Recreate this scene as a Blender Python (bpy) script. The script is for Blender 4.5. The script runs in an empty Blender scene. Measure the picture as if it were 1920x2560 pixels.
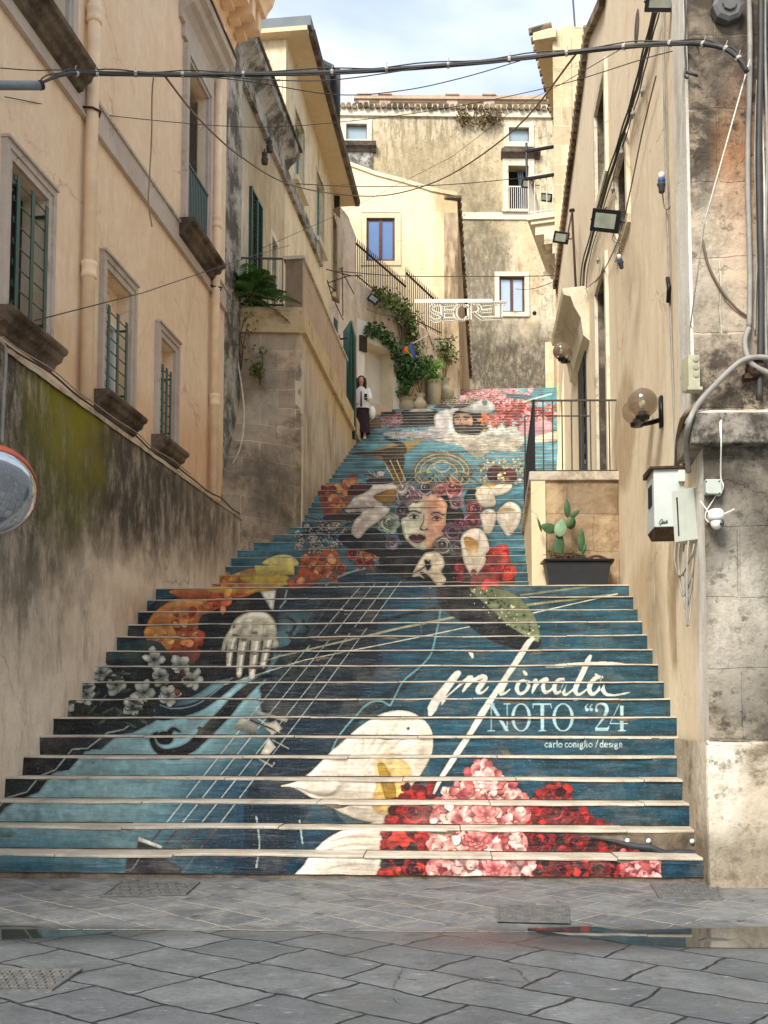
import bpy, bmesh, math, random
import numpy as np
from mathutils import Vector, noise as mnoise
R = math.radians
C = bpy.context.scene.collection
# ---------------------------------------------------------------- camera
F = 2700.0; PX0 = 960.0; PY0 = 1598.0; CH = 1.26
PITCH = math.atan(202 / F)
cam = bpy.data.cameras.new('camera')
cam.sensor_fit = 'VERTICAL'; cam.sensor_height = 36.0
cam.lens = F / 2560 * 36.0
cam.shift_y = (PY0 - 1280) / 2560
cam.clip_start = 0.05; cam.clip_end = 2000
camo = bpy.data.objects.new('camera', cam); C.objects.link(camo)
camo.location = (0, 0, CH); camo.rotation_euler = (R(90) + PITCH, 0, 0)
bpy.context.scene.camera = camo
# ---------------------------------------------------------------- light
SUN_EL, SUN_AZ = 44.0, 208.0          # azimuth clockwise from +Y : behind the camera, a little to the left
w = bpy.data.worlds.new('World'); bpy.context.scene.world = w; w.use_nodes = True
nt = w.node_tree; nt.nodes.clear()
out = nt.nodes.new('ShaderNodeOutputWorld'); bg = nt.nodes.new('ShaderNodeBackground')
sky = nt.nodes.new('ShaderNodeTexSky'); sky.sky_type = 'NISHITA'; sky.sun_disc = False
sky.sun_elevation = R(SUN_EL); sky.sun_rotation = R(SUN_AZ); sky.air_density = 1.0; sky.dust_density = 2.5; sky.ozone_density = 1.5
tc = nt.nodes.new('ShaderNodeTexCoord'); mp = nt.nodes.new('ShaderNodeMapping'); mp.inputs['Scale'].default_value = (1.0, 1.0, 2.2); mp.inputs['Location'].default_value = (0.35, 0.1, 0.25)
n1 = nt.nodes.new('ShaderNodeTexNoise'); n1.inputs['Scale'].default_value = 3.2; n1.inputs['Detail'].default_value = 7; n1.inputs['Roughness'].default_value = .52; n1.inputs['Distortion'].default_value = .3
cr = nt.nodes.new('ShaderNodeValToRGB'); cr.color_ramp.elements[0].position = .36; cr.color_ramp.elements[1].position = .60
cr.color_ramp.elements[0].color = (.22, .22, .22, 1); cr.color_ramp.elements[1].color = (.95, .95, .95, 1)
mx = nt.nodes.new('ShaderNodeMix'); mx.data_type = 'RGBA'; mx.inputs[7].default_value = (3.2, 3.5, 3.95, 1)
L = nt.links.new
L(tc.outputs['Generated'], mp.inputs[0]); L(mp.outputs[0], n1.inputs['Vector']); L(n1.outputs['Fac'], cr.inputs[0])
L(cr.outputs[0], mx.inputs[0]); L(sky.outputs[0], mx.inputs[6]); L(mx.outputs[2], bg.inputs[0]); L(bg.outputs[0], out.inputs[0])
bg.inputs[1].default_value = 0.15
sl = bpy.data.lights.new('sun', 'SUN'); sl.energy = 2.5; sl.angle = R(20); sl.color = (1.0, .965, .91)
so = bpy.data.objects.new('sun', sl); C.objects.link(so)
so.rotation_euler = Vector((-math.sin(R(SUN_AZ)) * math.cos(R(SUN_EL)), -math.cos(R(SUN_AZ)) * math.cos(R(SUN_EL)), -math.sin(R(SUN_EL)))).to_track_quat('-Z', 'Y').to_euler()
so.location = (0, 0, 60)
vs = bpy.context.scene.view_settings
vs.view_transform = 'Standard'; vs.look = 'None'; vs.exposure = 1.13; vs.gamma = 1.0
# ---------------------------------------------------------------- photo ray -> place
def ray(px, py):
    c, s = math.cos(PITCH), math.sin(PITCH)
    a = (px - PX0) / F; b = (PY0 - py) / F
    return (a, c - b * s, s + b * c)
def atY(px, py, Y):
    d = ray(px, py); k = Y / d[1]
    return Vector((d[0] * k, Y, CH + d[2] * k))
class Wall:
    """vertical plane: s runs along it, z up, o outwards"""
    def __init__(s, x0, y0, x1, y1, flip=1):
        s.o = Vector((x0, y0)); d = Vector((x1 - x0, y1 - y0)); s.len = d.length; s.d = d.normalized()
        s.n = Vector((s.d.y, -s.d.x)) * flip
    def pt(s, a, z, o=0.0):
        p = s.o + s.d * a + s.n * o
        return Vector((p.x, p.y, z))
    def hit(s, px, py, o=0.0):
        r = ray(px, py); q = s.o + s.n * o
        k = (q.dot(s.n)) / (r[0] * s.n.x + r[1] * s.n.y)
        P = Vector((r[0] * k, r[1] * k)); return ((P - s.o).dot(s.d), CH + r[2] * k)
    def at(s, px, py, o=0.0):
        a, z = s.hit(px, py, o); return s.pt(a, z, o)
# ---------------------------------------------------------------- mesh builder
class MB:
    def __init__(s): s.v = []; s.f = []; s.sm = False
    def quad(s, *p):
        n = len(s.v); s.v += [tuple(q) for q in p]; s.f.append(tuple(range(n, n + len(p))))
    def box8(s, p):
        n = len(s.v); s.v += [tuple(q) for q in p]
        s.f += [tuple(n + i for i in f) for f in ((0, 3, 2, 1), (4, 5, 6, 7), (0, 1, 5, 4), (1, 2, 6, 5), (2, 3, 7, 6), (3, 0, 4, 7))]
        return s
    def box(s, x0, x1, y0, y1, z0, z1):
        return s.box8([(x0, y0, z0), (x1, y0, z0), (x1, y1, z0), (x0, y1, z0), (x0, y0, z1), (x1, y0, z1), (x1, y1, z1), (x0, y1, z1)])
    def wbox(s, W, a0, a1, z0, z1, o0, o1):
        return s.box8([W.pt(a0, z0, o0), W.pt(a1, z0, o0), W.pt(a1, z0, o1), W.pt(a0, z0, o1), W.pt(a0, z1, o0), W.pt(a1, z1, o0), W.pt(a1, z1, o1), W.pt(a0, z1, o1)])
    def obox(s, c, ax, ay, az):
        c = Vector(c); ax = Vector(ax); ay = Vector(ay); az = Vector(az)
        return s.box8([c - ax - ay - az, c + ax - ay - az, c + ax + ay - az, c - ax + ay - az, c - ax - ay + az, c + ax - ay + az, c + ax + ay + az, c - ax + ay + az])
    def prism(s, pts, vec):
        n = len(s.v); m = len(pts); vec = Vector(vec)
        s.v += [tuple(p) for p in pts] + [tuple(Vector(p) + vec) for p in pts]
        s.f.append(tuple(range(n, n + m))); s.f.append(tuple(range(n + 2 * m - 1, n + m - 1, -1)))
        for i in range(m):
            j = (i + 1) % m; s.f.append((n + i, n + m + i, n + m + j, n + j))
        return s
    def tube(s, path, r, n=8, cap=True):
        P = [Vector(p) for p in path]; rs = r if isinstance(r, (list, tuple)) else [r] * len(P)
        prev = None; base = len(s.v)
        for i, p in enumerate(P):
            t = (P[min(i + 1, len(P) - 1)] - P[max(i - 1, 0)])
            t = t.normalized() if t.length > 1e-9 else Vector((0, 0, 1))
            if prev is None:
                a = t.orthogonal().normalized()
            else:
                a = (prev - t * prev.dot(t)); a = a.normalized() if a.length > 1e-6 else t.orthogonal().normalized()
            prev = a; b = t.cross(a)
            for k in range(n):
                th = 2 * math.pi * k / n
                s.v.append(tuple(p + (a * math.cos(th) + b * math.sin(th)) * rs[i]))
        for i in range(len(P) - 1):
            for k in range(n):
                q = base + i * n; s.f.append((q + k, q + (k + 1) % n, q + n + (k + 1) % n, q + n + k))
        if cap:
            s.f.append(tuple(base + k for k in range(n - 1, -1, -1))); s.f.append(tuple(base + (len(P) - 1) * n + k for k in range(n)))
        return s
    def lathe(s, c, prof, n=24, axis=None, cap=True):
        """prof: list of (radius, height)"""
        c = Vector(c); az = Vector(axis).normalized() if axis else Vector((0, 0, 1))
        ax = az.orthogonal().normalized() if axis else Vector((1, 0, 0)); ay = az.cross(ax); base = len(s.v)
        for r_, h in prof:
            for k in range(n):
                th = 2 * math.pi * k / n
                s.v.append(tuple(c + az * h + (ax * math.cos(th) + ay * math.sin(th)) * r_))
        for i in range(len(prof) - 1):
            for k in range(n):
                q = base + i * n; s.f.append((q + k, q + (k + 1) % n, q + n + (k + 1) % n, q + n + k))
        if cap:
            s.f.append(tuple(base + k for k in range(n - 1, -1, -1))); s.f.append(tuple(base + (len(prof) - 1) * n + k for k in range(n)))
        return s
    def ball(s, c, r, n=16, m=10, sc=(1, 1, 1)):
        c = Vector(c); base = len(s.v)
        for i in range(m + 1):
            ph = math.pi * i / m
            for k in range(n):
                th = 2 * math.pi * k / n
                s.v.append((c.x + r * sc[0] * math.sin(ph) * math.cos(th), c.y + r * sc[1] * math.sin(ph) * math.sin(th), c.z + r * sc[2] * math.cos(ph)))
        for i in range(m):
            for k in range(n):
                q = base + i * n; s.f.append((q + n + k, q + n + (k + 1) % n, q + (k + 1) % n, q + k))
        return s
    def grid(s, fn, nu, nv):
        base = len(s.v)
        for j in range(nv + 1):
            for i in range(nu + 1): s.v.append(tuple(fn(i / nu, j / nv)))
        for j in range(nv):
            for i in range(nu):
                q = base + j * (nu + 1) + i; s.f.append((q, q + 1, q + nu + 2, q + nu + 1))
        return s
    def build(s, name, m, parent=None, smooth=None, bevel=0.0, solid=0.0):
        me = bpy.data.meshes.new(name); me.from_pydata(s.v, [], s.f)
        ms = m if isinstance(m, (list, tuple)) else [m]
        for q in ms: me.materials.append(q)
        if smooth:
            me.polygons.foreach_set('use_smooth', [True] * len(me.polygons))
        me.update()
        o = bpy.data.objects.new(name, me); C.objects.link(o)
        if parent:
            o.parent = parent; o.matrix_parent_inverse = parent.matrix_basis.inverted()
        if solid:
            b = o.modifiers.new('thick', 'SOLIDIFY'); b.thickness = solid; b.offset = 0
        if bevel:
            b = o.modifiers.new('bevel', 'BEVEL'); b.width = bevel; b.segments = 2; b.limit_method = 'ANGLE'; b.angle_limit = R(40)
        if smooth == 'auto':
            me.polygons.foreach_set('use_smooth', [False] * len(me.polygons))
        return o
def tag(o, label=None, cat=None, group=None, kind=None):
    if label: o['label'] = label
    if cat: o['category'] = cat
    if group: o['group'] = group
    if kind: o['kind'] = kind
    return o
def thing(name, label, cat, loc=(0, 0, 0), group=None):
    o = bpy.data.objects.new(name, None); o.empty_display_size = .2; C.objects.link(o); o.location = loc
    return tag(o, label, cat, group)
def copy_tree(o, parent=None):
    c = o.copy(); C.objects.link(c); c.parent = parent
    for ch in list(o.children): copy_tree(ch, c)
    return c
def lerp(a, b, t): return a + (b - a) * t
def sag(a, b, d, n=16):
    a = Vector(a); b = Vector(b)
    return [a.lerp(b, i / n) - Vector((0, 0, d * 4 * (i / n) * (1 - i / n))) for i in range(n + 1)]
def spline(pts, n=6):
    P = [Vector(p) for p in pts]; P = [P[0]] + P + [P[-1]]; o = []
    for i in range(1, len(P) - 2):
        for k in range(n):
            t = k / n; a, b, c, d = P[i - 1], P[i], P[i + 1], P[i + 2]
            o.append(.5 * ((2 * b) + (c - a) * t + (2 * a - 5 * b + 4 * c - d) * t * t + (3 * b - a - 3 * c + d) * t ** 3))
    o.append(P[-2]); return o
# ---------------------------------------------------------------- materials
def lin(c):
    if isinstance(c, str):
        c = c.lstrip('#'); c = [int(c[i:i + 2], 16) / 255 for i in (0, 2, 4)]
    return tuple(x / 12.92 if x <= .04045 else ((x + .055) / 1.055) ** 2.4 for x in c)
class NT:
    def __init__(s, name, rough=.9, metal=0.0, spec=.3):
        s.m = bpy.data.materials.new(name); s.m.use_nodes = True; s.t = s.m.node_tree; s.b = s.t.nodes['Principled BSDF']
        s.b.inputs['Roughness'].default_value = rough; s.b.inputs['Metallic'].default_value = metal
        s.b.inputs['Specular IOR Level'].default_value = spec
        s.geo = s.t.nodes.new('ShaderNodeNewGeometry'); s.pos = s.geo.outputs['Position']
    def new(s, t, **k):
        n = s.t.nodes.new(t)
        for a, b in k.items(): setattr(n, a, b)
        return n
    def set(s, sock, v):
        if hasattr(v, 'is_linked') or isinstance(v, bpy.types.NodeSocket): s.t.links.new(v, sock)
        elif isinstance(v, (tuple, list)) and len(v) == 3 and sock.type == 'RGBA': sock.default_value = (*v, 1)
        else: sock.default_value = v
    def math(s, op, a, b=0.0, clamp=False):
        n = s.new('ShaderNodeMath', operation=op, use_clamp=clamp); s.set(n.inputs[0], a); s.set(n.inputs[1], b); return n.outputs[0]
    def scale(s, v, sc, loc=(0, 0, 0), rot=(0, 0, 0)):
        n = s.new('ShaderNodeMapping'); s.set(n.inputs[0], v); n.inputs['Scale'].default_value = sc; n.inputs['Location'].default_value = loc; n.inputs['Rotation'].default_value = rot; return n.outputs[0]
    def noise(s, sc, det=4, rough=.55, vec=None, dist=0.0, col=False):
        n = s.new('ShaderNodeTexNoise'); n.inputs['Scale'].default_value = sc; n.inputs['Detail'].default_value = det; n.inputs['Roughness'].default_value = rough; n.inputs['Distortion'].default_value = dist
        s.set(n.inputs['Vector'], vec if vec is not None else s.pos); return n.outputs['Color' if col else 'Fac']
    def voro(s, sc, vec=None, feat='F1', out='Distance', rnd=1.0):
        n = s.new('ShaderNodeTexVoronoi', feature=feat); n.inputs['Scale'].default_value = sc; n.inputs['Randomness'].default_value = rnd
        s.set(n.inputs['Vector'], vec if vec is not None else s.pos); return n.outputs[out]
    def ramp(s, f, *st):
        """st: (pos, value or colour)"""
        n = s.new('ShaderNodeValToRGB'); e = n.color_ramp.elements
        while len(e) < len(st): e.new(.5)
        for q, (p, c) in zip(e, st):
            q.position = p; q.color = (*(c if isinstance(c, (tuple, list)) else (c, c, c)), 1)
        s.set(n.inputs[0], f); return n.outputs[0]
    def mix(s, f, a, b, mode='MIX'):
        n = s.new('ShaderNodeMix', data_type='RGBA', blend_type=mode); s.set(n.inputs[0], f); s.set(n.inputs[6], a); s.set(n.inputs[7], b); return n.outputs[2]
    def bump(s, h, st=.3, d=.01, prev=None):
        n = s.new('ShaderNodeBump'); n.inputs['Strength'].default_value = st; n.inputs['Distance'].default_value = d; s.set(n.inputs['Height'], h)
        if prev is not None: s.set(n.inputs['Normal'], prev)
        s.t.links.new(n.outputs[0], s.b.inputs['Normal']); return n.outputs[0]
    def sep(s, v=None):
        n = s.new('ShaderNodeSeparateXYZ'); s.set(n.inputs[0], v if v is not None else s.pos); return n.outputs
    def comb(s, x, y, z=0.0):
        n = s.new('ShaderNodeCombineXYZ'); s.set(n.inputs[0], x); s.set(n.inputs[1], y); s.set(n.inputs[2], z); return n.outputs[0]
    def patch(s, c, rad, k=.6, sc=1.6, soft=.35, det=6):
        """ragged ellipsoid stain around a place: 1 inside, 0 outside"""
        v = s.new('ShaderNodeVectorMath', operation='SUBTRACT'); s.set(v.inputs[0], s.pos); v.inputs[1].default_value = c
        d = s.new('ShaderNodeVectorMath', operation='DIVIDE'); s.set(d.inputs[0], v.outputs[0]); d.inputs[1].default_value = rad
        l = s.new('ShaderNodeVectorMath', operation='LENGTH'); s.set(l.inputs[0], d.outputs[0])
        n = s.noise(sc, det, .6); n = s.math('MULTIPLY', s.math('SUBTRACT', n, .5), 2 * k)
        x = s.math('ADD', s.math('SUBTRACT', 1.0, l.outputs['Value']), n)
        return s.ramp(s.math('ADD', s.math('MULTIPLY', x, .5 / soft), .5, True), (0, 0.0), (1, 1.0))
    def col(s, c): s.set(s.b.inputs['Base Color'], c); return s
def simple(name, c, rough=.6, metal=0.0, spec=.4, var=.12, sc=9.0, bump=0.0):
    n = NT(name, rough, metal, spec); c = lin(c)
    f = n.noise(sc, 5); d = tuple(x * (1 - var * 2) for x in c); e = tuple(min(1, x * (1 + var)) for x in c)
    n.col(n.ramp(f, (.3, d), (.7, e)))
    if bump: n.bump(n.noise(sc * 6, 4), .4, bump)
    return n.m
def plaster(name, base, alt, stain=None, st_lo=.56, st_hi=.72, streak=None, sk_amt=.5, sk_lo=.5, sk_hi=.68, patches=(), bump=.35, fine=1.0, spots=None, courses=None, low=None, crack=1.0):
    """lime plaster: soft blotches, vertical rain streaks, worn patches; all colours sRGB hex"""
    n = NT(name, .93, 0, .15)
    def pale(h_, k=.80):
        q_ = lin(h_); g_ = .3 * q_[0] + .6 * q_[1] + .1 * q_[2]; q_ = [g_ + (x - g_) * k for x in q_]; return '#%02x%02x%02x' % tuple(int(255 * (1.055 * max(x, 0) ** (1 / 2.4) - .055)) for x in q_)
    base, alt = pale(base), pale(alt)
    f = n.noise(.9, 6, .6); c = n.ramp(f, (.32, lin(base)), (.68, lin(alt)))
    v = n.noise(1.0, 6, .65, n.scale(n.pos, (3.6, 3.6, .7)))
    c = n.mix(n.math('MULTIPLY', n.ramp(v, (.35, 0.0), (.75, 1.0)), .22 * fine), c, tuple(x * .74 for x in lin(base)))
    g = n.noise(38, 4, .7); c = n.mix(n.math('MULTIPLY', g, .2), c, tuple(x * .72 for x in lin(alt)))
    q = n.noise(6.5, 10, .78, n.scale(n.pos, (1, 1, .7))); c = n.mix(n.math('MULTIPLY', n.ramp(q, (.42, 0.0), (.68, 1.0)), .34 * fine), c, tuple(x * y for x, y in zip(lin(base), (.66, .60, .52))))
    q = n.noise(3.1, 9, .7); c = n.mix(n.math('MULTIPLY', n.ramp(q, (.55, 0.0), (.7, 1.0)), .3), c, tuple(min(1, x * 1.12) for x in lin(alt)))
    dv = n.new('ShaderNodeVectorMath', operation='ADD'); n.set(dv.inputs[0], n.pos); n.set(dv.inputs[1], n.mix(.5, (0, 0, 0), n.noise(1.9, 6, .7, col=True)))
    ce = n.voro(.62, dv.outputs[0], 'DISTANCE_TO_EDGE'); ck = n.math('MULTIPLY', n.ramp(ce, (.0, 1.0), (.009, 0.0)), n.ramp(n.noise(.8, 3), (.5, 0.0), (.6, 1.0))); c = n.mix(n.math('MULTIPLY', ck, .45 * crack), c, lin('#5b4a38'))
    if courses:
        ax, w_, h_, mort, amt = courses
        sx = n.sep(); u = n.math('ADD', n.math('MULTIPLY', sx[0], ax[0]), n.math('MULTIPLY', sx[1], ax[1]))
        wob = n.math('MULTIPLY', n.math('SUBTRACT', n.noise(2.5, 3), .5), .06)
        br = n.new('ShaderNodeTexBrick'); n.set(br.inputs['Vector'], n.comb(n.math('ADD', u, wob), n.math('ADD', sx[2], wob)))
        br.inputs['Scale'].default_value = 1; br.inputs['Brick Width'].default_value = w_; br.inputs['Row Height'].default_value = h_; br.inputs['Mortar Size'].default_value = .011; br.inputs['Mortar Smooth'].default_value = .35
        br.inputs['Color1'].default_value = (.66, .66, .67, 1); br.inputs['Color2'].default_value = (1.0, .97, .9, 1); br.inputs['Mortar'].default_value = (1, 1, 1, 1)
        c = n.mix(1.0, c, br.outputs['Color'], 'MULTIPLY'); c = n.mix(n.math('MULTIPLY', br.outputs['Fac'], amt), c, lin(mort)); brf = br.outputs['Fac']
    else: brf = None
    if streak:
        a = n.noise(1.0, 11, .76, n.scale(n.pos, (4.6, 4.6, .95))); b = n.noise(.55, 5, .6)
        k = n.math('MULTIPLY', n.ramp(a, (sk_lo - .02, 0.0), (sk_hi - .04, 1.0)), n.ramp(b, (.38, .25), (.60, 1.0)))
        c = n.mix(n.math('MULTIPLY', k, sk_amt), c, lin(streak))
    if stain:
        a = n.noise(1.5, 12, .76, dist=.2); c = n.mix(n.ramp(a, (st_lo - .03, 0.0), (st_hi - .05, .9)), c, lin(stain))
    for p in patches:
        ctr, rad, pc, amt = p[:4]; kk = p[4] if len(p) > 4 else .6; so_ = p[5] if len(p) > 5 else .35; sc_ = p[6] if len(p) > 6 else 1.6
        m_ = n.patch(ctr, rad, kk, sc_, so_)
        tex = n.noise(5.0, 11, .78, n.scale(n.pos, (1, 1, .42))); m_ = n.math('MULTIPLY', m_, n.ramp(tex, (.36, .45), (.54, 1.0)))
        c = n.mix(n.math('MULTIPLY', m_, amt), c, lin(pc))
    if spots:
        a = n.noise(11, 8, .75); b = n.noise(1.2, 4); k = n.math('MULTIPLY', n.ramp(a, (.53, 0.0), (.62, 1.0)), n.ramp(b, (.35, .1), (.6, 1.0)))
        c = n.mix(n.math('MULTIPLY', k, .85), c, lin(spots))
    n.col(c)
    h = n.math('ADD', n.math('MULTIPLY', n.noise(24, 8, .7), .5), n.noise(5, 6, .6))
    if brf is not None: h = n.math('SUBTRACT', h, n.math('MULTIPLY', brf, .5))
    h = n.math('SUBTRACT', h, n.math('MULTIPLY', ck, .4)); n.bump(h, min(1.0, bump * 1.25), .022)
    return n.m
# ---------------------------------------------------------------- the printed mural: painted here as an array, stroke by stroke
OX, OY, PW, PH = -60, 950, 1860, 1270
CV = np.zeros((PH, PW, 3), np.float32)
gy, gx = np.mgrid[0:PH, 0:PW].astype(np.float32); gx += OX; gy += OY
rng = np.random.RandomState(7)
def vnoise(sx, sy, seed=0, octv=3):
    r = np.random.RandomState(seed); o = np.zeros((PH, PW), np.float32); a = 1.0; t = 0
    for i in range(octv):
        nx, ny = int(PW / sx) + 3, int(PH / sy) + 3
        g = r.rand(ny, nx).astype(np.float32)
        X = (gx - OX) / sx; Y = (gy - OY) / sy; xi = X.astype(int); yi = Y.astype(int); fx = X - xi; fy = Y - yi
        fx = fx * fx * (3 - 2 * fx); fy = fy * fy * (3 - 2 * fy)
        o += a * ((g[yi, xi] * (1 - fx) + g[yi, xi + 1] * fx) * (1 - fy) + (g[yi + 1, xi] * (1 - fx) + g[yi + 1, xi + 1] * fx) * fy)
        t += a; a *= .5; sx = max(sx / 2, 1.5); sy = max(sy / 2, 1.5)
    return o / t
def lerp_(a, b, t): return a + (b - a) * t
NZ1 = vnoise(60, 9, 1); NZ2 = vnoise(14, 14, 2); NZ3 = vnoise(6, 5, 3, 2)
def cc(c):
    if isinstance(c, str): c = c.lstrip('#'); return np.array([int(c[i:i + 2], 16) / 255 for i in (0, 2, 4)], np.float32)
    return np.array(c, np.float32)
def smooth(pts, n=5, closed=True):
    P = np.array(pts, np.float32); N = len(P); o = []
    for i in range(N if closed else N - 1):
        if closed: a, b, c, d = P[(i - 1) % N], P[i], P[(i + 1) % N], P[(i + 2) % N]
        else: a, b, c, d = P[max(i - 1, 0)], P[i], P[i + 1], P[min(i + 2, N - 1)]
        for k in range(n):
            t = k / n; o.append(.5 * ((2 * b) + (c - a) * t + (2 * a - 5 * b + 4 * c - d) * t * t + (3 * b - a - 3 * c + d) * t ** 3))
    if not closed: o.append(P[-1])
    return np.array(o)
def inside(P, x0, x1, y0, y1):
    X = gx[y0:y1, x0:x1]; Y = gy[y0:y1, x0:x1]; m = np.zeros(X.shape, bool)
    for i in range(len(P)):
        ax, ay = P[i]; bx, by = P[(i + 1) % len(P)]
        if ay == by: continue
        m ^= ((Y >= min(ay, by)) & (Y < max(ay, by)) & (X < (bx - ax) * (Y - ay) / (by - ay) + ax))
    return m
def poly(pts, c, c2=None, ax=None, nz=.12, sm=True, al=1.0, seg=5):
    """fill; c -> c2 along the direction ax=((x0,y0),(x1,y1)); brushy noise"""
    P = smooth(pts, seg) if sm else np.array(pts, np.float32)
    x0 = max(int(P[:, 0].min() - OX) - 1, 0); x1 = min(int(P[:, 0].max() - OX) + 2, PW); y0 = max(int(P[:, 1].min() - OY) - 1, 0); y1 = min(int(P[:, 1].max() - OY) + 2, PH)
    if x0 >= x1 or y0 >= y1: return
    m = inside(P, x0, x1, y0, y1); c = cc(c)
    if c2 is not None:
        (a, b), (d, e) = ax if ax else ((P[:, 0].min(), P[:, 1].min()), (P[:, 0].min(), P[:, 1].max()))
        X = gx[y0:y1, x0:x1]; Y = gy[y0:y1, x0:x1]; l = (d - a) ** 2 + (e - b) ** 2 + 1e-6
        t = np.clip(((X - a) * (d - a) + (Y - b) * (e - b)) / l, 0, 1)[..., None]; col = c * (1 - t) + cc(c2) * t
    else: col = np.broadcast_to(c, m.shape + (3,))
    col = col * (1 + (NZ2[y0:y1, x0:x1, None] - .5) * 2 * nz + (NZ1[y0:y1, x0:x1, None] - .5) * nz)
    A = (m * al)[..., None]; CV[y0:y1, x0:x1] = CV[y0:y1, x0:x1] * (1 - A) + col * A
def stroke(pts, w, c, c2=None, sm=True, al=1.0, nz=.08, seg=6):
    P = smooth(pts, seg, False) if sm and len(pts) > 2 else np.array(pts, np.float32)
    n = len(P); ws = np.interp(np.linspace(0, 1, n), np.linspace(0, 1, len(w)), w) if isinstance(w, (list, tuple)) else np.full(n, w)
    d = np.gradient(P, axis=0); d /= np.linalg.norm(d, axis=1, keepdims=True) + 1e-6; q = np.stack([-d[:, 1], d[:, 0]], 1) * ws[:, None] / 2
    poly(np.concatenate([P + q, (P - q)[::-1]]), c, c2, ((P[0][0], P[0][1]), (P[-1][0], P[-1][1])), nz, False, al)
def ell(x, y, rx, ry=None, c='#ffffff', c2=None, rot=0, nz=.1, al=1.0, ax=None, n=18):
    ry = ry or rx; t = np.linspace(0, 2 * np.pi, n, endpoint=False); a = np.radians(rot)
    X = rx * np.cos(t); Y = ry * np.sin(t)
    poly(np.stack([x + X * np.cos(a) - Y * np.sin(a), y + X * np.sin(a) + Y * np.cos(a)], 1), c, c2, ax or ((x, y - ry), (x, y + ry)), nz, False, al)
def glow(x, y, rx, ry, c, al=.6):
    x0 = max(int(x - rx * 2 - OX), 0); x1 = min(int(x + rx * 2 - OX), PW); y0 = max(int(y - ry * 2 - OY), 0); y1 = min(int(y + ry * 2 - OY), PH)
    if x0 >= x1 or y0 >= y1: return
    A = (al * np.exp(-(((gx[y0:y1, x0:x1] - x) / rx) ** 2 + ((gy[y0:y1, x0:x1] - y) / ry) ** 2)))[..., None]
    CV[y0:y1, x0:x1] = CV[y0:y1, x0:x1] * (1 - A) + cc(c) * A
def petal(x, y, ang, l, w_, c, c2, edge=None):
    a = math.radians(ang); ca, sa = math.cos(a), math.sin(a)
    base = [(0, -.12), (.35, -.5), (.75, -.52), (1.0, -.16), (1.02, .12), (.78, .5), (.35, .46), (0, .12)]
    jit = rng.uniform(-.07, .07, (8, 2))
    P = [(x + (u + j[0]) * l * ca - (v + j[1]) * w_ * sa, y + (u + j[0]) * l * sa + (v + j[1]) * w_ * ca) for (u, v), j in zip(base, jit)]
    if edge is not None: poly([(px + (px - x) * .04, py + (py - y) * .04 + 1.0) for px, py in P], edge, nz=.05, seg=3)
    poly(P, c, c2, ((x, y), (x + l * ca, y + l * sa)), .14, seg=3)
def flower(x, y, r, cin, cout, edge, n=8, rings=4, sq=1.0):
    """a full double bloom: rings of petals, outermost first"""
    for k in range(rings):
        rr = r * (1 - k / rings * .82); m = max(5, int(n * (1 - k * .12)))
        for i in range(m):
            a = 360 * i / m + k * 27 + rng.uniform(-12, 12); t = rng.uniform(.75, 1.12)
            h = rng.uniform(-.12, .12); co = np.clip(cc(cout) * (1 + h), 0, 1)
            petal(x, y, a, rr * t, rr * .62 * sq, cin, co, edge)
    ell(x, y, r * .14, r * .12, edge)
def rose(x, y, r, c, dark, light, sq=1.0):
    ell(x, y, r, r * sq, c, dark)
    for i in range(8):
        a = 360 * i / 8 + rng.uniform(-15, 15); petal(x, y, a, r * 1.05, r * .8, dark, c, np.clip(cc(light) * .85, 0, 1) if i % 2 else dark)
    for k in range(9):
        rr = r * (.9 - k * .095); a0 = rng.uniform(0, 360); t = np.radians(np.linspace(a0, a0 + rng.uniform(80, 150), 7)); rr *= 1 + .06 * math.sin(k * 5)
        stroke(np.stack([x + rr * np.cos(t), y + rr * sq * np.sin(t)], 1), [r * .02 + .6, r * rng.uniform(.14, .26), r * .02 + .6], [light, c, dark][rng.randint(3)])
        stroke(np.stack([x + (rr - r * .07) * np.cos(t + .4), y + (rr - r * .07) * sq * np.sin(t + .4)], 1), [.6, r * .07, .6], dark if k % 2 else c)
def dabs(poly_pts, n, s, cols, asp=2.0, ang=None):
    """scatter petal-like dabs inside a polygon"""
    P = np.array(poly_pts, np.float32); x0, y0 = P.min(0); x1, y1 = P.max(0); k = 0; t = 0
    while k < n and t < n * 20:
        t += 1; x = rng.uniform(x0, x1); y = rng.uniform(y0, y1); ins = False
        for i in range(len(P)):
            ax, ay = P[i]; bx, by = P[(i + 1) % len(P)]
            if (ay > y) != (by > y) and x < (bx - ax) * (y - ay) / (by - ay) + ax: ins = not ins
        if not ins: continue
        a = rng.uniform(0, 360) if ang is None else ang + rng.uniform(-25, 25); l = s * rng.uniform(.6, 1.4)
        c1 = cols[rng.randint(len(cols))]; c2 = cols[rng.randint(len(cols))]
        petal(x, y, a, l, l / asp * 1.3, c1, c2, np.clip(cc(c1) * .45, 0, 1) if rng.rand() < .6 else None); k += 1
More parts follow.
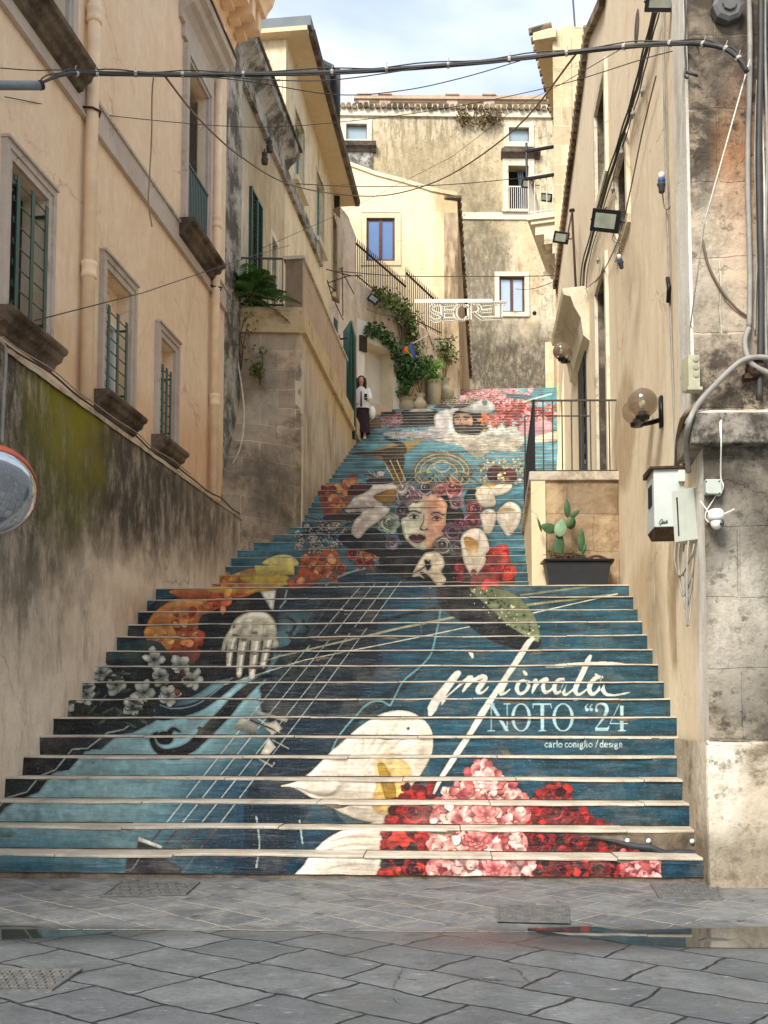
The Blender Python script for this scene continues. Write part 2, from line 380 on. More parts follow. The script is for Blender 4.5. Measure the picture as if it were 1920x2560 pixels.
# ---- ground colours
t = np.clip((gy - 1000) / 520, 0, 1)[..., None]; t2 = np.clip((gy - 1480) / 700, 0, 1)[..., None]
CV[:] = cc('#6fb2c6') * (1 - t) + cc('#3a7285') * t
CV[:] = CV * (1 - t2) + cc('#15506a') * t2
m_ = (gy > 1460)[..., None]; CV[:] = np.where(m_, CV * .72 + cc('#12495e') * .28, CV)
CV *= (1 + (NZ1[..., None] - .5) * .55 + (NZ2[..., None] - .5) * .16)
for i in range(240):
    x = rng.uniform(560, 1500); y = rng.uniform(1040, 1460); l = rng.uniform(20, 90)
    stroke([(x, y), (x + l, y + rng.uniform(-2, 2))], [.5, rng.uniform(1, 3.5), .5], '#a9dbe8' if y < 1220 else '#79aebb', al=.45)
# ---- cello body, left
poly([(-60, 2100), (-60, 1975), (30, 1935), (70, 1880), (130, 1830), (160, 1790), (190, 1745), (210, 1700), (280, 1640), (330, 1560), (390, 1500), (600, 1470), (1000, 1455), (1090, 1500), (1080, 1640), (1000, 1740), (900, 1800), (830, 1900), (760, 2050), (700, 2210), (-60, 2210)], '#123444', '#14303f', sm=False)
poly([(-60, 2100), (-60, 1975), (30, 1935), (70, 1880), (130, 1830), (160, 1790), (190, 1745), (300, 1720), (420, 1790), (300, 1850), (180, 1900), (60, 2000)], '#171c20', '#14181b', sm=False)
poly([(-60, 2230), (-60, 2068), (14, 2004), (64, 1985), (100, 1946), (140, 1930), (185, 1880), (222, 1877), (272, 1838), (330, 1832), (392, 1800), (520, 1752), (585, 1700), (625, 1655), (690, 1580), (770, 1560), (800, 1600), (770, 1760), (700, 1900), (630, 2050), (560, 2230)], '#8aaeb6', '#194a61', ((400, 1880), (740, 1960)), sm=False)
glow(250, 1990, 230, 45, '#9ccbd3', .55); glow(560, 1760, 120, 50, '#9bd0de', .7); glow(420, 1900, 130, 45, '#86b9c9', .55); glow(700, 1600, 90, 50, '#6fa3ae', .6)
glow(590, 1740, 110, 70, '#9fc9d2', .85); glow(500, 1850, 130, 60, '#93bfca', .7); glow(330, 1880, 120, 40, '#95bcc4', .7); glow(80, 2120, 300, 45, '#4b8090', .75); glow(40, 2180, 340, 34, '#1f5a70', .85); glow(560, 2120, 160, 60, '#164258', .8); glow(400, 2060, 90, 30, '#5d93a4', .5); glow(620, 1990, 160, 80, '#0b4a70', .6); glow(640, 2130, 160, 60, '#0d3c58', .7)
edgeL = [(-60, 2075), (0, 2012), (14, 1995), (66, 1980), (98, 1940), (137, 1925), (180, 1873), (218, 1871), (268, 1832), (308, 1824), (352, 1790), (384, 1776), (391, 1744)]
poly([(-60, 2110), (10, 2020), (40, 2000), (95, 1980), (130, 1930), (170, 1925), (215, 1873), (250, 1873), (300, 1832), (268, 1832), (218, 1871), (180, 1873), (137, 1925), (98, 1940), (66, 1980), (14, 1995), (-60, 2075)], '#0d2c33', sm=False)
poly([(395, 1800), (460, 1790), (520, 1765), (600, 1700), (640, 1650), (612, 1655), (560, 1708), (500, 1750), (440, 1765), (395, 1755)], '#0c3442')
stroke(edgeL, 4.5, '#b9c4c4', sm=False); stroke([(395, 1760), (430, 1771), (480, 1765), (521, 1742), (573, 1700), (606, 1668), (640, 1630)], 3.5, '#9db7ba')
# fingerboard and dark ribs
poly([(610, 2010), (690, 1850), (650, 1760), (700, 1640), (860, 1470), (1070, 1462), (1010, 1560), (930, 1700), (860, 1790), (800, 1900), (740, 1970), (700, 2210), (640, 2210)], '#0f3d54', '#133347')
poly([(735, 1590), (790, 1520), (890, 1462), (1060, 1462), (1000, 1560), (900, 1730), (800, 1800), (770, 1760), (690, 1800), (700, 1700)], '#16242e', '#113346')
poly([(795, 1475), (860, 1440), (930, 1420), (1010, 1430), (1100, 1475), (1085, 1600), (1010, 1700), (940, 1600), (960, 1500), (900, 1480)], '#1b4a60', '#205770')
poly([(960, 1480), (1085, 1475), (1095, 1560), (1070, 1640), (1010, 1700), (900, 1760), (930, 1690), (985, 1590)], '#1c4c62', '#1d4f66')
glow(1030, 1520, 60, 60, '#2c6a82', .6); glow(900, 1680, 50, 60, '#0f2430', .7); glow(1010, 1640, 40, 60, '#2a6d86', .5); glow(860, 1960, 70, 60, '#0b2b3c', .6)
poly([(1040, 1700), (1090, 1600), (1200, 1580), (1330, 1640), (1200, 1700), (1060, 1780), (960, 1800), (990, 1740)], '#1f5f76', '#1b5366', al=.8)
for g in ([(1073, 1470), (1089, 1464), (1102, 1500), (1099, 1538), (1091, 1580), (1078, 1633), (1052, 1665), (1009, 1702), (988, 1739), (975, 1765)], [(975, 1765), (950, 1752), (919, 1760), (887, 1792), (862, 1820), (840, 1852), (820, 1900)], [(712, 1494), (717, 1474)], [(695, 1524), (716, 1498)], [(813, 1464), (843, 1443), (884, 1428), (935, 1416)], [(640, 2040), (648, 2110), (640, 2170)], [(748, 2050), (756, 2110)]):
    stroke(g, 5, '#6fb3c2' if len(g) > 4 else '#a7bcbe')
# strings and bridge
for (a, b, c_, d, e, f_) in ((372, 2112, 690, 1710, 905, 1462), (412, 2112, 733, 1710, 938, 1458), (460, 2112, 778, 1710, 972, 1455), (508, 2112, 815, 1710, 1003, 1452)):
    stroke([(a - 55, b + 75), (a, b)], 3, '#6b7a80', sm=False); stroke([(a, b), (a + 30, b - 38)], 3, '#8a3a34', sm=False)
    stroke([(a + 30, b - 38), (c_, d), (e, f_)], [3.4, 2.4, 1.6], '#c7d6d8', sm=False)
for s_ in ((830, 1500, 700, 1690), (800, 1505, 665, 1680), (870, 1500, 760, 1660)): stroke([s_[:2], s_[2:]], 1.3, '#94a2a6', sm=False, al=.7)
poly([(630, 1773), (720, 1797), (716, 1806), (640, 1783)], '#b7b7ae', sm=False); poly([(580, 1822), (600, 1796), (625, 1800), (645, 1815), (640, 1838), (610, 1830)], '#c3c4bb', '#6b6c68', sm=False)
poly([(655, 1812), (690, 1800), (706, 1822), (680, 1838)], '#bdbcb2', sm=False); stroke([(625, 1800), (716, 1838)], 4, '#6b5348', sm=False); stroke([(645, 1797), (700, 1832)], 2.5, '#d3cdbf', sm=False)
poly([(650, 1885), (672, 1845), (690, 1868), (672, 1888)], '#d0cfc4', sm=False); stroke([(640, 1893), (680, 1916), (686, 1905)], 5, '#b9b6aa', sm=False); stroke([(680, 1850), (722, 1872)], 3, '#c9c5b8', sm=False)
poly([(345, 2092), (405, 2115), (402, 2122), (345, 2103)], '#ccd0d0', sm=False); poly([(345, 2103), (400, 2122), (340, 2130)], '#3d3538', sm=False); poly([(305, 2215), (318, 2140), (400, 2140), (455, 2170), (440, 2215)], '#3b3740', '#4a434c', sm=False); stroke([(350, 2140), (330, 2172), (312, 2176)], 4, '#8d969c')
# f-hole
stroke([(686, 1707), (682, 1697), (665, 1690), (645, 1702), (620, 1722), (590, 1750), (560, 1785), (530, 1815), (500, 1846), (475, 1868), (445, 1880), (410, 1882), (388, 1868), (379, 1845), (395, 1833)], [3, 8, 12, 19, 25, 29, 29, 27, 26, 22, 15, 11, 9], '#0c1014', nz=.04)
ell(662, 1724, 13, 13, '#10161b'); ell(411, 1845, 21, 17, '#10161b'); stroke([(420, 1836), (432, 1822), (450, 1830)], [14, 8, 3], '#10161b'); ell(433, 1893, 18, 6, '#10161b')
# black sleeve, playing hand
poly([(470, 1540), (520, 1480), (590, 1462), (690, 1462), (700, 1480), (690, 1600), (660, 1680), (600, 1690), (540, 1700), (490, 1690), (480, 1620)], '#12171c', '#161518')
poly([(590, 1545), (620, 1530), (655, 1530), (680, 1548), (690, 1590), (686, 1620), (560, 1625), (575, 1570)], '#d8d8c4', '#b4b29a')
for (a, b, c_, d, w_, bx) in ((600, 1560, 570, 1668, 18, -7), (622, 1552, 596, 1688, 20, -4), (646, 1550, 628, 1690, 22, 0), (670, 1556, 656, 1664, 21, 5)):
    mid = ((a + c_) / 2 + bx, (b + d) / 2 - 8)
    stroke([(a, b), mid, (c_, d)], [w_ * 1.25, w_ * 1.3, w_ * .85], '#4a453a'); stroke([(a + 1, b), (mid[0] + 1, mid[1]), (c_ + 1, d - 1)], [w_ * 1.05, w_ * 1.1, w_ * .72], '#e3e1d0', '#bdb9a4')
    stroke([(a + 4, b + 4), (mid[0] + 4, mid[1]), (c_ + 3, d - 6)], [w_ * .25, w_ * .3, w_ * .2], '#f4f2e6'); ell(c_ + 1, d - 2, w_ * .36, w_ * .42, '#e9e6d6')
    for q_ in (.28, .62): ell(lerp_(a, c_, q_) + bx * .8, lerp_(b, d, q_) - 2, w_ * .42, 2.6, '#8d8874', al=.75)
poly([(588, 1560), (604, 1540), (634, 1526), (664, 1530), (686, 1550), (692, 1586), (676, 1600), (600, 1598)], '#e6e4d4', '#c2bfa9', al=.9)
stroke([(584, 1572), (566, 1598), (556, 1628)], [16, 14, 8], '#d9d6c4', '#b5b19b')
for x, y in ((588, 1588), (610, 1600), (636, 1582), (664, 1592)): ell(x, y, 8, 4, '#8c8874', al=.7)
poly([(650, 1480), (690, 1475), (683, 1528), (675, 1522)], '#cfd2ca', sm=False)
glow(742, 1555, 42, 34, '#5f8f96', .8); stroke([(714, 1540), (738, 1560), (724, 1590), (745, 1600), (770, 1575), (755, 1550)], 7, '#1d3438'); stroke([(715, 1580), (760, 1600), (785, 1580)], 4, '#2a4448')
# bow
stroke([(600, 1672), (700, 1640), (1000, 1570), (1250, 1520), (1545, 1485)], [3, 4, 6, 6, 5], '#b9bba0', '#a4a888', sm=False); stroke([(560, 1712), (760, 1650), (1100, 1582), (1300, 1540), (1545, 1484)], 2.5, '#dcdcc8', sm=False)
stroke([(690, 1628), (800, 1600), (980, 1545), (1180, 1500), (1300, 1488), (1520, 1460)], [12, 12, 9, 8, 4, 3], '#17191b', sm=False); stroke([(1300, 1488), (1520, 1460)], 5, '#8d9a80', sm=False)
# orange gladiolus
poly([(430, 1475), (640, 1466), (620, 1490), (560, 1500), (530, 1530), (500, 1545), (490, 1620), (480, 1660), (420, 1655), (365, 1600), (362, 1570), (385, 1530), (430, 1500), (455, 1495)], '#d8994a', '#b4552d', ((400, 1480), (480, 1660)))
poly([(432, 1474), (520, 1474), (545, 1494), (455, 1496)], '#cf8a4a', '#b5552a'); poly([(430, 1505), (500, 1500), (520, 1520), (470, 1530), (425, 1528)], '#e0b26a', '#cc7a3a'); poly([(395, 1535), (470, 1528), (475, 1560), (385, 1562)], '#d9ab5c', '#c07530'); poly([(366, 1570), (430, 1560), (440, 1590), (425, 1622), (385, 1618), (362, 1590)], '#e2ae5c', '#cf8436')
dabs([(440, 1540), (520, 1530), (500, 1620), (430, 1620)], 26, 22, ['#c9542a', '#e08a4e', '#b8401f', '#e6b070'], 1.8); dabs([(500, 1490), (620, 1470), (600, 1490), (540, 1520)], 16, 22, ['#d96a3a', '#e7955e', '#c24f28'], 2)
dabs([(370, 1575), (430, 1570), (420, 1620), (380, 1615)], 12, 20, ['#dea24e', '#c97a2f', '#ecc078'], 1.8)
poly([(420, 1625), (500, 1622), (480, 1660), (430, 1656)], '#a4512f', '#8b3c22')
poly([(225, 1625), (380, 1600), (425, 1640), (450, 1660), (380, 1665), (240, 1665)], '#35585c', '#2a4a4c', al=.85)
# white flowers, bottom left
poly([(200, 1662), (560, 1664), (540, 1700), (470, 1745), (400, 1760), (360, 1800), (250, 1830), (140, 1830), (150, 1760)], '#1d2f2f', '#15201f', al=.9)
for a in ((250, 1680), (385, 1648), (400, 1690), (215, 1735), (360, 1730), (330, 1765), (290, 1712), (450, 1665), (480, 1700), (165, 1760), (420, 1735)):
    for i in range(6): petal(a[0], a[1], i * 60 + rng.uniform(-20, 20), rng.uniform(20, 34), rng.uniform(15, 24), '#7f8a84', '#d3d6d0' if rng.rand() < .7 else '#b8bfb8', '#30403c')
    ell(a[0], a[1], 4, 3, '#3b3f32')
for i in range(26):
    x = rng.uniform(150, 350); y = rng.uniform(1675, 1820); petal(x, y, rng.uniform(-60, 60), rng.uniform(20, 50), 7, '#2c4238', '#71877a', '#182320')
dabs([(425, 1685), (470, 1680), (460, 1725), (430, 1725)], 8, 12, ['#7f4a2c', '#a85c30', '#593a28'], 1.5)
# yellow flower, orange roses
poly([(520, 1478), (560, 1445), (640, 1420), (720, 1440), (700, 1470), (620, 1482)], '#d9a24e', '#c9a23e'); poly([(636, 1414), (735, 1412), (736, 1436), (640, 1438)], '#e4dc86', '#d3c457', sm=False); poly([(655, 1410), (690, 1388), (730, 1390), (742, 1414)], '#ece6a8', '#dcd078')
poly([(585, 1448), (700, 1436), (720, 1462), (600, 1470)], '#e0cf62', '#cfae42'); dabs([(540, 1450), (600, 1440), (640, 1470), (560, 1478)], 14, 26, ['#dd9c50', '#e8bd6c', '#cf8038'], 2.2)
poly([(770, 1375), (830, 1370), (850, 1405), (810, 1445), (760, 1470), (720, 1468), (745, 1430)], '#d98047', '#b8552c'); dabs([(775, 1378), (830, 1375), (840, 1405), (780, 1450), (730, 1462)], 26, 20, ['#e29a5e', '#cf6a34', '#eab382', '#a9421f'], 1.7)
for a in ((880, 1385, 15, '#b93028', '#5f1212', '#e08070'), (915, 1392, 17, '#d98a45', '#8a3f18', '#f0c48c'), (945, 1385, 15, '#d07a3c', '#7a3414', '#efbd86'), (900, 1408, 13, '#c23a3a', '#641318', '#e6888a'), (850, 1420, 15, '#cb6a38', '#702a12', '#e9a774'), (925, 1412, 12, '#bd3038', '#5c1016', '#df7c80'), (832, 1445, 12, '#c96f3c', '#6f2b14', '#eaa878'), (960, 1400, 10, '#c44a2e', '#6b1c12', '#e69a78')): rose(*a)
# small white cluster
for i in range(60):
    x = rng.uniform(742, 885); y = rng.uniform(1300, 1372) - abs(x - 800) * .1 + 6; flower(x, y, rng.uniform(6, 11), '#6a6a62', '#dad9d2', '#34332f', 5, 2)
for i in range(14): stroke([(rng.uniform(745, 880), rng.uniform(1290, 1330)), (rng.uniform(745, 880), rng.uniform(1300, 1360))], 2, '#2d2b27')
# dark dress
poly([(845, 1345), (880, 1322), (930, 1318), (975, 1350), (1010, 1372), (1030, 1420), (1000, 1440), (940, 1418), (965, 1400), (900, 1375), (870, 1370)], '#1d2a2e', '#181c20'); poly([(960, 1375), (1030, 1360), (1115, 1380), (1200, 1420), (1230, 1460), (1260, 1480), (1180, 1520), (1110, 1475), (1000, 1445), (950, 1415)], '#17181b', '#121417')
dabs([(1125, 1380), (1190, 1385), (1200, 1450), (1140, 1440)], 18, 22, ['#5b1c20', '#7c2a2c', '#3a1216'], 1.6)
poly([(1095, 1465), (1180, 1478), (1260, 1500), (1325, 1560), (1352, 1600), (1340, 1622), (1290, 1622), (1225, 1600), (1165, 1560), (1105, 1520)], '#17181b', '#101418')
poly([(1175, 1468), (1225, 1468), (1285, 1485), (1330, 1530), (1350, 1585), (1345, 1605), (1320, 1592), (1280, 1570), (1235, 1530), (1190, 1490)], '#73805c', '#8f9f78'); 
for i in range(150):
    x = rng.uniform(1175, 1350); y = rng.uniform(1468, 1605)
    if abs((y - 1470) - (x - 1175) * .72) < 34: ell(x, y, rng.uniform(1.2, 3), None, '#1c2218' if rng.rand() < .5 else '#cfd8b4')
# right hand / collar, whites
poly([(1030, 1440), (1048, 1400), (1075, 1372), (1100, 1376), (1112, 1410), (1104, 1430), (1116, 1450), (1096, 1466), (1072, 1440), (1050, 1430), (1062, 1448), (1048, 1440)], '#e4ddca', '#c9bfa8'); stroke([(1030, 1436), (1060, 1418), (1076, 1400)], 4, '#8e8672'); poly([(1062, 1400), (1078, 1412), (1068, 1426)], '#2a2522')
# ---- woman's face and crown of roses
poly([(1000, 1262), (1030, 1236), (1090, 1230), (1135, 1250), (1160, 1290), (1150, 1345), (1110, 1372), (1040, 1380), (1000, 1350), (990, 1300)], '#1c1a1c')
poly([(1016, 1268), (1040, 1244), (1080, 1236), (1112, 1250), (1122, 1285), (1116, 1325), (1098, 1354), (1066, 1374), (1036, 1370), (1012, 1345), (1003, 1310), (1006, 1285)], '#dfe2cf', '#b9c2ac')
poly([(1060, 1238), (1085, 1236), (1112, 1250), (1123, 1285), (1116, 1325), (1098, 1354), (1070, 1374), (1060, 1350), (1062, 1322), (1072, 1318), (1062, 1300)], '#e2c0a6', '#d3a084')
for i_ in range(14): glow(1062 + i_ * .5, 1245 + i_ * 9, 7, 9, '#dcc0a4', .35)
glow(1098, 1310, 14, 18, '#e6b496', .7); glow(1035, 1255, 22, 9, '#eef0e4', .7); glow(1030, 1320, 14, 14, '#eef0e2', .6); glow(1064, 1296, 4, 20, '#e7d9c2', .7); glow(1090, 1262, 20, 8, '#c9805c', .5)
stroke([(1016, 1282), (1034, 1277), (1052, 1283)], [1.5, 3.6, 2], '#4c4840'); stroke([(1076, 1286), (1092, 1281), (1112, 1289)], [2, 3.6, 1.5], '#5d2c20')
for x, y, c_ in ((1035, 1292, '#eef0e6'), (1092, 1297, '#e9cdb8')):
    ell(x, y, 12, 4.6, c_); ell(x, y, 4.4, 4.2, '#3a3b34'); ell(x, y, 2, 2, '#0c0c0c'); stroke([(x - 13, y + 1), (x - 2, y - 5.5), (x + 13, y)], [1.5, 3, 1.5], '#2b1c18'); stroke([(x - 11, y + 3), (x, y + 5), (x + 11, y + 2)], 1.2, '#6b4a3c')
stroke([(1060, 1284), (1058, 1305), (1051, 1320), (1060, 1326), (1070, 1322)], [1.5, 2, 3.5, 2.5, 1.5], '#a06a50'); ell(1054, 1324, 3, 1.8, '#51302a'); ell(1067, 1323, 3, 1.8, '#6e2a1c')
poly([(1022, 1343), (1034, 1336), (1042, 1339), (1050, 1336), (1064, 1344), (1044, 1347)], '#7a2b2c'); poly([(1022, 1344), (1044, 1347), (1064, 1345), (1052, 1356), (1036, 1357)], '#a8443e', '#8a2c2c'); stroke([(1022, 1344), (1044, 1347), (1064, 1345)], 1.6, '#3c1215')
stroke([(1012, 1348), (1036, 1370), (1066, 1375), (1098, 1354), (1117, 1322)], 2.5, '#6c4636', al=.7)
poly([(1175, 1220), (1195, 1232), (1206, 1262), (1180, 1272), (1160, 1250)], '#1c3a34'); 
for i in range(6): stroke([(1165, 1240 + i * 5), (1205, 1232 + i * 6)], 2, '#4c7f74')
poly([(1120, 1262), (1150, 1270), (1160, 1320), (1140, 1345), (1116, 1330)], '#20252a')
for a in ((1014, 1236, 27, '#a79aa6', '#5c4c5c', '#d8cfd8'), (1002, 1216, 20, '#d2cfd0', '#8a8488', '#efecec'), (1064, 1218, 19, '#8b8390', '#38313c', '#cfc8d2'), (1040, 1240, 14, '#b78a94', '#5f3842', '#e3c0c6'), (1100, 1224, 17, '#cf8d90', '#7c3d44', '#efc6c6'), (1134, 1220, 24, '#d07a7e', '#7a2c36', '#f0b9b6'), (1141, 1255, 17, '#ab8794', '#5b3946', '#dcc0ca'), (1004, 1276, 17, '#6e5a70', '#2c1f30', '#b5a0b8'), (972, 1306, 26, '#a9bcae', '#5d7468', '#dce6da'), (1186, 1272, 20, '#b8586a', '#5e1c2a', '#dd9aa2'), (1180, 1306, 22, '#a84e62', '#551826', '#d48e9a'), (1130, 1328, 22, '#8e6a84', '#3f2438', '#c3a0ba'), (1150, 1310, 14, '#9a5a70', '#45162a', '#cf9ab0'), (980, 1357, 17, '#80708c', '#3c2e4a', '#b9abc4'), (1106, 1362, 22, '#8c8a86', '#3c3a3a', '#c9c6c0'), (1140, 1370, 17, '#77726e', '#2f2c2c', '#b9b4ae')): rose(*a)
# lilies around her
poly([(915, 1211), (990, 1211), (975, 1240), (955, 1262), (900, 1290), (880, 1285), (862, 1275), (880, 1250)], '#ece9e3', '#c4bfba'); poly([(935, 1238), (990, 1222), (980, 1262), (950, 1255)], '#c7a13c', '#a98428'); poly([(878, 1325), (895, 1290), (940, 1265), (975, 1272), (950, 1300), (920, 1322), (900, 1345), (884, 1340)], '#e3e0da', '#c4bfb8'); stroke([(860, 1272), (935, 1268)], 4, '#8c8880')
poly([(800, 1211), (925, 1211), (905, 1232), (880, 1240), (870, 1262), (830, 1285), (812, 1290), (802, 1262), (800, 1235)], '#d08444', '#a8482a'); dabs([(806, 1213), (905, 1213), (870, 1255), (815, 1285)], 36, 20, ['#dd9450', '#c25a2c', '#e9b878', '#943420'], 1.7); poly([(880, 1212), (930, 1212), (905, 1234), (870, 1240)], '#7c2c26')
poly([(812, 1290), (900, 1280), (880, 1300), (820, 1305)], '#4a4440')
def lily(P, thr, thc='#d8a93c'):
    poly(P, '#e9e6dc', '#c6c0ae', nz=.03); poly(thr, thc, '#e2cfa0', nz=.05); stroke(P + [P[0]], 1.5, '#a9a493', al=.6)
    cx_, cy_ = np.mean(P, 0); tip = max(P, key=lambda q: q[1])
    for q in P[::2]: stroke([q, ((q[0] + cx_) / 2 + 3, (q[1] + cy_) / 2), (tip[0] * .7 + cx_ * .3, tip[1] * .7 + cy_ * .3)], [.5, 3, .5], '#b5ae9c', al=.45)
    glow(cx_ - 6, cy_ + 4, 14, 10, '#f4f2ea', .5)
lily([(1190, 1219), (1230, 1213), (1278, 1206), (1272, 1228), (1235, 1240), (1205, 1236)], [(1205, 1210), (1240, 1208), (1228, 1222)])
lily([(1188, 1232), (1205, 1214), (1225, 1220), (1236, 1240), (1238, 1262), (1212, 1268), (1195, 1255)], [(1192, 1230), (1205, 1222), (1200, 1240)], '#dcc39a')
lily([(1200, 1285), (1215, 1273), (1236, 1276), (1240, 1300), (1226, 1332), (1210, 1330), (1205, 1305)], [(1212, 1280), (1222, 1278), (1216, 1290)], '#cfc8b4')
lily([(1243, 1280), (1258, 1262), (1274, 1254), (1295, 1262), (1303, 1282), (1296, 1312), (1272, 1340), (1254, 1320), (1242, 1300)], [(1246, 1278), (1262, 1268), (1290, 1276), (1260, 1282)], '#c9b48a')
lily([(1152, 1345), (1170, 1325), (1200, 1322), (1218, 1345), (1224, 1385), (1212, 1420), (1190, 1445), (1172, 1430), (1158, 1400)], [(1160, 1345), (1180, 1345), (1196, 1362), (1186, 1395), (1168, 1380)], '#dca23c')
poly([(1225, 1372), (1268, 1362), (1274, 1395), (1282, 1430), (1280, 1464), (1186, 1464), (1198, 1430), (1212, 1410)], '#d13a2c', '#96201f'); dabs([(1226, 1378), (1268, 1370), (1276, 1462), (1195, 1460)], 26, 22, ['#d84434', '#a3242a', '#e05a3a', '#7c1a22'], 1.6)
dabs([(1150, 1390), (1180, 1420), (1190, 1460), (1150, 1430)], 10, 20, ['#a02c30', '#6d1a20', '#c04444'], 1.6)
# ---- big calla
poly([(700, 1965), (735, 1955), (775, 1930), (815, 1890), (860, 1850), (905, 1812), (960, 1782), (1010, 1776), (1050, 1792), (1078, 1824), (1082, 1870), (1070, 1905), (1040, 1955), (1000, 2010), (975, 2055), (900, 2050), (830, 2020), (770, 1990), (735, 1970)], '#f2eee4', '#cdc6b8', ((820, 1850), (1000, 2050)), nz=.025)
for (x0_, y0_) in ((870, 1850), (905, 1825), (950, 1800), (1000, 1795), (1040, 1815), (1062, 1850), (830, 1890), (790, 1930)): stroke([(x0_, y0_), ((x0_ + 900) / 2, (y0_ + 1960) / 2 - 10), (830, 1985), (740, 1968)], [1, 9, 7, 1], '#a8a192', al=.22)
glow(1030, 1840, 26, 40, '#fbf9f2', .7); glow(850, 1985, 70, 14, '#a39c8d', .5); glow(960, 1815, 60, 16, '#fbf8f0', .6); glow(1060, 1900, 14, 40, '#b3ac9d', .55)
poly([(935, 1900), (975, 1880), (1010, 1900), (1030, 1940), (1000, 2000), (970, 2040), (930, 2020), (940, 1960)], '#e3cf98', '#d9b25a'); poly([(944, 1912), (958, 1908), (975, 1935), (990, 1975), (985, 2010), (965, 2000), (950, 1950)], '#c9a520', '#a5821c'); glow(890, 1900, 60, 50, '#f6f3ea', .6)
poly([(830, 2005), (900, 2020), (985, 2030), (1000, 2060), (960, 2068), (870, 2062)], '#b0aa9c', '#8d8778', al=.5)
poly([(750, 2200), (760, 2160), (790, 2120), (830, 2088), (880, 2070), (970, 2065), (985, 2200)], '#efebe2', '#b9b1a2', ((800, 2090), (980, 2200)), nz=.025)
for y0_ in (2095, 2115, 2140, 2165): stroke([(800 + (2165 - y0_) * .3, y0_ + 10), (880, y0_ - 4), (965, y0_)], [1, 7, 2], '#aaa395', al=.35); poly([(965, 2075), (1000, 2070), (990, 2200), (960, 2200)], '#a89e8c', '#857b68', sm=False)
# stem of the f stroke and bow stick on the right
# ---- bottom roses and peonies
def blob(P, cols, n, s, base): poly(P, base[0], base[1]); dabs(P, n, s, cols, 1.5)
blob([(1015, 1970), (1040, 1966), (1085, 1975), (1090, 2010), (1080, 2060), (985, 2062), (990, 2010), (1005, 1990)], ['#c92f22', '#8f1a16', '#e04a2c', '#5a0e10', '#b52420'], 90, 24, ('#b8291f', '#7d1614'))
blob([(972, 2072), (1080, 2072), (1086, 2130), (968, 2130)], ['#c92f22', '#8f1a16', '#e04a2c', '#5a0e10', '#d2382c'], 90, 24, ('#b8291f', '#7d1614'))
blob([(966, 2140), (1085, 2140), (1092, 2205), (980, 2205), (968, 2170)], ['#c92f22', '#8f1a16', '#d8442c', '#3a0c10', '#2a1416'], 90, 26, ('#a8231c', '#5d1214'))
blob([(1300, 2058), (1308, 2035), (1335, 2010), (1350, 1985), (1390, 1972), (1425, 1982), (1436, 2010), (1432, 2062)], ['#b52622', '#7c1418', '#d23a30', '#4a0c12'], 110, 20, ('#9f2020', '#641216'))
blob([(1436, 2062), (1440, 2042), (1465, 2032), (1486, 2042), (1490, 2062)], ['#b02624', '#6c1218', '#cf3a32'], 12, 18, ('#9f2020', '#641216'))
blob([(1290, 2072), (1560, 2072), (1590, 2135), (1290, 2135)], ['#a82020', '#6c1216', '#c8342c', '#3c0a10', '#2c1416'], 240, 24, ('#8f1b1c', '#4c0f14'))
blob([(1300, 2140), (1565, 2140), (1570, 2205), (1290, 2205)], ['#b82a28', '#7c1418', '#d03c34', '#3c0a10', '#2c1416'], 240, 24, ('#951c1e', '#4c0f14'))
rose(1350, 2100, 34, '#a51f20', '#3c0a10', '#c93a32', .8); rose(1440, 2105, 28, '#9c1e20', '#3c0a10', '#c0342e', .8); rose(1385, 2030, 30, '#a32020', '#4a0c12', '#cf3c34', .8); rose(1400, 2175, 30, '#a82424', '#3c0a10', '#d24038', .8); rose(1500, 2172, 28, '#a02024', '#3c0a10', '#c83c38', .8); rose(1036, 2030, 30, '#b8291f', '#5a0e10', '#dd4a34', .9); rose(1040, 2175, 34, '#a8231c', '#3a0c10', '#d84830', .8)
PK = ['#dc9492', '#eebdb6', '#c96a6c', '#f5ddd6', '#b84c54', '#e2a29c', '#f2cdc6']
blob([(1180, 1925), (1200, 1913), (1235, 1920), (1245, 1945), (1275, 1965), (1308, 1985), (1312, 2060), (1088, 2060), (1094, 2010), (1115, 1985), (1150, 1960)], PK, 420, 20, ('#e7aaa6', '#cf8486'))
blob([(1090, 2072), (1290, 2072), (1300, 2135), (1090, 2135), (1080, 2100)], PK, 320, 20, ('#ecb4ae', '#d48a8c'))
blob([(1090, 2140), (1320, 2140), (1330, 2175), (1300, 2205), (1092, 2205)], PK + ['#b8a0a0'], 320, 21, ('#e2aca8', '#cc8486'))
flower(1190, 2100, 34, '#b8383f', '#eea29c', '#a3343c', 9, 3, .9); flower(1215, 2035, 36, '#c24a52', '#f0b0aa', '#b8555a', 9, 3, .9); flower(1215, 1950, 30, '#dd9a98', '#f3cfc8', '#cf8a8a', 8, 3); flower(1235, 2172, 36, '#c2484e', '#eeaca6', '#b8555a', 9, 3, .8)
blob([(1560, 2140), (1650, 2140), (1656, 2205), (1562, 2205)], ['#d98084', '#eaa8a6', '#b84c54', '#f0c4c0', '#9c2c36'], 60, 17, ('#cf7276', '#b4565c'))
poly([(1656, 2130), (1800, 2130), (1800, 2215), (1658, 2215), (1652, 2170)], '#155069', '#0f4660', sm=False)
# small dark things on the blue
pass
